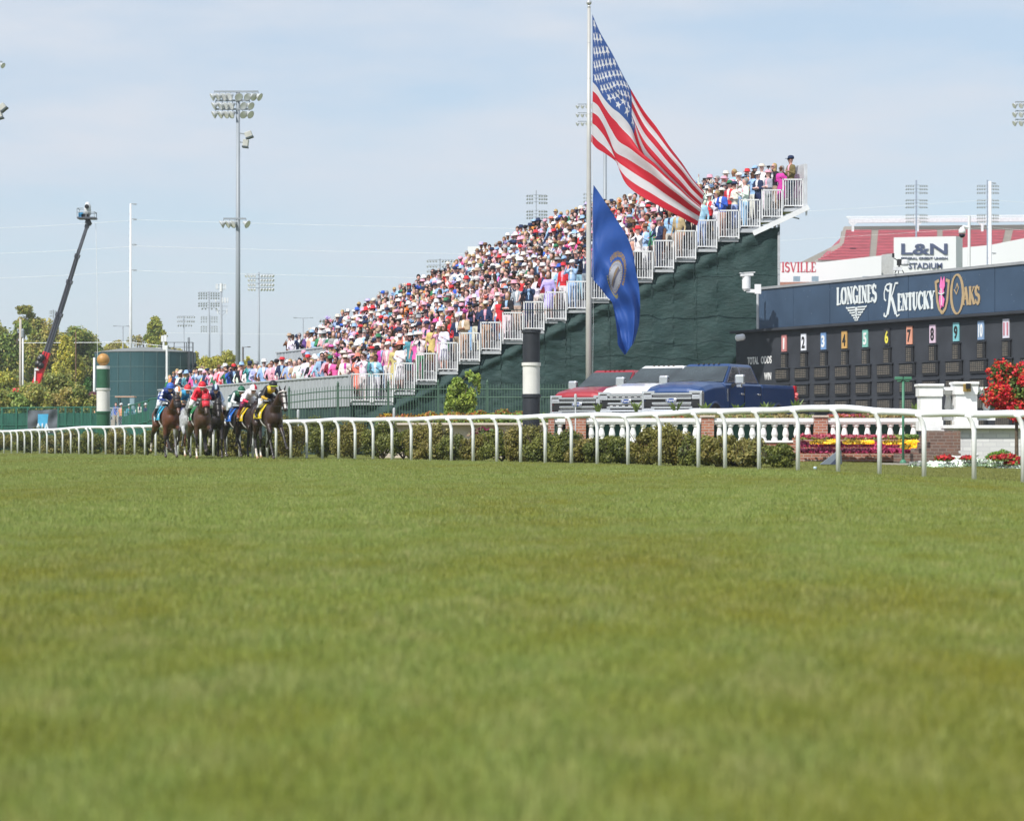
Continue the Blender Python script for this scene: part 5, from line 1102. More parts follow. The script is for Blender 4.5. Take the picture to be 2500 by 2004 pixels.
# white wall of the same sign seen left of the crowd
blk = empty('white_building', P(1210, 700, 17), label='white building end with dark grey letter showing left of the grandstand crowd', cat='building')
q = MB(); q.hexa([P(x, y, m) - blk.location for x, y, m in ((1142, 760, 17), (1290, 760, 17), (1300, 760, 16), (1150, 760, 16), (1142, 602, 17), (1290, 602, 17), (1300, 602, 16), (1150, 602, 16))]); q.build('wall', stw, blk)
flat_text('L&N', 1157, 1262, 642, 617, 17, mat('slate_letter', (.07, .09, .13), .6), 'wall_lettering', blk, Vector(blk.location), bold=.04, dy=-.074)
# ================================================================== FLAGPOLE AND FLAGS
FM = 70.0
b = P(1437, 1014, FM); b.z = .75
fp = empty('flagpole', b, label='tall silver flagpole with a ball on top rising behind the pickup trucks', cat='flagpole')
q = MB(); top = P(1438, 18, FM) - b; q.tube([(0, 0, 0), top * .33, top * .66, top], [.105, .10, .075, .055], 16)
q.build('pole', mat('pole_steel', (.52, .51, .48), .35, metal=.25, var=.15, nscale=1.5, stretch=(1, 1, .5)), fp, smooth=True)
q = MB(); q.lathe([(max(.005, .095 * math.cos(t)), .095 * math.sin(t)) for t in np.linspace(-1.57, 1.57, 10)], top + Vector((0, 0, .16)), 16); q.lathe([(.06, -.02), (.03, .08)], top, 12); q.build('finial_ball', mat('ball_steel', (.55, .55, .56), .25, metal=.5), fp, smooth=True)
q = MB(); q.tube([top + Vector((.09, -.05, -.2)), Vector((.16, -.12, 4)), Vector((.13, -.1, 1.2))], .004, 5); q.build('halyard', whp, fp)
q = MB()
for k in range(1, 12): q.lathe([(.108 - .004 * k, -.008), (.108 - .004 * k, .008)], top * (k / 12), 12)
q.build('joint_ring', steel, fp)
def interp(L, t): L = np.array(L, float); d = np.r_[0, np.cumsum(np.hypot(*np.diff(L, axis=0).T))]; d /= d[-1]; return np.array([np.interp(t, d, L[:, 0]), np.interp(t, d, L[:, 1])])
def catm(L, t):
    """smooth curve through points"""
    L = np.array(L, float); d = np.r_[0, np.cumsum(np.hypot(*np.diff(L, axis=0).T))]; d /= d[-1]; k = max(0, min(len(L) - 2, int(np.searchsorted(d, t, 'right') - 1))); u = (t - d[k]) / (d[k + 1] - d[k] + 1e-9)
    p0, p1, p2, p3 = L[max(k - 1, 0)], L[k], L[k + 1], L[min(k + 2, len(L) - 1)]
    return .5 * ((2 * p1) + (-p0 + p2) * u + (2 * p0 - 5 * p1 + 4 * p2 - p3) * u * u + (-p0 + 3 * p1 - 3 * p2 + p3) * u ** 3)
def flag_mesh(name, rows, nu, nv, colour, depth, parent_loc, label, gfold=False, clothm_=None):
    """rows: list of (v, curve in photo pixels); surface = smooth loft of the curves"""
    vs = [r[0] for r in rows]; V = np.zeros((nv, nu, 3)); UU, VV = np.meshgrid(np.linspace(0, 1, nu), np.linspace(0, 1, nv))
    for i, u in enumerate(np.linspace(0, 1, nu)):
        C = np.array([catm(r[1], u) for r in rows])
        for j, v in enumerate(np.linspace(0, 1, nv)):
            k = max(0, min(len(vs) - 2, int(np.searchsorted(vs, v, 'right') - 1))); t = (v - vs[k]) / (vs[k + 1] - vs[k])
            p0, p1, p2, p3 = C[max(k - 1, 0)], C[k], C[k + 1], C[min(k + 2, len(vs) - 1)]
            q_ = .5 * ((2 * p1) + (-p0 + p2) * t + (2 * p0 - 5 * p1 + 4 * p2 - p3) * t * t + (-p0 + 3 * p1 - 3 * p2 + p3) * t ** 3)
            if gfold:
                T_0 = catm(rows[0][1], u); B_0 = catm(rows[-1][1], u); gv = float(np.interp(v, [0, .15, .30, .42, .54, .65, .77, 1], [1, .85, .66, .52, .46, .52, .36, 0])); kk = sstep((u - .30) / .35); q_ = q_ * (1 - kk) + (B_0 + (T_0 - B_0) * gv) * kk
            p = P(q_[0], q_[1], FM) - parent_loc; p.y += depth(u, v); p.x *= 1 + 0 * p.y; V[j, i] = p
    V = V.reshape(-1, 3); a = (np.arange(nv - 1)[:, None] * nu + np.arange(nu - 1)[None]).ravel(); F = np.stack([a, a + nu, a + nu + 1, a + 1], -1)
    uc = ((UU[:-1, :-1] + UU[1:, 1:]) / 2).ravel(); vc = ((VV[:-1, :-1] + VV[1:, 1:]) / 2).ravel()
    o = np_mesh(name, V, F, clothm_ or flagm, cols=colour(uc, vc), smooth=True, label=label, cat='flag'); o.location = parent_loc; return o
flagm = mat('flag_nylon', rough=.55, var=.04, attr=True, spec=.3, thin=.38)
def star_mask(x, y, cx, cy, r):
    dx, dy = x - cx, y - cy; rr = np.hypot(dx, dy) / r; a = np.arctan2(dx, -dy); k = np.abs(((a / (2 * math.pi / 5)) % 1) - .5) * 2   # 1 at the points
    lim = .382 / (k * .382 + (1 - k) * 1) ; lim = 1 / (k / 1 + (1 - k) / .40); return rr < lim
def us_col(u, v):
    c = np.tile(np.array([.72, .70, .72]), (len(u), 1)); s = (v * 13).astype(int) % 2 == 0; c[s] = (.62, .025, .045)
    can = (u < .4) & (v < 7 / 13); c[can] = (.05, .11, .33)
    W, H = 1.9 * .4, 7 / 13
    X, Y = u / .4 * W, v
    m_ = np.zeros(len(u), bool)
    for r in range(9):
        for k in range(6 if r % 2 == 0 else 5):
            cx = W * ((2 * k + 1) if r % 2 == 0 else (2 * k + 2)) / 12; cy = H * (r + 1) / 10; m_ |= star_mask(X, Y, cx, cy, .043)
    c[can & m_] = (.74, .74, .76); return c
Z3 = lambda L: [(1400 + x / 3.086, y / 3.086) for x, y in L]
US = [(0, Z3([(142, 112), (200, 245), (290, 400), (355, 530), (428, 668), (530, 840), (622, 962), (720, 1105), (820, 1232), (900, 1345), (985, 1440)])),
      (.15, Z3([(143, 240), (195, 370), (268, 500), (330, 580), (398, 672), (500, 850), (575, 985), (665, 1130), (748, 1275), (855, 1395), (978, 1452)])),
      (.30, Z3([(144, 385), (185, 490), (242, 590), (300, 655), (352, 705), (470, 905), (555, 1060), (640, 1190), (700, 1320), (810, 1430), (968, 1462)])),
      (.42, Z3([(144, 505), (190, 590), (245, 670), (330, 745), (400, 775), (500, 960), (595, 1145), (680, 1280), (750, 1400), (830, 1475), (966, 1480)])),
      (.54, Z3([(145, 622), (178, 660), (225, 740), (290, 815), (352, 862), (440, 960), (515, 1080), (600, 1225), (665, 1370), (780, 1480), (952, 1515)])),
      (.77, Z3([(142, 850), (185, 880), (230, 950), (270, 1040), (315, 1140), (400, 1210), (480, 1280), (590, 1370), (700, 1445), (820, 1530), (938, 1625)])),
      (1, Z3([(133, 1070), (175, 1120), (240, 1160), (325, 1225), (348, 1290), (395, 1390), (480, 1470), (600, 1540), (720, 1600), (840, 1655), (937, 1697)]))]
fo_ = P(1444, 190, FM)
def us_depth(u, v):
    e = sstep(u * 1.6); e2 = sstep((u - .25) / .35); return e2 * (.30 * math.exp(-((v - .50) / .09) ** 2) - .30 * math.exp(-((v - .68) / .10) ** 2)) - .05 + e * (.12 * math.sin(v * 9.5 + u * 3.2) + .12 * math.sin(v * 19 - u * 5 + 1)) + .05 * math.sin(v * 30 + u * 9) * u + .22 * u * math.sin(u * 7)
flag_mesh('national_flag', US, 430, 240, us_col, us_depth, fo_, 'large red, white and blue stars and stripes flag blowing from the top of the flagpole', gfold=True)
KY = [(0, [(1449, 452), (1462, 470), (1478, 495), (1505, 535), (1530, 575), (1545, 615), (1553, 665), (1561, 705), (1563, 755), (1560, 795), (1547, 838)]),
      (.3, [(1446, 515), (1455, 530), (1470, 560), (1500, 610), (1520, 650), (1533, 690), (1545, 725), (1550, 760), (1548, 790), (1545, 815), (1540, 846)]),
      (.55, [(1446, 575), (1452, 590), (1463, 620), (1482, 660), (1500, 695), (1512, 715), (1524, 740), (1532, 770), (1534, 800), (1533, 825), (1532, 858)]),
      (.8, [(1445, 635), (1452, 645), (1462, 665), (1478, 695), (1493, 715), (1502, 730), (1510, 755), (1514, 780), (1517, 805), (1519, 835), (1526, 866)]),
      (1, [(1444, 676), (1452, 688), (1463, 700), (1480, 722), (1494, 738), (1499, 755), (1502, 775), (1505, 800), (1507, 825), (1508, 842), (1520, 862)])]
def ky_depth(u, v): return -.05 + sstep(u * 2) * (.20 * math.sin(v * 8 + 2.5 * u) + .09 * math.sin(v * 17 + u * 7)) + .10 * math.sin(u * 9 + v * 4) * u + .04 * math.sin(u * 31 + v * 12)
def ky_col(u, v):
    c = np.tile(np.array([.028, .098, .38]), (len(u), 1)); X = (u - .41) * 2.5; Y = (v - .50); r = np.hypot(X, Y); a = np.degrees(np.arctan2(-Y, X))
    go = (.34, .22, .08); ring = (r > .235) & (r < .295); tx = ring & (a > 15) & (a < 165) & ((a * .14 % 1) < .72); c[tx] = go
    wr = (r > .225) & (r < .285) & (a < -25) & (a > -155); c[wr] = np.where((np.sin(a[wr] * .7) > 0)[:, None], np.array([.10, .16, .10]), np.array([.40, .30, .14]))
    inn = r < .19; c[inn] = (.46, .47, .52); f = inn & (np.abs(X - .01 * np.sin(Y * 30)) < .05) & (np.abs(Y) < .13) ; c[f & (X > 0)] = (.16, .16, .22); c[f & (X <= 0)] = (.30, .22, .14)
    c[(r >= .185) & (r < .20)] = go; t2 = (r > .15) & (r < .175) & ((a * .1 % 1) < .6); c[t2] = (.25, .27, .34); return c
flag_mesh('state_flag', KY, 190, 110, ky_col, ky_depth, P(1444, 560, FM), 'blue state flag with a round seal hanging limp below the stars and stripes')

# ================================================================== PICKUP TRUCKS
chrome = mat('chrome', (.66, .67, .69), .22, metal=.8, var=.05); blackpl = mat('black_plastic', (.012, .012, .013), .45); tyre = mat('tyre_rubber', (.018, .018, .018), .85, bump=.3, bscale=40)
glassm = mat('tinted_glass', (.035, .046, .050), .05, var=.5, nscale=1.2, spec=.9); lampg = mat('lamp_glass', (.45, .47, .5), .12, metal=.3); redl = mat('tail_lamp_red', (.45, .01, .015), .2); amber = mat('amber_lamp', (.08, .05, .03), .4)
sideg = mat('dark_side_glass', (.012, .012, .016), .05, spec=.8, var=.2)
def truck(px, py, m, deg, paint, label, style=0):
    """px,py,m: centre of the grille at z=1.05 above its ground"""
    f0 = P(px, py, m); gz = f0.z - 1.08; yaw = R(-90 - deg); fw = Vector((math.cos(yaw), math.sin(yaw), 0)); o = f0 - fw * 3.1; o.z = gz
    rt = empty('pickup_truck', o, yaw, label, 'pickup truck', 'pickup trucks parked side by side behind the balustrade')
    W = 1.0
    # body shell sections along x: list of half profile (y,z) from sill to top, lofted
    def loft(secs, name, mt, bevel=0):
        q = MB(); n = len(secs[0][1])
        for x, pr in secs:
            for y, z in pr: q.v.append((x, y, z))
            for y, z in reversed(pr): q.v.append((x, -y, z))
        k = 2 * n
        for i in range(len(secs) - 1):
            for j in range(k):
                j2 = (j + 1) % k; q.f.append((i * k + j, i * k + j2, (i + 1) * k + j2, (i + 1) * k + j)); q.mi.append(0)
        q.f.append(tuple(range(k))[::-1]); q.f.append(tuple(range((len(secs) - 1) * k, len(secs) * k))); q.mi += [0, 0]
        return q.build(name, mt, rt, smooth=False, bevel=bevel)
    # front end with hood, wheel arches left open as dark wells
    hoodp = lambda zt, w, zb=.62: [(w * .97, zb), (w, zb + .25), (w, 1.12), (w * .985, zt - .06), (w * .86, zt), (w * .5, zt + .03), (0.01, zt + .035)]
    loft([(1.42, hoodp(1.46, W)), (2.2, hoodp(1.43, W)), (2.8, hoodp(1.38, W * .985)), (3.0, hoodp(1.34, W * .965)), (3.06, hoodp(1.28, W * .93, .80))], 'hood', paint, .03)
    q = MB(); q.prism([(1.34, .60), (1.44, .60), (1.44, 1.44), (1.34, 1.46)], -.995, .995); 
    loft([(-1.30, [(.98, .5), (1.0, .75), (1.01, 1.1), (.985, 1.42), (.9, 1.46), (.5, 1.46), (.01, 1.46)]), (1.42, [(.98, .5), (1.0, .75), (1.01, 1.1), (.985, 1.42), (.9, 1.46), (.5, 1.46), (.01, 1.46)])], 'cab_lower', paint, .02)
    loft([(-4.05, [(.96, .62), (.98, .8), (.985, 1.1), (.975, 1.40), (.93, 1.45), (.5, 1.45), (.01, 1.45)]), (-1.36, [(.98, .62), (1.0, .8), (1.0, 1.1), (.985, 1.40), (.94, 1.45), (.5, 1.45), (.01, 1.45)])], 'bed', paint, .02)
    # greenhouse
    g = MB(); L = [(-1.28, .93, 1.44), (1.36, .93, 1.44), (.62, .76, 2.0), (-1.02, .78, 2.01)]
    lo = [(-1.28, .93, 1.44), (1.40, .93, 1.45)]; up = [(-1.0, .77, 1.99), (.60, .75, 1.97)]
    g.hexa([(-1.28, -.93, 1.44), (1.40, -.93, 1.44), (1.40, .93, 1.44), (-1.28, .93, 1.44), (-1.0, -.77, 1.98), (.58, -.75, 1.96), (.58, .75, 1.96), (-1.0, .77, 1.98)]); g.build('cab_frame', paint, rt, bevel=.03)
    g = MB(); g.hexa([(-1.04, -.78, 1.955), (.62, -.765, 1.935), (.62, .765, 1.935), (-1.04, .78, 1.955), (-.95, -.70, 2.02), (.45, -.68, 2.025), (.45, .68, 2.025), (-.95, .70, 2.02)]); rf = g.build('roof', paint, rt, bevel=.025)
    for y in (-.34, -.17, 0, .17, .34):
        c = MB(); c.box((.48, y, 2.03), (.07, .05, .02)); c.build('roof_marker_lamp', amber, rf)
    def pane(a, b_, c, d, k, off, nm, mt, par=rt):
        pts = [Vector(p_) for p_ in (a, b_, c, d)]; n = (pts[1] - pts[0]).cross(pts[3] - pts[0]).normalized(); ce = sum(pts, Vector()) / 4
        pts = [ce + (p_ - ce) * k for p_ in pts]; g = MB(); g.hexa([p_ - n * .002 for p_ in pts] + [p_ + n * off for p_ in pts]); return g.build(nm, mt, par)
    ws = pane((1.37, -.88, 1.475), (1.37, .88, 1.475), (.62, .73, 1.945), (.62, -.73, 1.945), 1.0, .012, 'windscreen', glassm)
    g = MB(); 
    for y in (-.75, -.05): g.bar((1.40, y, 1.475), (1.27, y + .62, 1.545), .02)
    g.build('wiper', blackpl, ws)
    for s in (-1, 1):
        sd = lambda x, z: (x, s * (.93 - (z - 1.44) * .30 + .004), z)
        for nm, quad in (('front_window', [sd(.12, 1.49), sd(1.12, 1.49), sd(.52, 1.92), sd(.12, 1.92)]), ('rear_window', [sd(-1.08, 1.49), sd(.02, 1.49), sd(.02, 1.92), sd(-.90, 1.92)])):
            if s < 0: quad = quad[::-1]
            fr = pane(*quad, 1.06, .004, 'window_trim', chrome); pane(*quad, 1.0, .010, nm, sideg, fr)
        # doors drawn by shut lines and handles
        for x0, x1 in ((.07, 1.15), (-1.18, .05)):
            dl = MB(); y = s * 1.012
            for a, b_ in (((x0, y, .66), (x0, y, 1.40)), ((x1, y, .66), (x1, y, 1.40)), ((x0, y, .66), (x1, y, .66))): dl.bar(a, b_, .012, .008)
            d_ = dl.build('door_shut_line', blackpl, rt); h_ = MB(); h_.box((x0 + .17, s * 1.03, 1.28), (.20, .04, .045)); h_.build('door_handle', chrome, d_, bevel=.01)
        g = MB(); g.bar((.95, s * .96, 1.40), (.95, s * 1.16, 1.46), .06); mr_ = g.build('mirror_arm', blackpl, rt); g = MB(); g.box((.98, s * 1.27, 1.56), (.18, .30, .26)); g.build('mirror_shell', chrome, mr_, bevel=.05); g = MB(); g.box((.96, s * 1.24, 1.43), (.12, .16, .09)); g.build('mirror_base', chrome, mr_, bevel=.02)
        g = MB(); g.box((1.30, s * 1.012, 1.2), (.07, .012, .32)); g.build('fender_vent', chrome, rt)
        g = MB(); g.box((-3.98, s * .955, 1.28), (.16, .10, .34)); g.build('tail_lamp', redl, rt, bevel=.02)
    for x in (2.18, -2.55):
        for s in (-1, 1):
            g = MB(); M = Matrix.Rotation(R(90), 3, 'X'); g.lathe([(.30, -.13), (.40, -.11), (.41, 0), (.40, .11), (.30, .13)], (x, s * .86, .41), 28, M); wh = g.build('wheel', tyre, rt, smooth=False)
            g = MB(); g.lathe([(.27, -.02), (.26, .03), (.10, .05), (.08, .09), (.02, .095)], (x, s * .97, .41), 20, Matrix.Rotation(R(-90 * s), 3, 'X')); g.build('rim', chrome, wh)
            g = MB(); n_ = 15; P_ = [(x + .53 * math.cos(t), .46 + .53 * math.sin(t)) for t in np.linspace(-.1, math.pi + .1, n_)]; P_ += [(x - .5, .34), (x + .5, .34)]
            g.prism(P_, s * .80, s * 1.014); g.build('wheel_well', blackpl, rt)
            g = MB(); g.tube([(x + .55 * math.cos(t), s * 1.0, .46 + .55 * math.sin(t)) for t in np.linspace(-.05, math.pi + .05, n_)], .04, 6); g.build('wheel_arch', paint, rt, smooth=True)
    # face: dark grille box, chrome bars, lamps in a C shaped surround
    X = 3.05
    g = MB(); g.box((X - .02, 0, 1.03), (.10, 1.78, .52)); gr = g.build('grille', blackpl, rt, bevel=.02)
    g = MB()
    for z in ((1.24, 1.12, .98, .86) if style else (1.25, 1.12, .97, .84)): g.box((X + .045, 0, z), (.05, 1.36 if z > 1.2 or z < .9 else 1.30, .055))
    g.box((X + .035, 0, 1.185), (.03, 1.26, .012)); g.box((X + .035, 0, .915), (.03, 1.26, .012)); g.build('grille_bar', chrome, gr, bevel=.006)
    if style:
        g = MB()
        for k in range(6):
            for z in (1.18, .91): g.box((X + .055, -.52 + k * .208, z), (.02, .09, .022))
        g.build('grille_nostril', whp, gr)
    g = MB(); g.tube([(X + .075 * 0 + .06, .98 * .0 + a_ * 1, 0) for a_ in ()] or [(0, 0, -5), (0, 0, -5.01)], .001, 3)
    for s in (-1, 1):
        g = MB(); g.box((X - .01, s * .78, 1.29), (.14, .42, .06)); g.box((X - .03, s * .95, 1.04), (.20, .07, .52)); g.box((X - .01, s * .78, .79), (.14, .42, .055)); g.build('lamp_surround', chrome, rt, bevel=.015)
        g = MB(); g.box((X + .01, s * .79, 1.16), (.10, .26, .14)); hl_ = g.build('headlight', lampg, rt, bevel=.015); g = MB(); g.box((X + .055, s * .79, 1.16), (.03, .18, .02)); g.build('lamp_strip', chrome, hl_)
        g = MB(); g.box((X + .01, s * .79, .95), (.08, .26, .16)); g.build('lower_lamp', blackpl, rt)
    g = MB(); g.lathe([(.01, .035), (.15, .03), (.16, 0), (.15, -.03)], (X + .09, 0, 1.05), 24, Matrix.Rotation(R(90), 3, 'Y') @ Matrix.Diagonal((.52, 1.15, 1))); bd = g.build('badge_rim', chrome, rt)
    g = MB(); g.lathe([(.01, .045), (.128, .042), (.13, .03)], (X + .09, 0, 1.05), 24, Matrix.Rotation(R(90), 3, 'Y') @ Matrix.Diagonal((.50, 1.15, 1))); g.build('badge_oval', mat('badge_blue', (.015, .05, .22), .3), bd)
    me = text_mb('Ford', .075, 1.3, .004, bold=.01, align='CENTER')
    for v in me.vertices: x, y, z = v.co; v.co = (X + .137 + z, x + y * .25, 1.02 + y)
    me.materials.append(whp); link(bpy.data.objects.new('badge_script', me), bd)
    g = MB(); g.box((X + .04, 0, .66), (.26, 1.98, .24)); g.build('bumper', chrome if not style == 2 else paint, rt, bevel=.04); g = MB(); g.box((X - .02, 0, .50), (.2, 1.8, .12)); g.build('valance', paint, rt, bevel=.02)
    g = MB(); g.box((X + .17, 0, .68), (.02, .9, .09)); g.build('bumper_opening', blackpl, rt)
    def lift(o_):
        for ch in o_.children:
            if ch.type == 'MESH':
                for v in ch.data.vertices: v.co.z = float(np.interp(v.co.z, [-9, 0, 1.30, 1.46, 2.04, 9], [-9, 0, 1.28, 1.60, 2.20, 9.16]))
            lift(ch)
    lift(rt); return rt
pb = mat('blue_paint', (.006, .042, .155), .35, metal=.1, var=.04, coat=.45); pw = mat('white_paint', (.72, .72, .73), .3, var=.03, coat=1); pr_ = mat('red_paint', (.30, .008, .018), .35, metal=.1, var=.04, coat=.45)
truck(1640, 974, 82, 29, pb, 'dark blue crew cab pickup truck, nearest of the three parked trucks')
truck(1530, 976, 79.5, 29, pw, 'white pickup truck parked between the red and the blue truck', 1)
truck(1410, 984, 76.5, 29, pr_, 'dark red pickup truck, leftmost of the three parked trucks')

# ================================================================== POLES BEHIND THE RAIL
def banded_pole(px, w_, bands, m, ybot, label, name, ball=None):
    b = P(px, ybot, m); b.z = 0; rt = empty(name, b, label=label, cat='marker pole'); r = w_ / 2 / m
    for y0, y1, mt, cap in bands:
        q = MB(); z0 = P(0, y1, m).z if y1 else 0; z1 = P(0, y0, m).z
        pr = [(r * .97, z0 + .002), (r * .97, z1 - .002)] if not cap else [(r * .97, z0 + .002), (r * .97, z1 - .10), (r * 1.09, z1 - .09), (r * 1.09, z1 - .004)]
        q.lathe(pr, (0, 0, 0), 32); q.build('band', mt, rt, smooth=False)
    if ball:
        y, rad, mt = ball; q = MB(); z = P(0, y, m).z; k = rad / m; q.lathe([(max(.004, k * math.cos(t)), z + k * math.sin(t)) for t in np.linspace(-1.57, 1.57, 18)], (0, 0, 0), 28); q.build('ball', mt, rt, smooth=True)
    return rt
gpn = mat('pole_green', (.018, .095, .045), .5, var=.12); wpn = mat('pole_white', (.66, .65, .61), .5, var=.06); bpn = mat('pole_black', (.018, .021, .028), .6, var=.2); gold_b = mat('ball_gold', (.42, .22, .06), .5, var=.22, nscale=4)
banded_pole(252, 33, [(893, 901, wpn, 0), (901, 947.5, gpn, 0), (947.5, 1004, wpn, 1), (1004, None, gpn, 1)], 51, 1110, 'green and white banded furlong pole topped by a gold ball', 'furlong_pole', (878, 15.5, gold_b))
banded_pole(1297, 43, [(805, 885, bpn, 1), (885, 962, wpn, 1), (962, None, bpn, 1)], 88, 1120, 'thick black pole with a white band in front of the grandstand screen', 'banded_marker_pole')

# ================================================================== IRON PICKET FENCE
ironm = mat('fence_green_iron', (.055, .11, .075), .5, var=.1)
FP = [(655, 972, 63), (690, 967, 63.5), (765, 958, 64.5), (825, 953, 65.5), (948, 950, 67), (1070, 950, 68.5), (1190, 950, 69.5), (1400, 950, 71), (1560, 950, 72.5)]
def fpt(px): a = np.array(FP); return P(px, np.interp(px, a[:, 0], a[:, 1]), np.interp(px, a[:, 0], a[:, 2]))
o = fpt(1070); o.z = 0; pf = empty('picket_fence', o, label='green iron picket fence with ball topped posts in front of the grandstand', cat='fence')
q = MB(); r1 = [fpt(x) - o for x in range(655, 1560, 12)]; q.tube(r1, .022, 6); q.tube([p - Vector((0, 0, .28)) for p in r1], .022, 6); q.tube([p - Vector((0, 0, 1.5)) for p in r1], .022, 6); q.build('fence_rail', ironm, pf)
q = MB(); x = 658.0
while x < 1556:
    p = fpt(x) - o; q.bar(p + Vector((0, 0, .12)), p - Vector((0, 0, 1.75)), .022); q.lathe([(.016, 0), (.002, .07)], p + Vector((0, 0, .12)), 4); x += 6.75
q.build('pickets', ironm, pf)
for px in (588, 825, 948, 1070, 1190, 1311, 1432, 706):
    if px < 655: continue
    p = fpt(px) - o; q = MB(); q.bar(p + Vector((0, 0, .16)), p - Vector((0, 0, 2.3)), .085); q.lathe([(.06, .16), (.06, .19), (.03, .2), (.05, .25), (.03, .30), (.004, .36)], p, 10); q.build('fence_post', ironm, pf)
# green panel fence on the left
gfm = mat('green_fence_steel', (.02, .13, .085), .5, var=.12); meshm = mat('green_mesh_screen', (.018, .10, .072), .8, var=.35, nscale=1.6, bump=.2)
GF = [(-60, 997, 47), (60, 995, 48), (235, 994, 50), (300, 994, 52), (361, 979, 54), (365, 974, 54.5), (450, 966, 56.5), (530, 957, 58.5), (640, 945, 61), (690, 941, 62), (757, 935, 63.5)]
GF = [(a, b, c * .88) for a, b, c in GF]
def gpt(px): a = np.array(GF); return P(px, np.interp(px, a[:, 0], a[:, 1]), np.interp(px, a[:, 0], a[:, 2]))
o = gpt(200); o.z = 0; gf = empty('panel_fence', o, label='long dark green panel fence behind the rail on the left', cat='fence')
q = MB(); rr = [gpt(x) - o for x in list(range(-60, 235, 10)) + [235]]; q.tube(rr, .035, 6); q.tube([p - Vector((0, 0, 1.0)) for p in rr], .02, 6); r2 = [gpt(x) - o for x in range(300, 762, 6)]; q.tube(r2, .035, 6); q.tube([p - Vector((0, 0, .06 + 1.0)) for p in r2], .03, 6); q.build('fence_rail', gfm, gf)
q = MB(); q9 = MB(); x = -58.0
while x < 757:
    if not 238 < x < 300: p = gpt(x) - o; (q if x < 240 else q9).bar(p, Vector((p.x, p.y, .05)), .016)
    x += 3.3 if x < 240 else 4.6
q.build('fence_bars', gfm, gf); q9.build('fence_bars', gfm, gf)
for px in [-40, 5, 40, 68, 142, 160, 180, 200, 222, 300, 318, 334, 348, 362, 395, 420, 532, 551, 571, 592, 612, 633, 655, 672, 690, 706, 722, 741, 756]:
    p = gpt(px) - o; q = MB(); q.bar(p + Vector((0, 0, .05)), Vector((p.x, p.y, 0)), .09); q.build('fence_post', gfm, gf)
q = MB()
def strip(x0, x1, dz0, dz1, n=20):
    for k in range(n):
        a = gpt(x0 + (x1 - x0) * k / n) - o; b_ = gpt(x0 + (x1 - x0) * (k + 1) / n) - o; f = Vector((0, .06 + .03 * (k % 2), 0)); g = Vector((0, .06 + .03 * ((k + 1) % 2), 0))
        q.hexa([Vector((a.x, a.y, .02)) + f, Vector((b_.x, b_.y, .02)) + g, Vector((b_.x, b_.y + .02, .02)) + g, Vector((a.x, a.y + .02, .02)) + f, a + f - Vector((0, 0, dz0)), b_ + g - Vector((0, 0, dz1)), b_ + g + Vector((0, .02, -dz1)), a + f + Vector((0, .02, -dz0))])
strip(-60, 235, .32, .30, 40); q.build('fence_screen', meshm, gf); q = MB(); strip(300, 361, .5, .5, 8); q.build('fence_screen', meshm, gf); q = MB(); strip(365, 757, 1.05, 1.1, 60); q.build('fence_screen', meshm, gf)
# wire infill of the upper part
q = MB()
x = 365.0
while x < 757: p = gpt(x) - o; q.bar(p - Vector((0, 0, .04)), p - Vector((0, 0, 1.05)), .008); x += 2.2
for k in range(1, 9):
    q.tube([gpt(x) - o - Vector((0, 0, k * .115)) for x in range(366, 757, 26)], .005, 4)
q.build('wire_mesh', mat('wire_green', (.05, .20, .15), .5), gf)
# chain link gate between the two fences
cg = empty('chain_link_gate', P(268, 1060, 44.5), label='grey chain link gate beside the banded furlong pole', cat='gate'); o = Vector(cg.location)
q = MB(); a = lambda x, y: P(x, y, 44.5) - o
for e in ((a(238, 996), a(300, 996)), (a(288, 996), a(288, 1060)), (a(300, 994), a(300, 1060)), (a(276, 996), a(276, 1060)), (a(238, 1000), a(238, 1060))): q.bar(*e, .05)
q.build('gate_frame', steel, cg)
q = MB()
for k in range(-8, 14): 
    x0 = 240 + k * 4.6
    for s in (1, -1):
        xa_, xb_ = (x0, x0 + 60 * .55) if s > 0 else (x0 + 60 * .55, x0); pa = [max(240, min(299, xa_)), 0]; 
        t0 = 0; ya, yb = 998, 1058
        def clip(xv0, y0_, xv1, y1_):
            pts_ = []
            for xv, yv in ((xv0, y0_), (xv1, y1_)): pts_.append([xv, yv])
            for p_, r_ in ((pts_[0], pts_[1]), (pts_[1], pts_[0])):
                for lim in (240, 299):
                    if (lim == 240 and p_[0] < 240) or (lim == 299 and p_[0] > 299):
                        if abs(r_[0] - p_[0]) < 1e-6: return None
                        t = (lim - p_[0]) / (r_[0] - p_[0]); 
                        if t < 0 or t > 1: return None
                        p_[1] += (r_[1] - p_[1]) * t; p_[0] = lim
            return pts_
        c_ = clip(xa_, ya, xb_, yb)
        if c_: q.bar(a(*c_[0]), a(*c_[1]), .010)
q.build('chain_mesh', steel, cg)
q = MB(); q.box(a(276, 1040) , (.22, .2, .7)); q.build('gate_box', conc, cg)
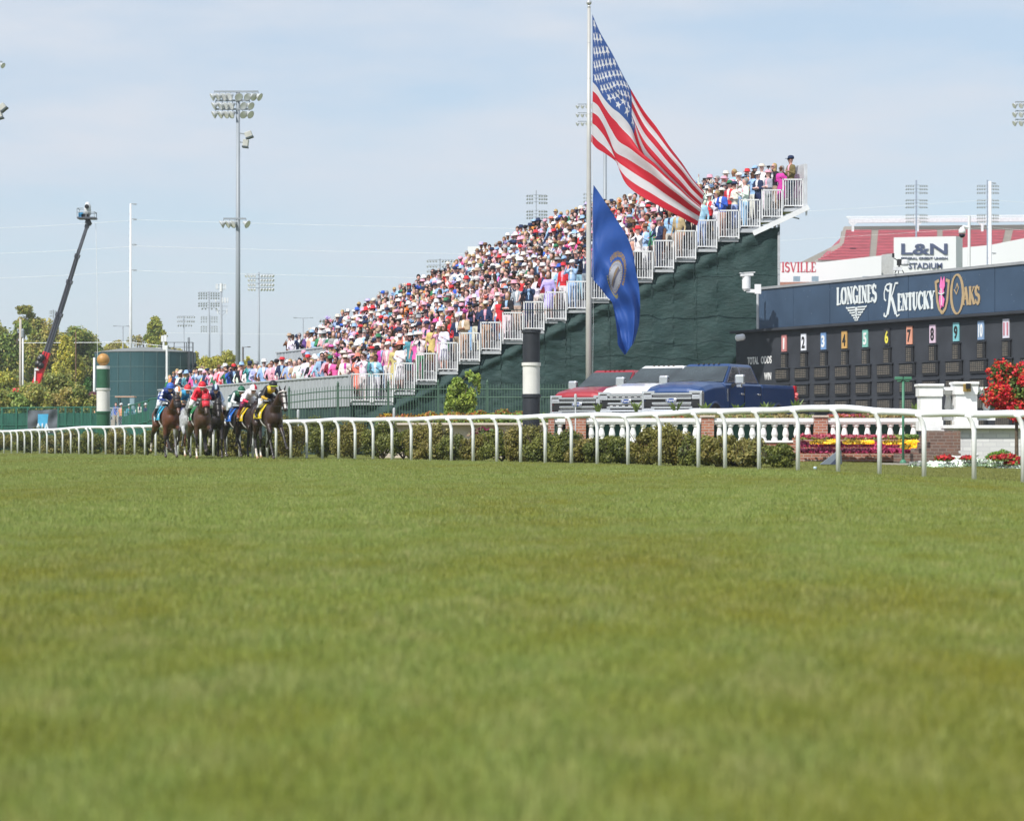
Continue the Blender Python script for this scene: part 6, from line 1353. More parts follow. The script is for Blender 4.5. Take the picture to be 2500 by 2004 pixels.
# banner on the left fence
bn = empty('fence_banner', P(105, 1040, 44), label='dark grey banner with a blue panel hung on the left fence', cat='banner'); o = Vector(bn.location)
V = []; F = []; nx_, nz_ = 36, 18
for i in range(nx_ + 1):
    for j in range(nz_ + 1):
        u, v = i / nx_, j / nz_; x = 67 + 73 * u; y = 1001 - 3 * u + (57 + 3 * u) * v + 1.6 * math.sin(u * 3.14) * (1 - v); p = P(x, y, 44) - o; p.y += .05 * math.sin(u * 14 + v * 3) * (1 - v * .5) + .04 * math.sin(v * 9 + u * 5); V.append(p)
for i in range(nx_):
    for j in range(nz_): a_ = i * (nz_ + 1) + j; F.append((a_, a_ + 1, a_ + nz_ + 2, a_ + nz_ + 1))
np_mesh('banner_cloth', V, F, mat('banner_grey', (.09, .105, .12), .8, var=.15), smooth=True, parent=bn)
q = MB(); w = lambda x, y, dy=-.12: P(x, y, 44.3) - o + Vector((0, dy, 0)); q.hexa([w(93, 1056), w(114, 1056), w(114, 1056, -.11), w(93, 1056, -.11), w(93.5, 1011), w(119, 1010.5), w(119, 1010.5, -.11), w(93.5, 1011, -.11)]); q.build('blue_panel', mat('banner_blue', (.06, .36, .60), .6), bn)
me = text_mb('AIA', .5, .72, .01, bold=.03, align='CENTER')
for v in me.vertices: x, y, z = v.co; v.co = w(104.5, 1055, -.14) + Vector((x, -z, y))
me.materials.append(mat('banner_white', (.6, .68, .74), .7)); link(bpy.data.objects.new('banner_lettering', me), bn)
# ================================================================== TERRACE GARDEN ON THE RIGHT
brick = bpy.data.materials.new('brick'); brick.use_nodes = True; n = brick.node_tree; b_ = n.nodes['Principled BSDF']; b_.inputs['Roughness'].default_value = .85
t = n.nodes.new('ShaderNodeTexCoord'); mpp = n.nodes.new('ShaderNodeMapping'); mpp.inputs['Rotation'].default_value = (R(90), 0, 0); bk = n.nodes.new('ShaderNodeTexBrick'); bk.inputs['Scale'].default_value = 1; bk.inputs['Brick Width'].default_value = .22; bk.inputs['Row Height'].default_value = .075; bk.inputs['Mortar Size'].default_value = .009
bk.inputs['Color1'].default_value = (.42, .16, .09, 1); bk.inputs['Color2'].default_value = (.32, .12, .08, 1); bk.inputs['Mortar'].default_value = (.42, .36, .32, 1)
n.links.new(t.outputs['Object'], mpp.inputs[0]); n.links.new(mpp.outputs[0], bk.inputs['Vector']); n.links.new(bk.outputs[0], b_.inputs['Base Color'])
whitestone = mat('white_masonry', (.80, .80, .79), .6, var=.07, nscale=5, bump=.1); cream = mat('cream_stone', (.58, .50, .42), .8, var=.12, nscale=2, bump=.2)
whbrick = bpy.data.materials.new('white_brick'); whbrick.use_nodes = True; n = whbrick.node_tree; b_ = n.nodes['Principled BSDF']; b_.inputs['Roughness'].default_value = .7
t = n.nodes.new('ShaderNodeTexCoord'); mpp = n.nodes.new('ShaderNodeMapping'); mpp.inputs['Rotation'].default_value = (R(90), 0, 0); bk = n.nodes.new('ShaderNodeTexBrick'); bk.inputs['Scale'].default_value = 1; bk.inputs['Brick Width'].default_value = .34; bk.inputs['Row Height'].default_value = .11; bk.inputs['Mortar Size'].default_value = .014
bk.inputs['Color1'].default_value = (.72, .72, .71, 1); bk.inputs['Color2'].default_value = (.60, .60, .60, 1); bk.inputs['Mortar'].default_value = (.56, .56, .57, 1)
n.links.new(t.outputs['Object'], mpp.inputs[0]); n.links.new(mpp.outputs[0], bk.inputs['Vector']); n.links.new(bk.outputs[0], b_.inputs['Base Color'])
MG = 90.0
def gx(px, m=MG): return (px - 1250) / m
def gz_(py, m=MG): return EYE + (HOR - py) / m
YG = FPX / MG
q = MB(); q.hexa([(.9, YG + .35, -.1), (11.2, YG + .35, -.1), (14, 97, -.1), (1.2, 97, -.1), (1.4, YG + .35, .76), (11.2, YG + .35, .76), (14, 97, .76), (1.4, 97, .76)]); q.build('terrace', mat('terrace_paving', (.33, .31, .28), .85, var=.15), kind='structure')
# balustrade
bal = empty('balustrade', (gx(1700), YG, 0), label='white stone balustrade between red brick piers in front of the pickup trucks', cat='balustrade'); o = Vector(bal.location)
V3 = lambda x, z, y=0: Vector((gx(x), YG + y, gz_(z))) - o
def bx(mb, x0, x1, z0, z1, y0=-.12, y1=.12, m=MG):
    a = gx(x0), gx(x1), gz_(z1), gz_(z0); p = [Vector((X, YG + Y, Z)) - o for Z in (a[2], a[3]) for X, Y in ((a[0], y0), (a[1], y0), (a[1], y1), (a[0], y1))]; mb.hexa(p)
for x0, x1 in ((1339, 1353), (1381, 1430), (1712, 1742), (1986, 2019)):
    q = MB(); bx(q, x0, x1, 1018, 1112, -.16, .16); q.build('brick_pier', brick, bal); q = MB(); bx(q, x0 - 2, x1 + 2, 1014, 1018.2, -.2, .2); q.build('pier_cap', cream, bal)
prof = [(.085, 0), (.085, .05), (.06, .07), (.088, .16), (.08, .22), (.055, .32), (.055, .36), (.085, .38), (.085, .44)]
for x0, x1 in ((1353.5, 1380.5), (1430.5, 1711.5), (1742.5, 1985.5), (2019.5, 2244)):
    q = MB(); bx(q, x0, x1, 1021, 1035, -.11, .11); bx(q, x0, x1, 1026, 1031, -.135, -.112); q.build('coping', whitestone, bal, bevel=.01)
    q = MB(); bx(q, x0, x1, 1075, 1080, -.1, .1); q.build('plinth', whitestone, bal)
    k = max(1, int((x1 - x0) / 25.5))
    for i in range(k):
        q = MB(); xc = x0 + (x1 - x0) * (i + .5) / k; q.lathe(prof, V3(xc, 1075), 12); q.build('baluster', whitestone, bal, smooth=False)
q = MB(); bx(q, 1430, 2244, 1037, 1112, .2, .26); q.build('green_backing', mat('backing_green', (.03, .10, .07), .8), bal)
q = MB(); bx(q, 1339, 1960, 1080.5, 1128, -.06, .3); q.build('base_wall', brick, bal)
def flowers(name, x0, x1, ytop, ybot, m, n_, size, fpal, lpal, label, cat='flower bed', dy=.5, seed=0, frac=.6, lumps=6, y_at=None, zb=None):
    c0 = P((x0 + x1) / 2, ybot, m); w_ = (x1 - x0) / m; h = (ybot - ytop) / m; k = max(1, int(w_ / max(h * 1.6, .12)))
    g = random.Random(seed); cl = []
    for i in range(k): cl.append((-w_ / 2 + w_ * (i + .5) / k + g.uniform(-.1, .1) * w_ / k, g.uniform(-.5, .5) * dy * .3, h * .35, w_ / k * .75, dy * .5, h * .6 * g.uniform(.75, 1.15)))
    V, F, c = leaves(cl, n_, size, lpal, seed, shell=.6); rg = np.random.default_rng(seed); nf = rg.random(n_) < frac; up_ = V.reshape(-1, 4, 3)[:, :, 2].mean(1) > h * .25; nf &= up_
    fp = np.array(fpal); c[nf] = fp[rg.integers(0, len(fp), nf.sum())] * (.8 + .4 * rg.random((nf.sum(), 1)))
    V[:, 2] = np.maximum(V[:, 2], -.02); o_ = np_mesh(name, V, F, petm, cols=c, label=label, cat=cat); o_.location = c0; return o_
petm = mat('petals', rough=.6, var=.1, attr=True, nscale=3, thin=.3)
LF = [(.06, .10, .02), (.09, .13, .03), (.11, .12, .03)]
REDP = [(.45, .025, .03), (.52, .04, .035), (.40, .02, .035)]; PNK = [(.52, .10, .15), (.58, .18, .22), (.45, .05, .09)]; ORG = [(.42, .14, .03), (.38, .10, .04), (.45, .20, .03)]; YEL = [(.50, .35, .02), (.44, .28, .02), (.30, .24, .03)]; BUR = [(.14, .015, .05), (.20, .02, .06), (.10, .01, .03)]
flowers('flower_bed', 1432, 1985, 1010, 1022, 86, 5200, .05, ORG + REDP, [(.10, .07, .03), (.12, .10, .04), (.08, .10, .03)], 'long bed of small red and orange flowers on top behind the balustrade', seed=1, frac=.4)
flowers('flower_bed', 2020, 2240, 1010, 1020, 86, 2200, .05, ORG + PNK, [(.10, .07, .03), (.12, .10, .04)], 'short bed of red flowers behind the balustrade beside the white gate pillars', seed=2, frac=.4)
flowers('flower_bed', 930, 1345, 1008, 1032, 75.2, 4500, .055, YEL + ORG, LF, 'yellow and orange flower bed above the cream stone planter', seed=3, frac=.55)
for i, (x, y0, lab) in enumerate(((1048, 1005, 'left of the weeping tree'), (1110, 1006, 'under the weeping tree'), (1172, 1001, 'right of the weeping tree'), (1228, 999, 'left of the black and white pole'), (1275, 1003, 'just beside the black and white pole'))):
    flowers('orange_flowers', x - 14, x + 14, y0, 1022, 74.9, 700, .06, ORG, LF, 'clump of orange flowers ' + lab, 'flowers', seed=10 + i, frac=.55)
# tiered brick beds
tiers = empty('tiered_planter', (gx(2100), YG - .5, 0), label='three low brick retaining tiers of the flower bed below the balustrade', cat='planter'); o = Vector(tiers.location)
q = None
for k, (y0, y1, m, yb) in enumerate(((1069, 1077, 90.6, 1112), (1087, 1094, 91.6, 1112), (1103, 1123, 92.6, 1126))):
    q = MB(); a = P(1940, y0, m) - o; b2 = P(2248, y0, m) - o; zb = P(0, yb, m).z; q.hexa([(a.x, a.y, zb), (b2.x, b2.y, zb), (b2.x, b2.y + .7, zb), (a.x, a.y + .7, zb), a, b2, b2 + Vector((0, .7, 0)), a + Vector((0, .7, 0))]); q.build('brick_tier', brick, tiers)
flowers('pink_flowers', 1945, 2240, 1060, 1071, 90.9, 2400, .05, PNK, LF, 'row of pink flowers at the foot of the balustrade above the brick tiers', 'flowers', seed=20, dy=.3, frac=.8)
flowers('burgundy_plants', 1950, 2240, 1077, 1090, 92.0, 2300, .05, BUR, BUR, 'upper row of dark burgundy leaves between brick tiers', 'plants', seed=21, dy=.3)
flowers('burgundy_plants', 1950, 2235, 1092, 1105, 93.0, 2500, .05, BUR, BUR, 'lower row of dark burgundy leaves between brick tiers', 'plants', seed=22, dy=.3)
for i, (x0, x1, y0, m, lab) in enumerate(((1982, 2040, 1073, 92.4, 'left end of the upper tier'), (2065, 2130, 1073, 92.4, 'middle of the upper tier'), (2160, 2240, 1074, 92.4, 'right end of the upper tier'), (2205, 2240, 1085, 93.4, 'right end of the lower tier'))):
    flowers('yellow_flowers', x0, x1, y0, y0 + 10, m, 600, .05, YEL, YEL, 'patch of yellow flowers at the ' + lab, 'flowers', seed=30 + i, dy=.2)
# canna plants in front of the trucks
def broad_plant(px, ytop, ybot, m, nl, label, bloom=None, seed=0, spread=18):
    b = P(px, ybot, m); rt = empty('canna_plant', b, label=label, cat='plant', group='broad leaved plants before the pickup trucks'); g = random.Random(seed); q = MB(); h = (ybot - ytop) / m
    for i in range(nl):
        a = g.uniform(0, 6.28); d = Vector((math.cos(a), math.sin(a) * .6, 0)); L = h * g.uniform(.6, 1); s = Vector((-d.y, d.x, 0)) * .055; p0 = Vector((0, 0, 0)); sp_ = spread / m * g.uniform(.4, 1)
        pm = d * sp_ * .45 + Vector((0, 0, L * .7)); pe = d * sp_ + Vector((0, 0, L)); s *= 1.25; q.poly([p0, pm - s, pe, pm + s])
    q.build('foliage', mat('canna_leaf', (.15, .22, .05), .45, var=.25, thin=.3), rt)
    if bloom:
        q = MB(); 
        for i in range(7): q.lathe([(.004, -.03), (.04, 0), (.02, .04)], (g.uniform(-.04, .04), g.uniform(-.04, .04), h + .02 + g.uniform(-.06, .08)), 6)
        q.build('bloom', mat('coral_petal', (.75, .16, .16), .6), rt)
for i, (x, y, nl, bl, lab) in enumerate(((1462, 985, 7, 0, 'before the red truck bumper'), (1553, 978, 7, 0, 'below the white truck badge'), (1650, 978, 11, 0, 'below the blue truck badge'), (1722, 982, 6, 0, 'at the blue truck corner'), (1800, 982, 8, 0, 'below the blue truck front door'), (1870, 980, 10, 0, 'below the blue truck bed'), (1945, 972, 9, 1, 'with a coral bloom at the blue truck tail'), (2235, 980, 4, 0, 'left of the white gate pillars'))):
    broad_plant(x, y - 2, 1012, 85, nl + 2, 'broad leaved green plant ' + lab, bl, seed=i, spread=26)
# cream stone planter with weeping tree, left of the balustrade
pl = empty('stone_planter', P(1150, 1110, 76), label='long cream stone planter wall behind the hedge below the weeping tree', cat='planter'); o = Vector(pl.location)
q = MB(); f = lambda x, y, m: P(x, y, m) - o; q.hexa([f(925, 1118, 76), f(1352, 1118, 76), f(1352, 1118, 74.5), f(925, 1118, 74.5), f(925, 1037, 76), f(1352, 1037, 76), f(1352, 1037, 74.5), f(925, 1037, 74.5)]); q.build('wall', cream, pl)
q = MB(); q.hexa([f(923, 1037, 76.3), f(1354, 1037, 76.3), f(1354, 1037, 74.3), f(923, 1037, 74.3), f(923, 1032, 76.3), f(1354, 1032, 76.3), f(1354, 1032, 74.3), f(923, 1032, 74.3)]); q.build('coping', cream, pl)
rt = tree('weeping_tree', 1125, 1034, 74, [(1120, 950, 26, 24), (1105, 975, 18, 34), (1140, 978, 22, 34), (1158, 925, 14, 14), (1145, 912, 10, 8), (1168, 940, 5, 22), (1092, 1000, 8, 18), (1122, 985, 26, 22)], 5200, .085, [(.07, .10, .02), (.10, .14, .025), (.14, .17, .03), (.05, .07, .015)], 'small weeping green tree in the planter before the grandstand screen', seed=40, trunk=.045, limbs=8, ground=P(0, 1034, 74).z)
broad = flowers('dark_leaf_plant', 1160, 1215, 1040, 1066, 77, 260, .10, BUR, [(.05, .07, .02), (.08, .05, .03)], 'dark purple leaved plant against the cream planter wall', 'plant', seed=41, frac=.3)
gp = empty('garden_post', P(1028, 1066, 77.5), label='weathered green garden post cap in front of the cream planter wall', cat='post'); q = MB(); q.lathe([(.1, -.5), (.14, -.1), (.16, 0), (.12, .1), (.05, .14), (.06, .2), (.01, .24)], (0, 0, .0), 14); q.build('post', mat('verdigris', (.16, .22, .17), .7, var=.3), gp)
def mic(px, ytop, ybot, m, label, thick=7):
    b = P(px, ybot, m); rt = empty('microphone_post', b, label=label, cat='microphone'); h = (ybot - ytop) / m; q = MB(); q.tube([(0, 0, -.3), (0, 0, h - .3)], .016, 8); q.build('stand', steel, rt, smooth=True)
    q = MB(); r = thick / 2 / m; q.lathe([(.02, h - .34), (r * .8, h - .32), (r, h - .25), (r, h - .05), (r * .7, h), (.01, h + .01)], (0, 0, 0), 12); q.build('microphone', mat('foam_grey', (.42, .44, .45), .9, bump=.3, bscale=60), rt, smooth=True)
mic(1405, 962, 1105, 91, 'slim grey microphone on a stand in front of the red pickup'); mic(962, 996, 1100, 79.5, 'slim grey microphone on a stand behind the rail before the planter'); mic(728, 1000, 1100, 72, 'grey topped microphone post behind the rail below the first fence posts')
# white gate pillars
gp = empty('gate_pillars', (gx(2270, 95), FPX / 95, 0), label='pair of massive white square pillars with moulded caps and balustrade between', cat='pillars'); o = Vector(gp.location)
def bxm(mb, x0, x1, y0, y1, m, d): a = P(x0, y1, m) - o; b2 = P(x1, y0, m) - o; mb.hexa([(a.x, a.y, a.z), (b2.x, a.y, a.z), (b2.x, a.y + d, a.z), (a.x, a.y + d, a.z), (a.x, a.y, b2.z), (b2.x, a.y, b2.z), (b2.x, a.y + d, b2.z), (a.x, a.y + d, b2.z)])
for (x0, x1, yt) in ((2245, 2303, 937), (2331, 2389, 932)):
    q = MB(); bxm(q, x0 + 3, x1 - 3, yt + 30, 1030, 95, .62); bxm(q, x0, x1, yt + 5, yt + 31, 95.07, .68); bxm(q, x0 - 2.5, x1 + 2.5, yt, yt + 6, 95.14, .74); bxm(q, x0 + 0, x1 - 0, 1026, 1052, 95.07, .68); q.build('pillar', whitestone, gp, bevel=.012)
for (x0, x1) in ((2304, 2330), (2390, 2430)):
    q = MB(); bxm(q, x0, x1, 945, 953, 94.6, .4); bxm(q, x0, x1, 953, 962, 94.4, .3); bxm(q, x0, x1, 1018, 1026, 94.4, .3); q.build('coping', whitestone, gp)
    q = MB(); xc = (x0 + x1) / 2 - 2; q.lathe([(.09, 0), (.09, .06), (.05, .1), (.1, .25), (.07, .45), (.06, .55), (.09, .58), (.09, .62)], P(xc, 1018, 94) - o, 14); q.build('baluster', whitestone, gp)
q = MB(); bxm(q, 2352, 2371, 937, 956, 95.2, .06); q.build('brass_lamp', mat('brass', (.36, .24, .07), .5, metal=.4), gp, bevel=.01); q = MB(); bxm(q, 2359, 2370, 936, 949, 95.35, .08); q.build('lamp_glass_dark', blackpl, gp)
ww = empty('white_brick_wall', (gx(2430, 96), FPX / 96, 0), label='white painted brick wall with stone coping below the gate pillars', cat='wall'); o = Vector(ww.location)
q = MB(); bxm(q, 2338, 2560, 1046, 1124, 96.2, .5); q.build('wall', whbrick, ww); q = MB(); bxm(q, 2304, 2560, 1038, 1046, 96.5, .55); bxm(q, 2304, 2340, 1046, 1054, 96.3, .4); q.build('coping', whitestone, ww, bevel=.01)
st = empty('brick_steps', (gx(2280, 97), FPX / 97, 0), label='weathered brown brick steps beside the white wall', cat='steps'); o = Vector(st.location)
brb = bpy.data.materials.new('brown_brick'); brb.use_nodes = True; n = brb.node_tree; b_ = n.nodes['Principled BSDF']; b_.inputs['Roughness'].default_value = .9; t = n.nodes.new('ShaderNodeTexCoord'); mpp = n.nodes.new('ShaderNodeMapping'); mpp.inputs['Rotation'].default_value = (R(90), 0, 0); bk = n.nodes.new('ShaderNodeTexBrick'); bk.inputs['Scale'].default_value = 1; bk.inputs['Brick Width'].default_value = .2; bk.inputs['Row Height'].default_value = .08; bk.inputs['Mortar Size'].default_value = .01
bk.inputs['Color1'].default_value = (.20, .11, .08, 1); bk.inputs['Color2'].default_value = (.13, .085, .07, 1); bk.inputs['Mortar'].default_value = (.22, .18, .15, 1); n.links.new(t.outputs['Object'], mpp.inputs[0]); n.links.new(mpp.outputs[0], bk.inputs['Vector']); n.links.new(bk.outputs[0], b_.inputs['Base Color'])
for i, (x0, x1, y0, m) in enumerate(((2190, 2346, 1107, 98.5), (2232, 2340, 1094, 98.0), (2248, 2328, 1079, 97.5), (2254, 2326, 1064, 97), (2258, 2322, 1052, 96.6))):
    q = MB(); bxm(q, x0, x1, y0, 1128, m, .6); q.build('step', brb, st)
q = MB(); bxm(q, 2326, 2345, 1052, 1100, 97.8, .3); q.build('cheek_wall', brb, st)
# green lamp post with T head
lp = empty('garden_lamp', P(2205, 1133, 99), label='slender green garden lamp post with a T shaped head', cat='lamp post'); o = Vector(lp.location)
gp2 = mat('lamp_green', (.06, .20, .12), .5); q = MB(); q.tube([P(2205, 1133, 99) - o, P(2205, 924, 99) - o], .032, 10); q.lathe([(.1, 0), (.07, .08), (.035, .12)], (0, 0, 0), 12); q.build('pole', gp2, lp, smooth=True)
q = MB()
for s in (-1, 1): q.box(P(2205 + s * 11, 923.5, 99) - o, (.19, .14, .075)); q.box(P(2205 + s * 10, 930, 99) - o, (.1, .1, .04))
q.build('lamp_head', gp2, lp, bevel=.012)
q = MB(); q.box(P(2205, 1131, 99) - o + Vector((-.1, 0, -.02)), (.9, .5, .05)); q.build('base_slab', conc, lp)
# grey wedge spotlight housing and a paper cup on the grass
wd = empty('ground_light', P(2035, 1133, 108), label='grey wedge shaped ground light standing on the grass behind the rail', cat='light'); o = Vector(wd.location)
f = lambda x, y, d=0: P(x, y, 108) - o + Vector((0, d, 0)); q = MB(); q.hexa([f(2000, 1134), f(2050, 1134), f(2063, 1133, .5), f(2012, 1133, .5), f(2046, 1099), f(2051, 1098), f(2061, 1100, .5), f(2055, 1101, .5)]); q.build('housing', mat('wedge_grey', (.17, .20, .24), .6), wd, bevel=.01)
q = MB(); q.hexa([f(2026, 1134, -.02), f(2051, 1134, -.02), f(2051, 1134, -.003), f(2026, 1134, -.003), f(2048, 1112, -.02), f(2051, 1104, -.02), f(2051, 1104, -.003), f(2048, 1112, -.003)]); q.build('side_panel', mat('wedge_dark', (.04, .05, .09), .6), wd)
cp = empty('paper_cup', P(1990, 1151, 122), label='small pale blue cup lying on the grass behind the rail', cat='cup'); q = MB(); q.lathe([(.026, 0), (.036, .085), (.038, .09), (.03, .088)], (0, 0, 0), 14); q.build('cup', mat('cup_blue', (.45, .62, .70), .5), cp); q = MB(); q.lathe([(.036, .088), (.03, .1)], (0, 0, 0), 14); q.build('lid', whp, cp)
# big red flowering bush, dark shrub, silver bedding and red geraniums
def flowering(px, py, m, rx, ry, name, label, n_, seed, leafp, flp, fs, nf):
    b = P(px, py + ry, m); b.z = 0; rt = empty(name, b, label=label, cat='bush'); c = P(px, py, m) - b; cl = clump_ball(c.x, 0, c.z, rx / m, rx / m * .9, ry / m, 26, fr=.33, seed=seed); V, F, cc_ = leaves(cl, n_, .05, leafp, seed, shell=.6); np_mesh('foliage', V, F, leafm, cols=cc_, parent=rt)
    g = np.random.default_rng(seed); C = np.array(cl); k = g.integers(1, len(C), nf); d = g.normal(size=(nf, 3)); d /= np.linalg.norm(d, axis=1)[:, None]; d[:, 1] = -np.abs(d[:, 1]) * .9 - .1; pos = C[k, :3] + d * C[k, 3:] * 1.05; q = MB()
    r_ = np.hypot(pos[:, 0] - c.x, pos[:, 2] - c.z); 
    for p_ in pos:
        for _ in range(7):
            o2 = g.normal(size=3) * fs * .42; a = Vector(g.normal(size=3)).normalized(); b2 = a.cross(Vector(g.normal(size=3))).normalized(); s = fs * .45; pc = Vector(p_) + Vector(o2); q.poly([pc - a * s, pc - b2 * s, pc + a * s, pc + b2 * s])
    f_ = q.build('flowers', petm, rt); fc = np.array(flp)[g.integers(0, len(flp), len(q.f))] * (.75 + .5 * g.random((len(q.f), 1))); face_cols(f_.data, fc)
    q = MB(); q.tube([(0, 0, 0), (0, 0, c.z)], [.05, .03], 8); q.build('stem', barkm, rt); return rt
flowering(2482, 955, 103, 74, 66, 'red_flowering_bush', 'large round bush covered in bright red flowers at the right edge', 9000, 50, [(.03, .05, .010), (.05, .075, .014)], [(.70, .02, .04), (.75, .05, .04), (.60, .01, .05), (.78, .16, .06)], .075, 900)
shrub('juniper_shrub', 2442, 1122, 100, 74, 42, 3600, .045, [(.035, .07, .01), (.06, .11, .015), (.10, .16, .02)], 'low dark green spreading shrub before the white brick wall', 51)
SIL = [(.50, .52, .50), (.62, .63, .61), (.38, .42, .38), (.22, .28, .18)]
for i, (x0, x1, y0, y1, lab) in enumerate(((2228, 2300, 1124, 1141, 'left of the second rail post'), (2300, 2350, 1120, 1138, 'below the small red geraniums'), (2352, 2400, 1120, 1136, 'between two rail posts at the wall foot'), (2400, 2440, 1121, 1137, 'left of the dark shrub'), (2425, 2492, 1122, 1147, 'in front of the dark shrub'))):
    flowers('silver_plants', x0, x1, y0, y1, 104, 900, .045, SIL, SIL, 'clump of silver white bedding leaves ' + lab, 'plants', seed=60 + i, dy=.4)
for i, (x0, x1, y0, y1, lab) in enumerate(((2288, 2318, 1110, 1124, 'left of the white rail post'), (2352, 2376, 1111, 1122, 'in the middle before the wall'), (2432, 2480, 1108, 1124, 'before the dark shrub'), (2460, 2485, 1123, 1134, 'low at the right edge'), (2482, 2500, 1114, 1126, 'furthest right by the last post'))):
    flowers('red_geraniums', x0, x1, y0, y1, 104.6, 420, .05, REDP + [(.75, .05, .05)], LF, 'small group of red geraniums ' + lab, 'flowers', seed=70 + i, dy=.3, frac=.9)
q = MB(); e = empty('white_kerb_stone', P(2345, 1116, 102), label='white curved kerb stone at the foot of the steps', cat='kerb'); q.tube([(-.38, 0, .03), (-.1, -.05, -.01), (.25, -.02, .01), (.42, 0, .06)], .035, 8); q.build('stone', whitestone, e, smooth=True)
# ================================================================== FLOODLIGHT MASTS
galv = mat('mast_steel', (.27, .30, .33), .45, var=.12, nscale=.6, stretch=(1, 1, .3)); lampm = mat('lamp_housing', (.46, .48, .49), .4, var=.15); reflm = mat('lamp_reflector', (.80, .81, .82), .25, metal=.2)
def lampbell(mb, p, s, yaw, pitch=-.5, inner=None):
    """a floodlight: bell housing whose mouth faces yaw (0 = towards the camera, positive = right) and down"""
    d = Vector((math.sin(yaw) * math.cos(pitch), -math.cos(yaw) * math.cos(pitch), math.sin(pitch))); M = d.to_track_quat('Z', 'Y').to_matrix()
    mb.lathe([(.10 * s, -.42 * s), (.18 * s, -.30 * s), (.22 * s, -.12 * s), (.42 * s, .16 * s), (.50 * s, .30 * s), (.46 * s, .30 * s)], p, 12, M)
    if inner: inner.lathe([(.44 * s, .305 * s), (.40 * s, .31 * s)], p, 10, M)
def mast(px, ytop, ybot, m, w0, w1, rows, label, lamp=.55, group='stadium and racetrack floodlight masts', mt=None, boxes=(), cat='light mast', gnd=0, lm=None):
    """rows: (y, [dx of lamps in px], yaw list or value)"""
    b = P(px, HOR, m); b.z = gnd; rt = empty('light_mast', b, label=label, cat=cat, group=group); q = MB()
    q.tube([(0, 0, 0), (0, 0, P(0, ytop, m).z - gnd)], [w0 / 2 / m, w1 / 2 / m], 14); q.build('pole', mt or galv, rt, smooth=True)
    for y, dxs, yaws, bar in rows:
        z = P(0, y, m).z - gnd
        q = MB()
        if bar and dxs: q.bar((min(dxs) / m, -.1, z + .55 * lamp), (max(dxs) / m, -.1, z + .55 * lamp), .09 * lamp / .55 * 1.2)
        for k, dx in enumerate(dxs):
            if bar: q.bar((dx / m, -.1, z + .5 * lamp), (dx / m, -.15, z + .15 * lamp), .05)
        if q.v: q.build('crossarm', galv, rt)
        for k, dx in enumerate(dxs):
            yw_ = yaws[k] if isinstance(yaws, (list, tuple)) else yaws; l_ = MB(); inn = MB(); lampbell(l_, Vector((dx / m, -.2, z)), lamp, yw_, inner=inn); lo = l_.build('floodlight', lm or lampm, rt, smooth=True)
            if m > 20: inn.build('reflector', reflm, lo)
    for (bx_, by, w_, h_, ang) in boxes:
        q = MB(); p = P(bx_, by, m) - b; M = Matrix.Rotation(ang, 3, 'Y'); q.box(p, (w_ / m, .6, h_ / m), M=M); bo = q.build('speaker_box', mat('speaker_housing', (.48, .48, .44), .6), rt, bevel=.03)
        q = MB(); q.box(p + M @ Vector((0, 0, -h_ / m / 2 - .03)), (w_ / m * 1.12, .66, .10), M=M); q.build('speaker_grille', mat('speaker_dark', (.06, .08, .09), .6), bo); q = MB(); q.bar(p, Vector((0, 0, p.z + .1)), .08); q.build('bracket', galv, rt)
    return rt
L_ = -1.1
mast(581, 222, 900, 36, 13, 9.5, [(236, [-58, -44, -30, -17, 2, 22, 36, 50], [-1.3, -1.1, -.9, -.7, .3, .6, .9, 1.2], 1), (258, [-54, -38, -26, -13, 12, 29], [-1.3, -1.1, -.9, -.8, .6, .9], 1), (279, [-54, -38, -24, -12, 12, 28], [-1.3, -1.1, -.9, -.8, .6, .9], 1), (546, [-35, -20, -8, 20], [-1.4, -1.1, -.8, 1.1], 1)],
     'tall grey floodlight mast with three rows of lamps left of the grandstand', lamp=.58, boxes=((607, 329, 17, 14, -.35), (600, 350, 13, 17, .12)), gnd=0)
r9 = [-30, -23, -16, -9, 6, 13, 20, 27, 34]; mast(632, 665, 866, 18, 6, 4, [(y, r9 if y < 676 else r9[1:] , [-.9] * 4 + [.9] * 5 if y < 676 else [-.9] * 3 + [.9] * 5, 1) for y in (674, 684.5, 696, 707)], 'slim mast with four long rows of bright lamps right of the tall mast', lamp=.42, lm=reflm)
g8 = [-24, -18, -12, -6, 6, 12, 18, 24]; mast(510, 712, 885, 17, 5, 4, [(y, g8, 0.4, 1) for y in (716, 722, 728.5, 741, 747)] + [(754, [-16, -8, 7, 18], .4, 1)], 'grey mast with crowded lamp rows left of the tall mast', lamp=.26)
mast(512, 770, 885, 13, 3.4, 3, [(y, [-20, -14, -8, 6, 12, 18], 0, 1) for y in (774.5, 779.5, 786, 798, 803.5, 809)], 'fainter farther mast with small lamp rows behind the cell tower area', lamp=.27)
mast(449, 771, 880, 20, 2.6, 2.2, [(774.5, [-14, -9, -4, 3, 8, 13, 19, 25], [-1] * 4 + [1] * 4, 1), (785, [-14, -9, -4, 3, 8, 13, 19, 24], [-1] * 4 + [1] * 4, 1), (795, [-14, -8, -2, 5, 12, 18], 1.0, 1)], 'short mast with three lamp rows above the green tank rail', lamp=.24)
mast(130, 755, 1000, 14, 2.5, 2, [(y, [-7, -3, 2, 7], 0, 1) for y in (760, 765, 772)], 'faint small floodlight mast half hidden behind the dark boom arm', lamp=.24)
mast(1074, 632, 760, 18, 5, 4, [(y, [-29, -22, -15, -8, 6, 13, 20, 27, 34], [-.9] * 4 + [.9] * 5, 1) for y in (638, 651, 663)], 'mast with three bright lamp rows rising left of the crowd slope', lamp=.34)
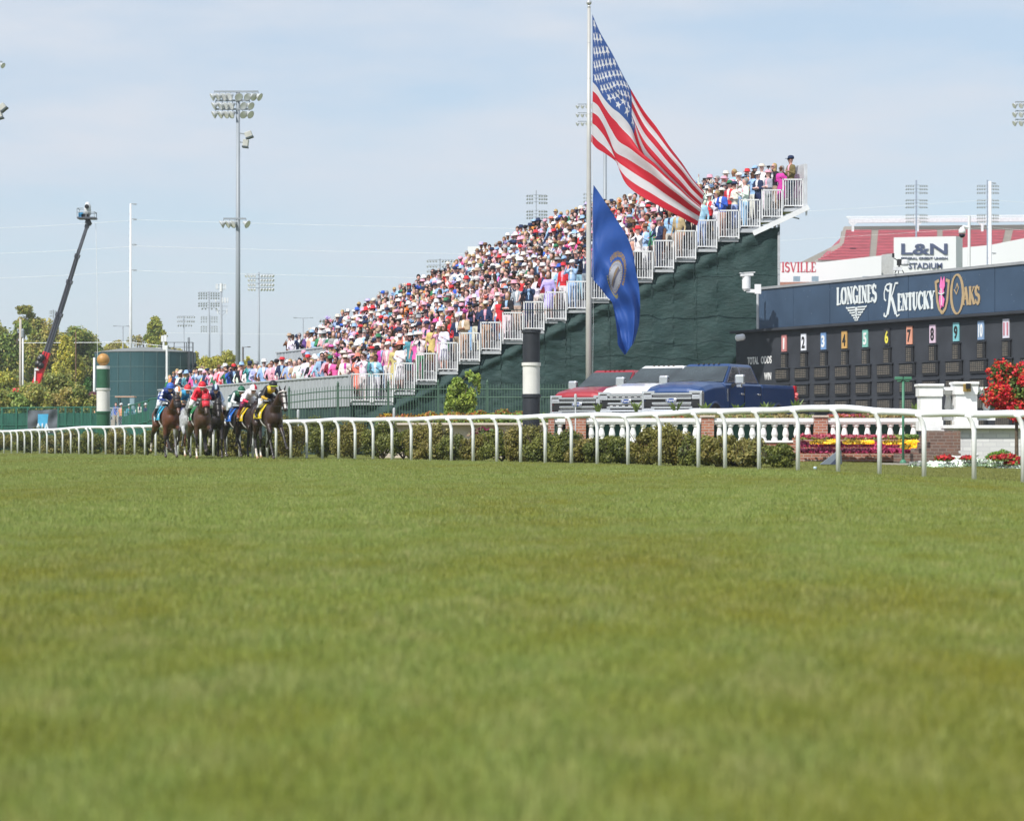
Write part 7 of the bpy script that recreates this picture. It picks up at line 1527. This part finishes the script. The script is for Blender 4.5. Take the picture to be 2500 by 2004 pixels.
mast(1309, 465, 600, 17, 5, 3, [(y, [-22, -16, -10, 8, 14, 20, 25], 0.2, 1) for y in (479, 487, 496, 517, 525, 533, 553, 561)], 'mast with eight lamp rows behind the crowd left of the flagpole', lamp=.30)
mast(1477, 250, 560, 24, 11, 9, [(y, [-66, -54, -42, -30], [-1.3, -1.1, -.9, -.8], 1) for y in (261, 282, 303)], 'grey mast mostly hidden by the large flag with lamps left of the flagpole', lamp=.44)
mast(1438, 470, 620, 16, 3, 2.5, [(y, [-12, -6, 6, 11], 0, 1) for y in (475, 484, 493, 502)], 'faint mast with small lamps right behind the flagpole', lamp=.28)
mast(790, 780, 860, 18, 3, 3, [(784, [-8, -1, 6, 13, 20, 27, 34], .5, 1)], 'partly hidden row of small lamps just above the crowd at left', lamp=.36)
for px, lab in ((2237, 'left of the stadium sign top'), (2411, 'right of the stadium sign top')):
    mast(px, 440, 640, 15.8, 5, 4, [(y, [-25, -19.5, -14, -8, 9, 14, 19.5, 25], .1, 1) for y in (455, 463, 472, 490, 498, 507, 526, 534, 542)], 'stadium floodlight mast with nine lamp rows ' + lab, lamp=.27, mt=mat('mast_slate', (.20, .24, .30), .5))
mast(2536, 240, 900, 36, 13, 10, [(y, [-58, -42, -26, -12, 12, 28], [-1.3, -1.1, -.9, -.7, .7, 1], 1) for y in (258, 280, 301)], 'floodlight mast cut off by the right edge with three lamp rows', lamp=.42)
mast(-44, 140, 1000, 36, 13, 10, [(160, [20, 36, 50], [.6, .9, 1.1], 1)], 'floodlight mast cut off by the left edge with pale speaker boxes', lamp=.42, boxes=((6, 262, 17, 14, -.7), (-2, 280, 14, 18, -.3)))
# cell tower
m = 17; ct = empty('cell_tower', P(540, HOR, m), label='grey cell tower with panel antennas between two lamp masts', cat='cell tower'); ct.location.z = 0; o = Vector(ct.location); f = lambda x, y: P(x, y, m) - o
q = MB(); q.tube([(0, 0, 0), f(540, 700)], [.24, .16], 10); q.build('pole', galv, ct, smooth=True)
q = MB(); q.tube([f(540, 712), f(540, 692)], .22, 10); q.build('antenna_panel', whp, ct)
for y, xs in ((700, (528, 531, 547, 551)), (733, (527, 543, 548, 551, 556)), (760, (531, 554))):
    for x in xs:
        q = MB(); q.box(f(x, y), (.11, .2, .75)); q.build('antenna_panel', whp, ct)
q = MB()
for y, x0, x1 in ((696, 528, 552), (706, 526, 552), (738, 524, 558), (748, 542, 556), (759, 526, 556)): q.bar(f(x0, y), f(x1, y), .07)
q.bar(f(532, 760), f(540, 772), .05); q.bar(f(553, 760), f(541, 772), .05); q.build('antenna_frame', galv, ct)
# street lights
def street(px, ytop, ybot, m, arms, label, w_=3, mt=None):
    b = P(px, HOR, m); b.z = 0; rt = empty('street_light', b, label=label, cat='street light'); f = lambda x, y: P(x, y, m) - b; q = MB(); q.tube([(0, 0, 0), f(px, ytop)], w_ / 2 / m, 8); q.build('pole', mt or galv, rt, smooth=True)
    for x in arms: q = MB(); q.bar(f(px, ytop + 1), f(x, ytop), 1.2 / m); q.box(f(x, ytop), (7 / m, .3, 2 / m)); q.build('lamp_arm', mt or galv, rt)
street(740, 776, 830, 22, (720, 761), 'thin double armed street light above the crowd at left')
street(300, 796, 880, 24, (280, 312), 'thin street light with long arms left of the white steel pole'); street(593, 847, 905, 40, (608,), 'dark bracket street light right of the tall mast foot', 5, mat('dark_bronze', (.10, .10, .10), .5))
# power poles and lines
def steel_pole(px, ytop, ybot, m, w0, w1, arms, side, label):
    b = P(px, HOR, m); b.z = 0; rt = empty('power_pole', b, label=label, cat='power pole'); f = lambda x, y: P(x, y, m) - b; q = MB(); q.tube([(0, 0, 0), f(px, ytop)], [w0 / 2 / m, w1 / 2 / m], 12); q.build('pole', mat('pole_white_steel', (.66, .67, .68), .4, var=.06), rt, smooth=True)
    for y in arms: q = MB(); q.tube([f(px, y), f(px + side * 6, y - 1.5), f(px + side * 15, y - .5)], 1.1 / m, 6); q.tube([f(px + side * 6, y + 1.5), f(px + side * 15, y)], .9 / m, 6); q.build('crossarm', MATS['mast_steel'], rt)
    q = MB(); 
    for k in range(12): q.box(f(px - 4, ytop + 25 + k * 18), (1.5 / m, .1, 1.2 / m))
    q.build('step_bolts', galv, rt); return rt
steel_pole(319, 497, 880, 24, 9, 5, (499, 536, 598, 660), 1, 'tall white steel power pole with short arms behind the tank')
steel_pole(2417, 443, 700, 22, 11, 8, (448, 619), 1, 'white steel power pole in front of the right stadium mast')
wirem = mat('cable_grey', (.88, .89, .90), .6)
def wire(pts, r, label, m, sag=0):
    a = [P(x, y, m) for x, y in pts]; o = a[0].copy(); P_ = []
    for i in range(len(a) - 1):
        for k in range(8): t = k / 8; p = a[i].lerp(a[i + 1], t) - o; p.z -= sag * 4 * t * (1 - t); P_.append(p)
    P_.append(a[-1] - o); q = MB(); q.tube(P_, r, 4); e = q.build('power_line', wirem, label=label, cat='power line', group='overhead lines'); e.location = o
for y0, y1, y2, lab in ((558, 537, 549, 'highest'), (620, 601, 612, 'second'), (680, 661, 673, 'third')):
    wire([(-40, y0), (334, y1), (1300, y2 + 10)], .014, lab + ' of the three long overhead lines left of the crowd', 24, .1)
wire([(-40, 838), (318, 836), (410, 846)], .03, 'thick overhead cable crossing the trees at left', 25); wire([(360, 812), (1000, 820)], .012, 'faint thin overhead line crossing behind the tank railing', 20)
wire([(1900, 520), (2417, 488), (2560, 498)], .012, 'upper overhead line above the stadium seats', 20, .05); wire([(1900, 588), (2417, 555), (2560, 566)], .012, 'lower overhead line crossing the stadium seats', 20, .05)
# wooden utility poles at left
woodm = mat('grey_wood', (.42, .38, .33), .85, var=.2, nscale=2, stretch=(4, 4, .4), bump=.3)
def upole(px, ytop, m, w_, label, extra=True, mt=None):
    b = P(px, HOR, m); b.z = float(ground_z(b.x, b.y)); rt = empty('utility_pole', b, label=label, cat='utility pole'); f = lambda x, y: P(x, y, m) - b; q = MB(); q.tube([(0, 0, 0), f(px, ytop)], [w_ / 2 / m, w_ / 2.4 / m], 10); q.build('pole', mt or woodm, rt, smooth=True)
    if extra:
        q = MB(); q.bar(f(px - 7, ytop + 32), f(px + 7, ytop + 32), .12); 
        for dx in (-6, 6): q.lathe([(.05, 0), (.09, .1), (.04, .25)], f(px + dx, ytop + 31), 8)
        q.lathe([(.12, 0), (.13, .5), (.08, .6)], f(px + 5, ytop + 44), 10); q.build('insulator', MATS['mast_steel'], rt)
upole(50, 779, 32, 7, 'weathered grey wooden utility pole in front of the left trees'); upole(56, 826, 32.5, 4, 'short pale pole just right of the grey wooden utility pole', False, whp); upole(185, 809, 33, 3, 'thin rusty brown pole right of the boom', False, mat('rust_pole', (.13, .07, .045), .8)); upole(230, 873, 30, 6, 'short white pole left of the gold ball', False, whp)
# ================================================================== BOOM LIFT WITH CAMERA
m = 36; bl = empty('boom_lift', P(85, 1000, m), label='tall red and dark grey telescopic boom lift leaning right above the trees', cat='boom lift'); bl.location.z = float(ground_z(bl.location.x, bl.location.y)); o = Vector(bl.location); f = lambda x, y, d=0: P(x, y, m) - o + Vector((0, d, 0))
bred = mat('boom_red', (.60, .02, .03), .4, var=.08); bgr = mat('boom_slate', (.07, .075, .095), .5, var=.12)
q = MB(); q.bar(f(83, 950), f(115, 860), .50, .50); q.build('lower_boom', bred, bl, bevel=.04)
for (a, b2, w_) in (((112, 868), (146, 764), .40), ((145, 767), (171, 684), .33), ((170, 686), (190, 621), .27), ((189.5, 622), (214, 548), .21)):
    q = MB(); q.bar(f(*a), f(*b2), w_, w_); s_ = q.build('boom_section', bgr, bl, bevel=.02); q = MB(); d = (f(*b2) - f(*a)).normalized(); q.bar(f(*b2) - d * .25, f(*b2), w_ + .07, w_ + .07); q.build('collar', bgr, s_)
q = MB(); q.tube([f(101, 893, -.4), f(130, 808, -.32), f(157, 724, -.28), f(192, 608, -.24)], .03, 6); q.build('hose', blackpl, bl)
q = MB()
for x, y in ((101, 877), (105, 873), (97, 889), (102, 893)): q.lathe([(.05, -.2), (.22, -.12), (.22, .12), (.05, .2)], f(x, y, -.45), 12, Matrix.Rotation(R(90), 3, 'X'))
q.build('cable_reel', blackpl, bl)
q = MB(); q.bar(f(88, 905, -.3), f(86, 945, -.3), .10); q.box(f(92, 902, -.3), (.3, .2, .16)); q.build('lift_cylinder', whp, bl)
q = MB(); q.box(f(85, 968), (2.6, 2.2, 1.1)); q.bar(f(85, 955), f(55, 985), .2); q.bar(f(85, 955), f(118, 980), .2); q.build('chassis', bred, bl, bevel=.06)
for s in (-1, 1):
    for yy in (-1, 1): q = MB(); q.lathe([(.3, -.2), (.5, -.16), (.5, .16), (.3, .2)], f(85, 985) + Vector((s * 1.2, yy * 1.2, -.1)), 18, Matrix.Rotation(R(90), 3, 'Y')); q.build('wheel', tyre, bl)
q = MB(); q.bar(f(214, 548), f(218, 541), .4); q.bar(f(218, 545), f(213, 535), .3); q.build('jib_joint', blackpl, bl)
q = MB(); q.box(f(213, 533.5), (1.2, 1.1, .12)); q.build('platform', bgr, bl)
q = MB()
for yy in (-.5, .5):
    for x in (191, 213, 233): q.bar(f(x, 533, yy), f(x, 510 if x < 200 else 519, yy), .04)
    q.bar(f(191, 510, yy), f(205, 510, yy), .04); q.bar(f(191, 520, yy), f(233, 520, yy), .04); q.bar(f(190, 533, yy), f(235, 533, yy), .06)
q.bar(f(191, 510, -.5), f(191, 510, .5), .04); q.bar(f(233, 519, -.5), f(233, 519, .5), .04); q.build('platform_rail', MATS['mast_steel'], bl)
bc = empty('broadcast_camera', f(214, 530) + o, label='broadcast camera under a white rain cover on the boom platform', cat='camera'); q = MB(); q.lathe([(.22, .1), (.26, .4), (.24, .75), (.14, .98), (.02, 1.02)], (0, 0, 0), 14, sx=.9); q.build('rain_cover', MATS['cover_white'], bc, smooth=True)
q = MB(); q.lathe([(.13, 0), (.15, .2), (.12, .25)], (0, -.2, .68), 14, Matrix.Rotation(R(90), 3, 'X')); q.build('lens', blackpl, bc); q = MB(); q.box((-.12, -.1, .06), (.5, .5, .25)); q.build('control_box', blackpl, bc); q = MB(); q.box((-.42, -.2, .12), (.3, .3, .3)); q.build('blue_box', mat('case_blue', (.03, .25, .50), .5), bc)
q = MB(); q.tube([f(234, 545) + o - bc.location, f(237, 700) + o - bc.location, f(238, 880) + o - bc.location], .012, 4); q.build('cable', wirem, bc)
# ================================================================== WATER TANK
m = 27; tk = empty('water_tank', P(355, HOR, m), label='large dark green cylindrical steel tank with low grey roof and ladder platform', cat='tank'); tk.location.z = 1.5; o = Vector(tk.location); rad = 122 / m; zt = P(0, 862, m).z - 1.5
tkm = mat('tank_green', (.022, .075, .085), .42, var=.15, nscale=.35, spec=.5)
q = MB(); q.lathe([(rad, -1.5), (rad, zt)], (0, 0, 0), 64); q.build('tank_wall', tkm, tk, smooth=False)
q = MB(); q.lathe([(rad + .06, zt), (rad + .06, zt + .05), (rad * .5, zt + .38), (.1, zt + .55)], (0, 0, 0), 64); q.build('roof', mat('tank_roof', (.20, .21, .20), .7, var=.1), tk, smooth=False)
q = MB()
for k in range(24):
    a = 2 * math.pi * k / 24 + .1; q.bar((rad * 1.004 * math.cos(a), rad * 1.004 * math.sin(a), -1.5), (rad * 1.004 * math.cos(a), rad * 1.004 * math.sin(a), zt), .06, .03)
for y in (898, 933, 968): z = P(0, y, m).z - 1.5; q.lathe([(rad + .03, z - .03), (rad + .035, z + .03)], (0, 0, 0), 64)
q.build('panel_seams', mat('seam_green', (.10, .17, .17), .5), tk)
f = lambda x, y, d=0: P(x, y, m) - o + Vector((0, d, 0)); drk = mat('rail_dark', (.05, .055, .065), .5)
q = MB()
for x in (401, 432, 457, 462, 478): q.bar(f(x, 862, -2), f(x, 838, -2), .06)
q.bar(f(401, 838, -2), f(478, 838, -2), .05); q.bar(f(401, 850, -2), f(478, 850, -2), .04); q.bar(f(399, 861, -2), f(478, 861, -2), .1)
for x in (467, 470, 478): q.bar(f(x, 826 if x < 475 else 838, -2.3), f(x, 1000, -2.3), .06)
for k in range(26): q.bar(f(467, 840 + k * 6, -2.3), f(470, 840 + k * 6, -2.3), .03)
q.build('ladder_platform', drk, tk)
q = MB(); q.box(f(392, 852, -.5), (.75, .6, .22)); q.lathe([(.35, 0), (.35, .2)], f(392, 857, -.5), 16); q.build('roof_vent', whp, tk)
q = MB(); q.tube([f(424, 850, -4.7), f(424, 1000, -4.7)], .11, 10); q.box(f(424, 926, -4.8), (.26, .1, .22)); q.box(f(420, 853, -4.6), (.42, .3, .4)); q.build('white_pipe', whp, tk)
q = MB(); q.tube([f(478, 892, -1), f(486, 894, -1), f(489, 905, -1), f(489, 960, -1)], .22, 10); q.build('overflow_pipe', drk, tk, smooth=True)
q = MB(); q.tube([f(407, 862, -2.1), f(407, 836, -2.1)], .1, 8); q.box(f(404, 829, -2.1), (.22, .22, .55)); q.box(f(411, 828, -2.1), (.24, .22, .6)); q.build('antenna', whp, tk)
# golf cart and backstretch spectators beyond the left fence
m = 33; gc = empty('golf_cart', P(305, 1035, m), label='golf cart with a salmon canopy parked before the green tank', cat='golf cart'); o = Vector(gc.location); o.z = float(ground_z(o.x, o.y)) ; gc.location = o; zc = P(0, 969, m).z
f = lambda x, y, d=0: P(x, y, m) - o + Vector((0, d, 0)); q = MB(); q.box(f(307, 969), (1.45, 1.2, .09)); q.build('canopy', mat('salmon_vinyl', (.55, .33, .24), .7), gc, bevel=.03)
q = MB()
for x in (291, 322):
    for yy in (-.5, .5): q.bar(f(x, 970, yy), f(x + 2, 1000, yy), .05)
q.build('canopy_post', blackpl, gc)
q = MB(); q.box(f(306, 1012), (2.0, 1.15, .5)); q.box(f(325, 1004), (.5, 1.1, .6)); q.build('cart_body', mat('cart_teal', (.12, .24, .30), .4), gc, bevel=.08); q = MB(); q.poly([f(319, 970, -.55), f(331, 970, -.55), f(331, 1000, -.5), (f(319, 1000, -.5))]); q.hexa([f(320, 972, -.56), f(330, 972, -.56), f(330, 999, -.56), f(320, 999, -.56), f(320, 972, -.54), f(330, 972, -.54), f(330, 999, -.54), f(320, 999, -.54)]); q.build('windscreen', mat('pale_screen', (.25, .36, .42), .2), gc)
for s in (-1, 1):
    for yy in (-.5, .5): q = MB(); q.lathe([(.1, -.1), (.24, -.08), (.24, .08), (.1, .1)], f(306, 1024) + Vector((s * .75, yy, 0)), 16, Matrix.Rotation(R(90), 3, 'X')); q.build('wheel', tyre, gc)
g = random.Random(77)
BK = [(176, 'bare head', 'pink'), (186, 'pale cap', 'white'), (196, 'bare head', 'grey'), (206, 'cap', 'light blue'), (216, 'hat', 'beige'), (224, 'bare head', 'peach'), (283, 'bare head', 'royal blue'), (296, 'cap', 'orange'), (316, 'cap', 'teal'), (340, 'bare head', 'white'), (356, 'cap', 'navy')]
for i, (x, h_, c_) in enumerate(BK):
    m = 37 if x < 240 else 36; p = P(x, 1035, m); p.z = P(0, 982 + (i % 3) * 2, m).z - 1.80
    pos = p; d = roll(g, dict(top=c_, pose=g.choice([0, 1, 5]), woman=False, hat=None if 'bare' in h_ else 3, hatc='white')); add_person(pos, R(-90) + g.uniform(-.6, .6), d, g, 'person in %s top with %s behind the left fence, %s' % (c_, h_, 'left of the striped pole' if x < 240 else 'near the golf cart'), 'spectators behind the left fence')
q = MB(); q.hexa([P(x, y, m) for x, y, m in ((150, 1045, 37.4), (246, 1045, 37.4), (246, 1045, 36.4), (150, 1045, 36.4))] + [Vector(P(x, 0, m).to_2d().to_3d()) + Vector((0, 0, P(0, 982, 37).z - 1.84)) for x, m in ((150, 37.4), (246, 37.4), (246, 36.4), (150, 36.4))]); q.build('viewing_platform', mat('platform_wood', (.20, .17, .14), .8), label='low wooden viewing platform behind the left fence', cat='platform')
q = MB(); q.hexa([P(x, y, m) for x, y, m in ((262, 1045, 36.4), (372, 1045, 36.4), (372, 1045, 35.4), (262, 1045, 35.4))] + [Vector(P(x, 0, m).to_2d().to_3d()) + Vector((0, 0, P(0, 982, 36).z - 1.84)) for x, m in ((262, 36.4), (372, 36.4), (372, 35.4), (262, 35.4))]); q.build('viewing_platform', MATS['platform_wood'], label='low wooden viewing platform beside the golf cart', cat='platform')
# white sheds half hidden by the trees
for i, (x0, x1, y0, y1, lab) in enumerate(((8, 78, 882, 930, 'behind the grey utility pole'), (206, 240, 900, 945, 'left of the gold ball pole'))):
    m = 19; o = P((x0 + x1) / 2, y1, m); o.z = 1.5; b = empty('white_tent', o, label='white peaked tent half hidden by trees ' + lab, cat='tent'); W = (x1 - x0) / 2 / m; H = P(0, y0 + 16, m).z - 1.5; T = P(0, y0, m).z - 1.5
    q = MB(); q.hexa([(-W, -2, 0), (W, -2, 0), (W, 2, 0), (-W, 2, 0), (-W, -2, H), (W, -2, H), (W, 2, H), (-W, 2, H)]); q.build('wall', whp, b); q = MB(); q.hexa([(-W - .2, -2.2, H), (W + .2, -2.2, H), (W + .2, 2.2, H), (-W - .2, 2.2, H), (-W * .1, -.2, T), (W * .1, -.2, T), (W * .1, .2, T), (-W * .1, .2, T)]); q.build('roof', whp, b)
# two spectators standing at the far end of the front platform: orange hat and brown hat

# ================================================================== HAZE: one even body of air round the whole scene
q = MB(); q.hexa([(-1600, -60, -1.2), (1600, -60, -1.2), (1600, 3020, -1.2), (-1600, 3020, -1.2), (-1600, -60, 60), (1600, -60, 60), (1600, 3020, 60), (-1600, 3020, 60)])
hm = bpy.data.materials.new('haze_air'); hm.use_nodes = True; n = hm.node_tree; n.nodes.clear(); oo = n.nodes.new('ShaderNodeOutputMaterial'); pv = n.nodes.new('ShaderNodeVolumePrincipled'); pv.inputs['Color'].default_value = (.86, .92, 1, 1); pv.inputs['Density'].default_value = .00026; pv.inputs['Anisotropy'].default_value = .2; n.links.new(pv.outputs[0], oo.inputs['Volume'])
q.build('haze', hm, kind='stuff', label='thin bluish haze over the racecourse', cat='haze')
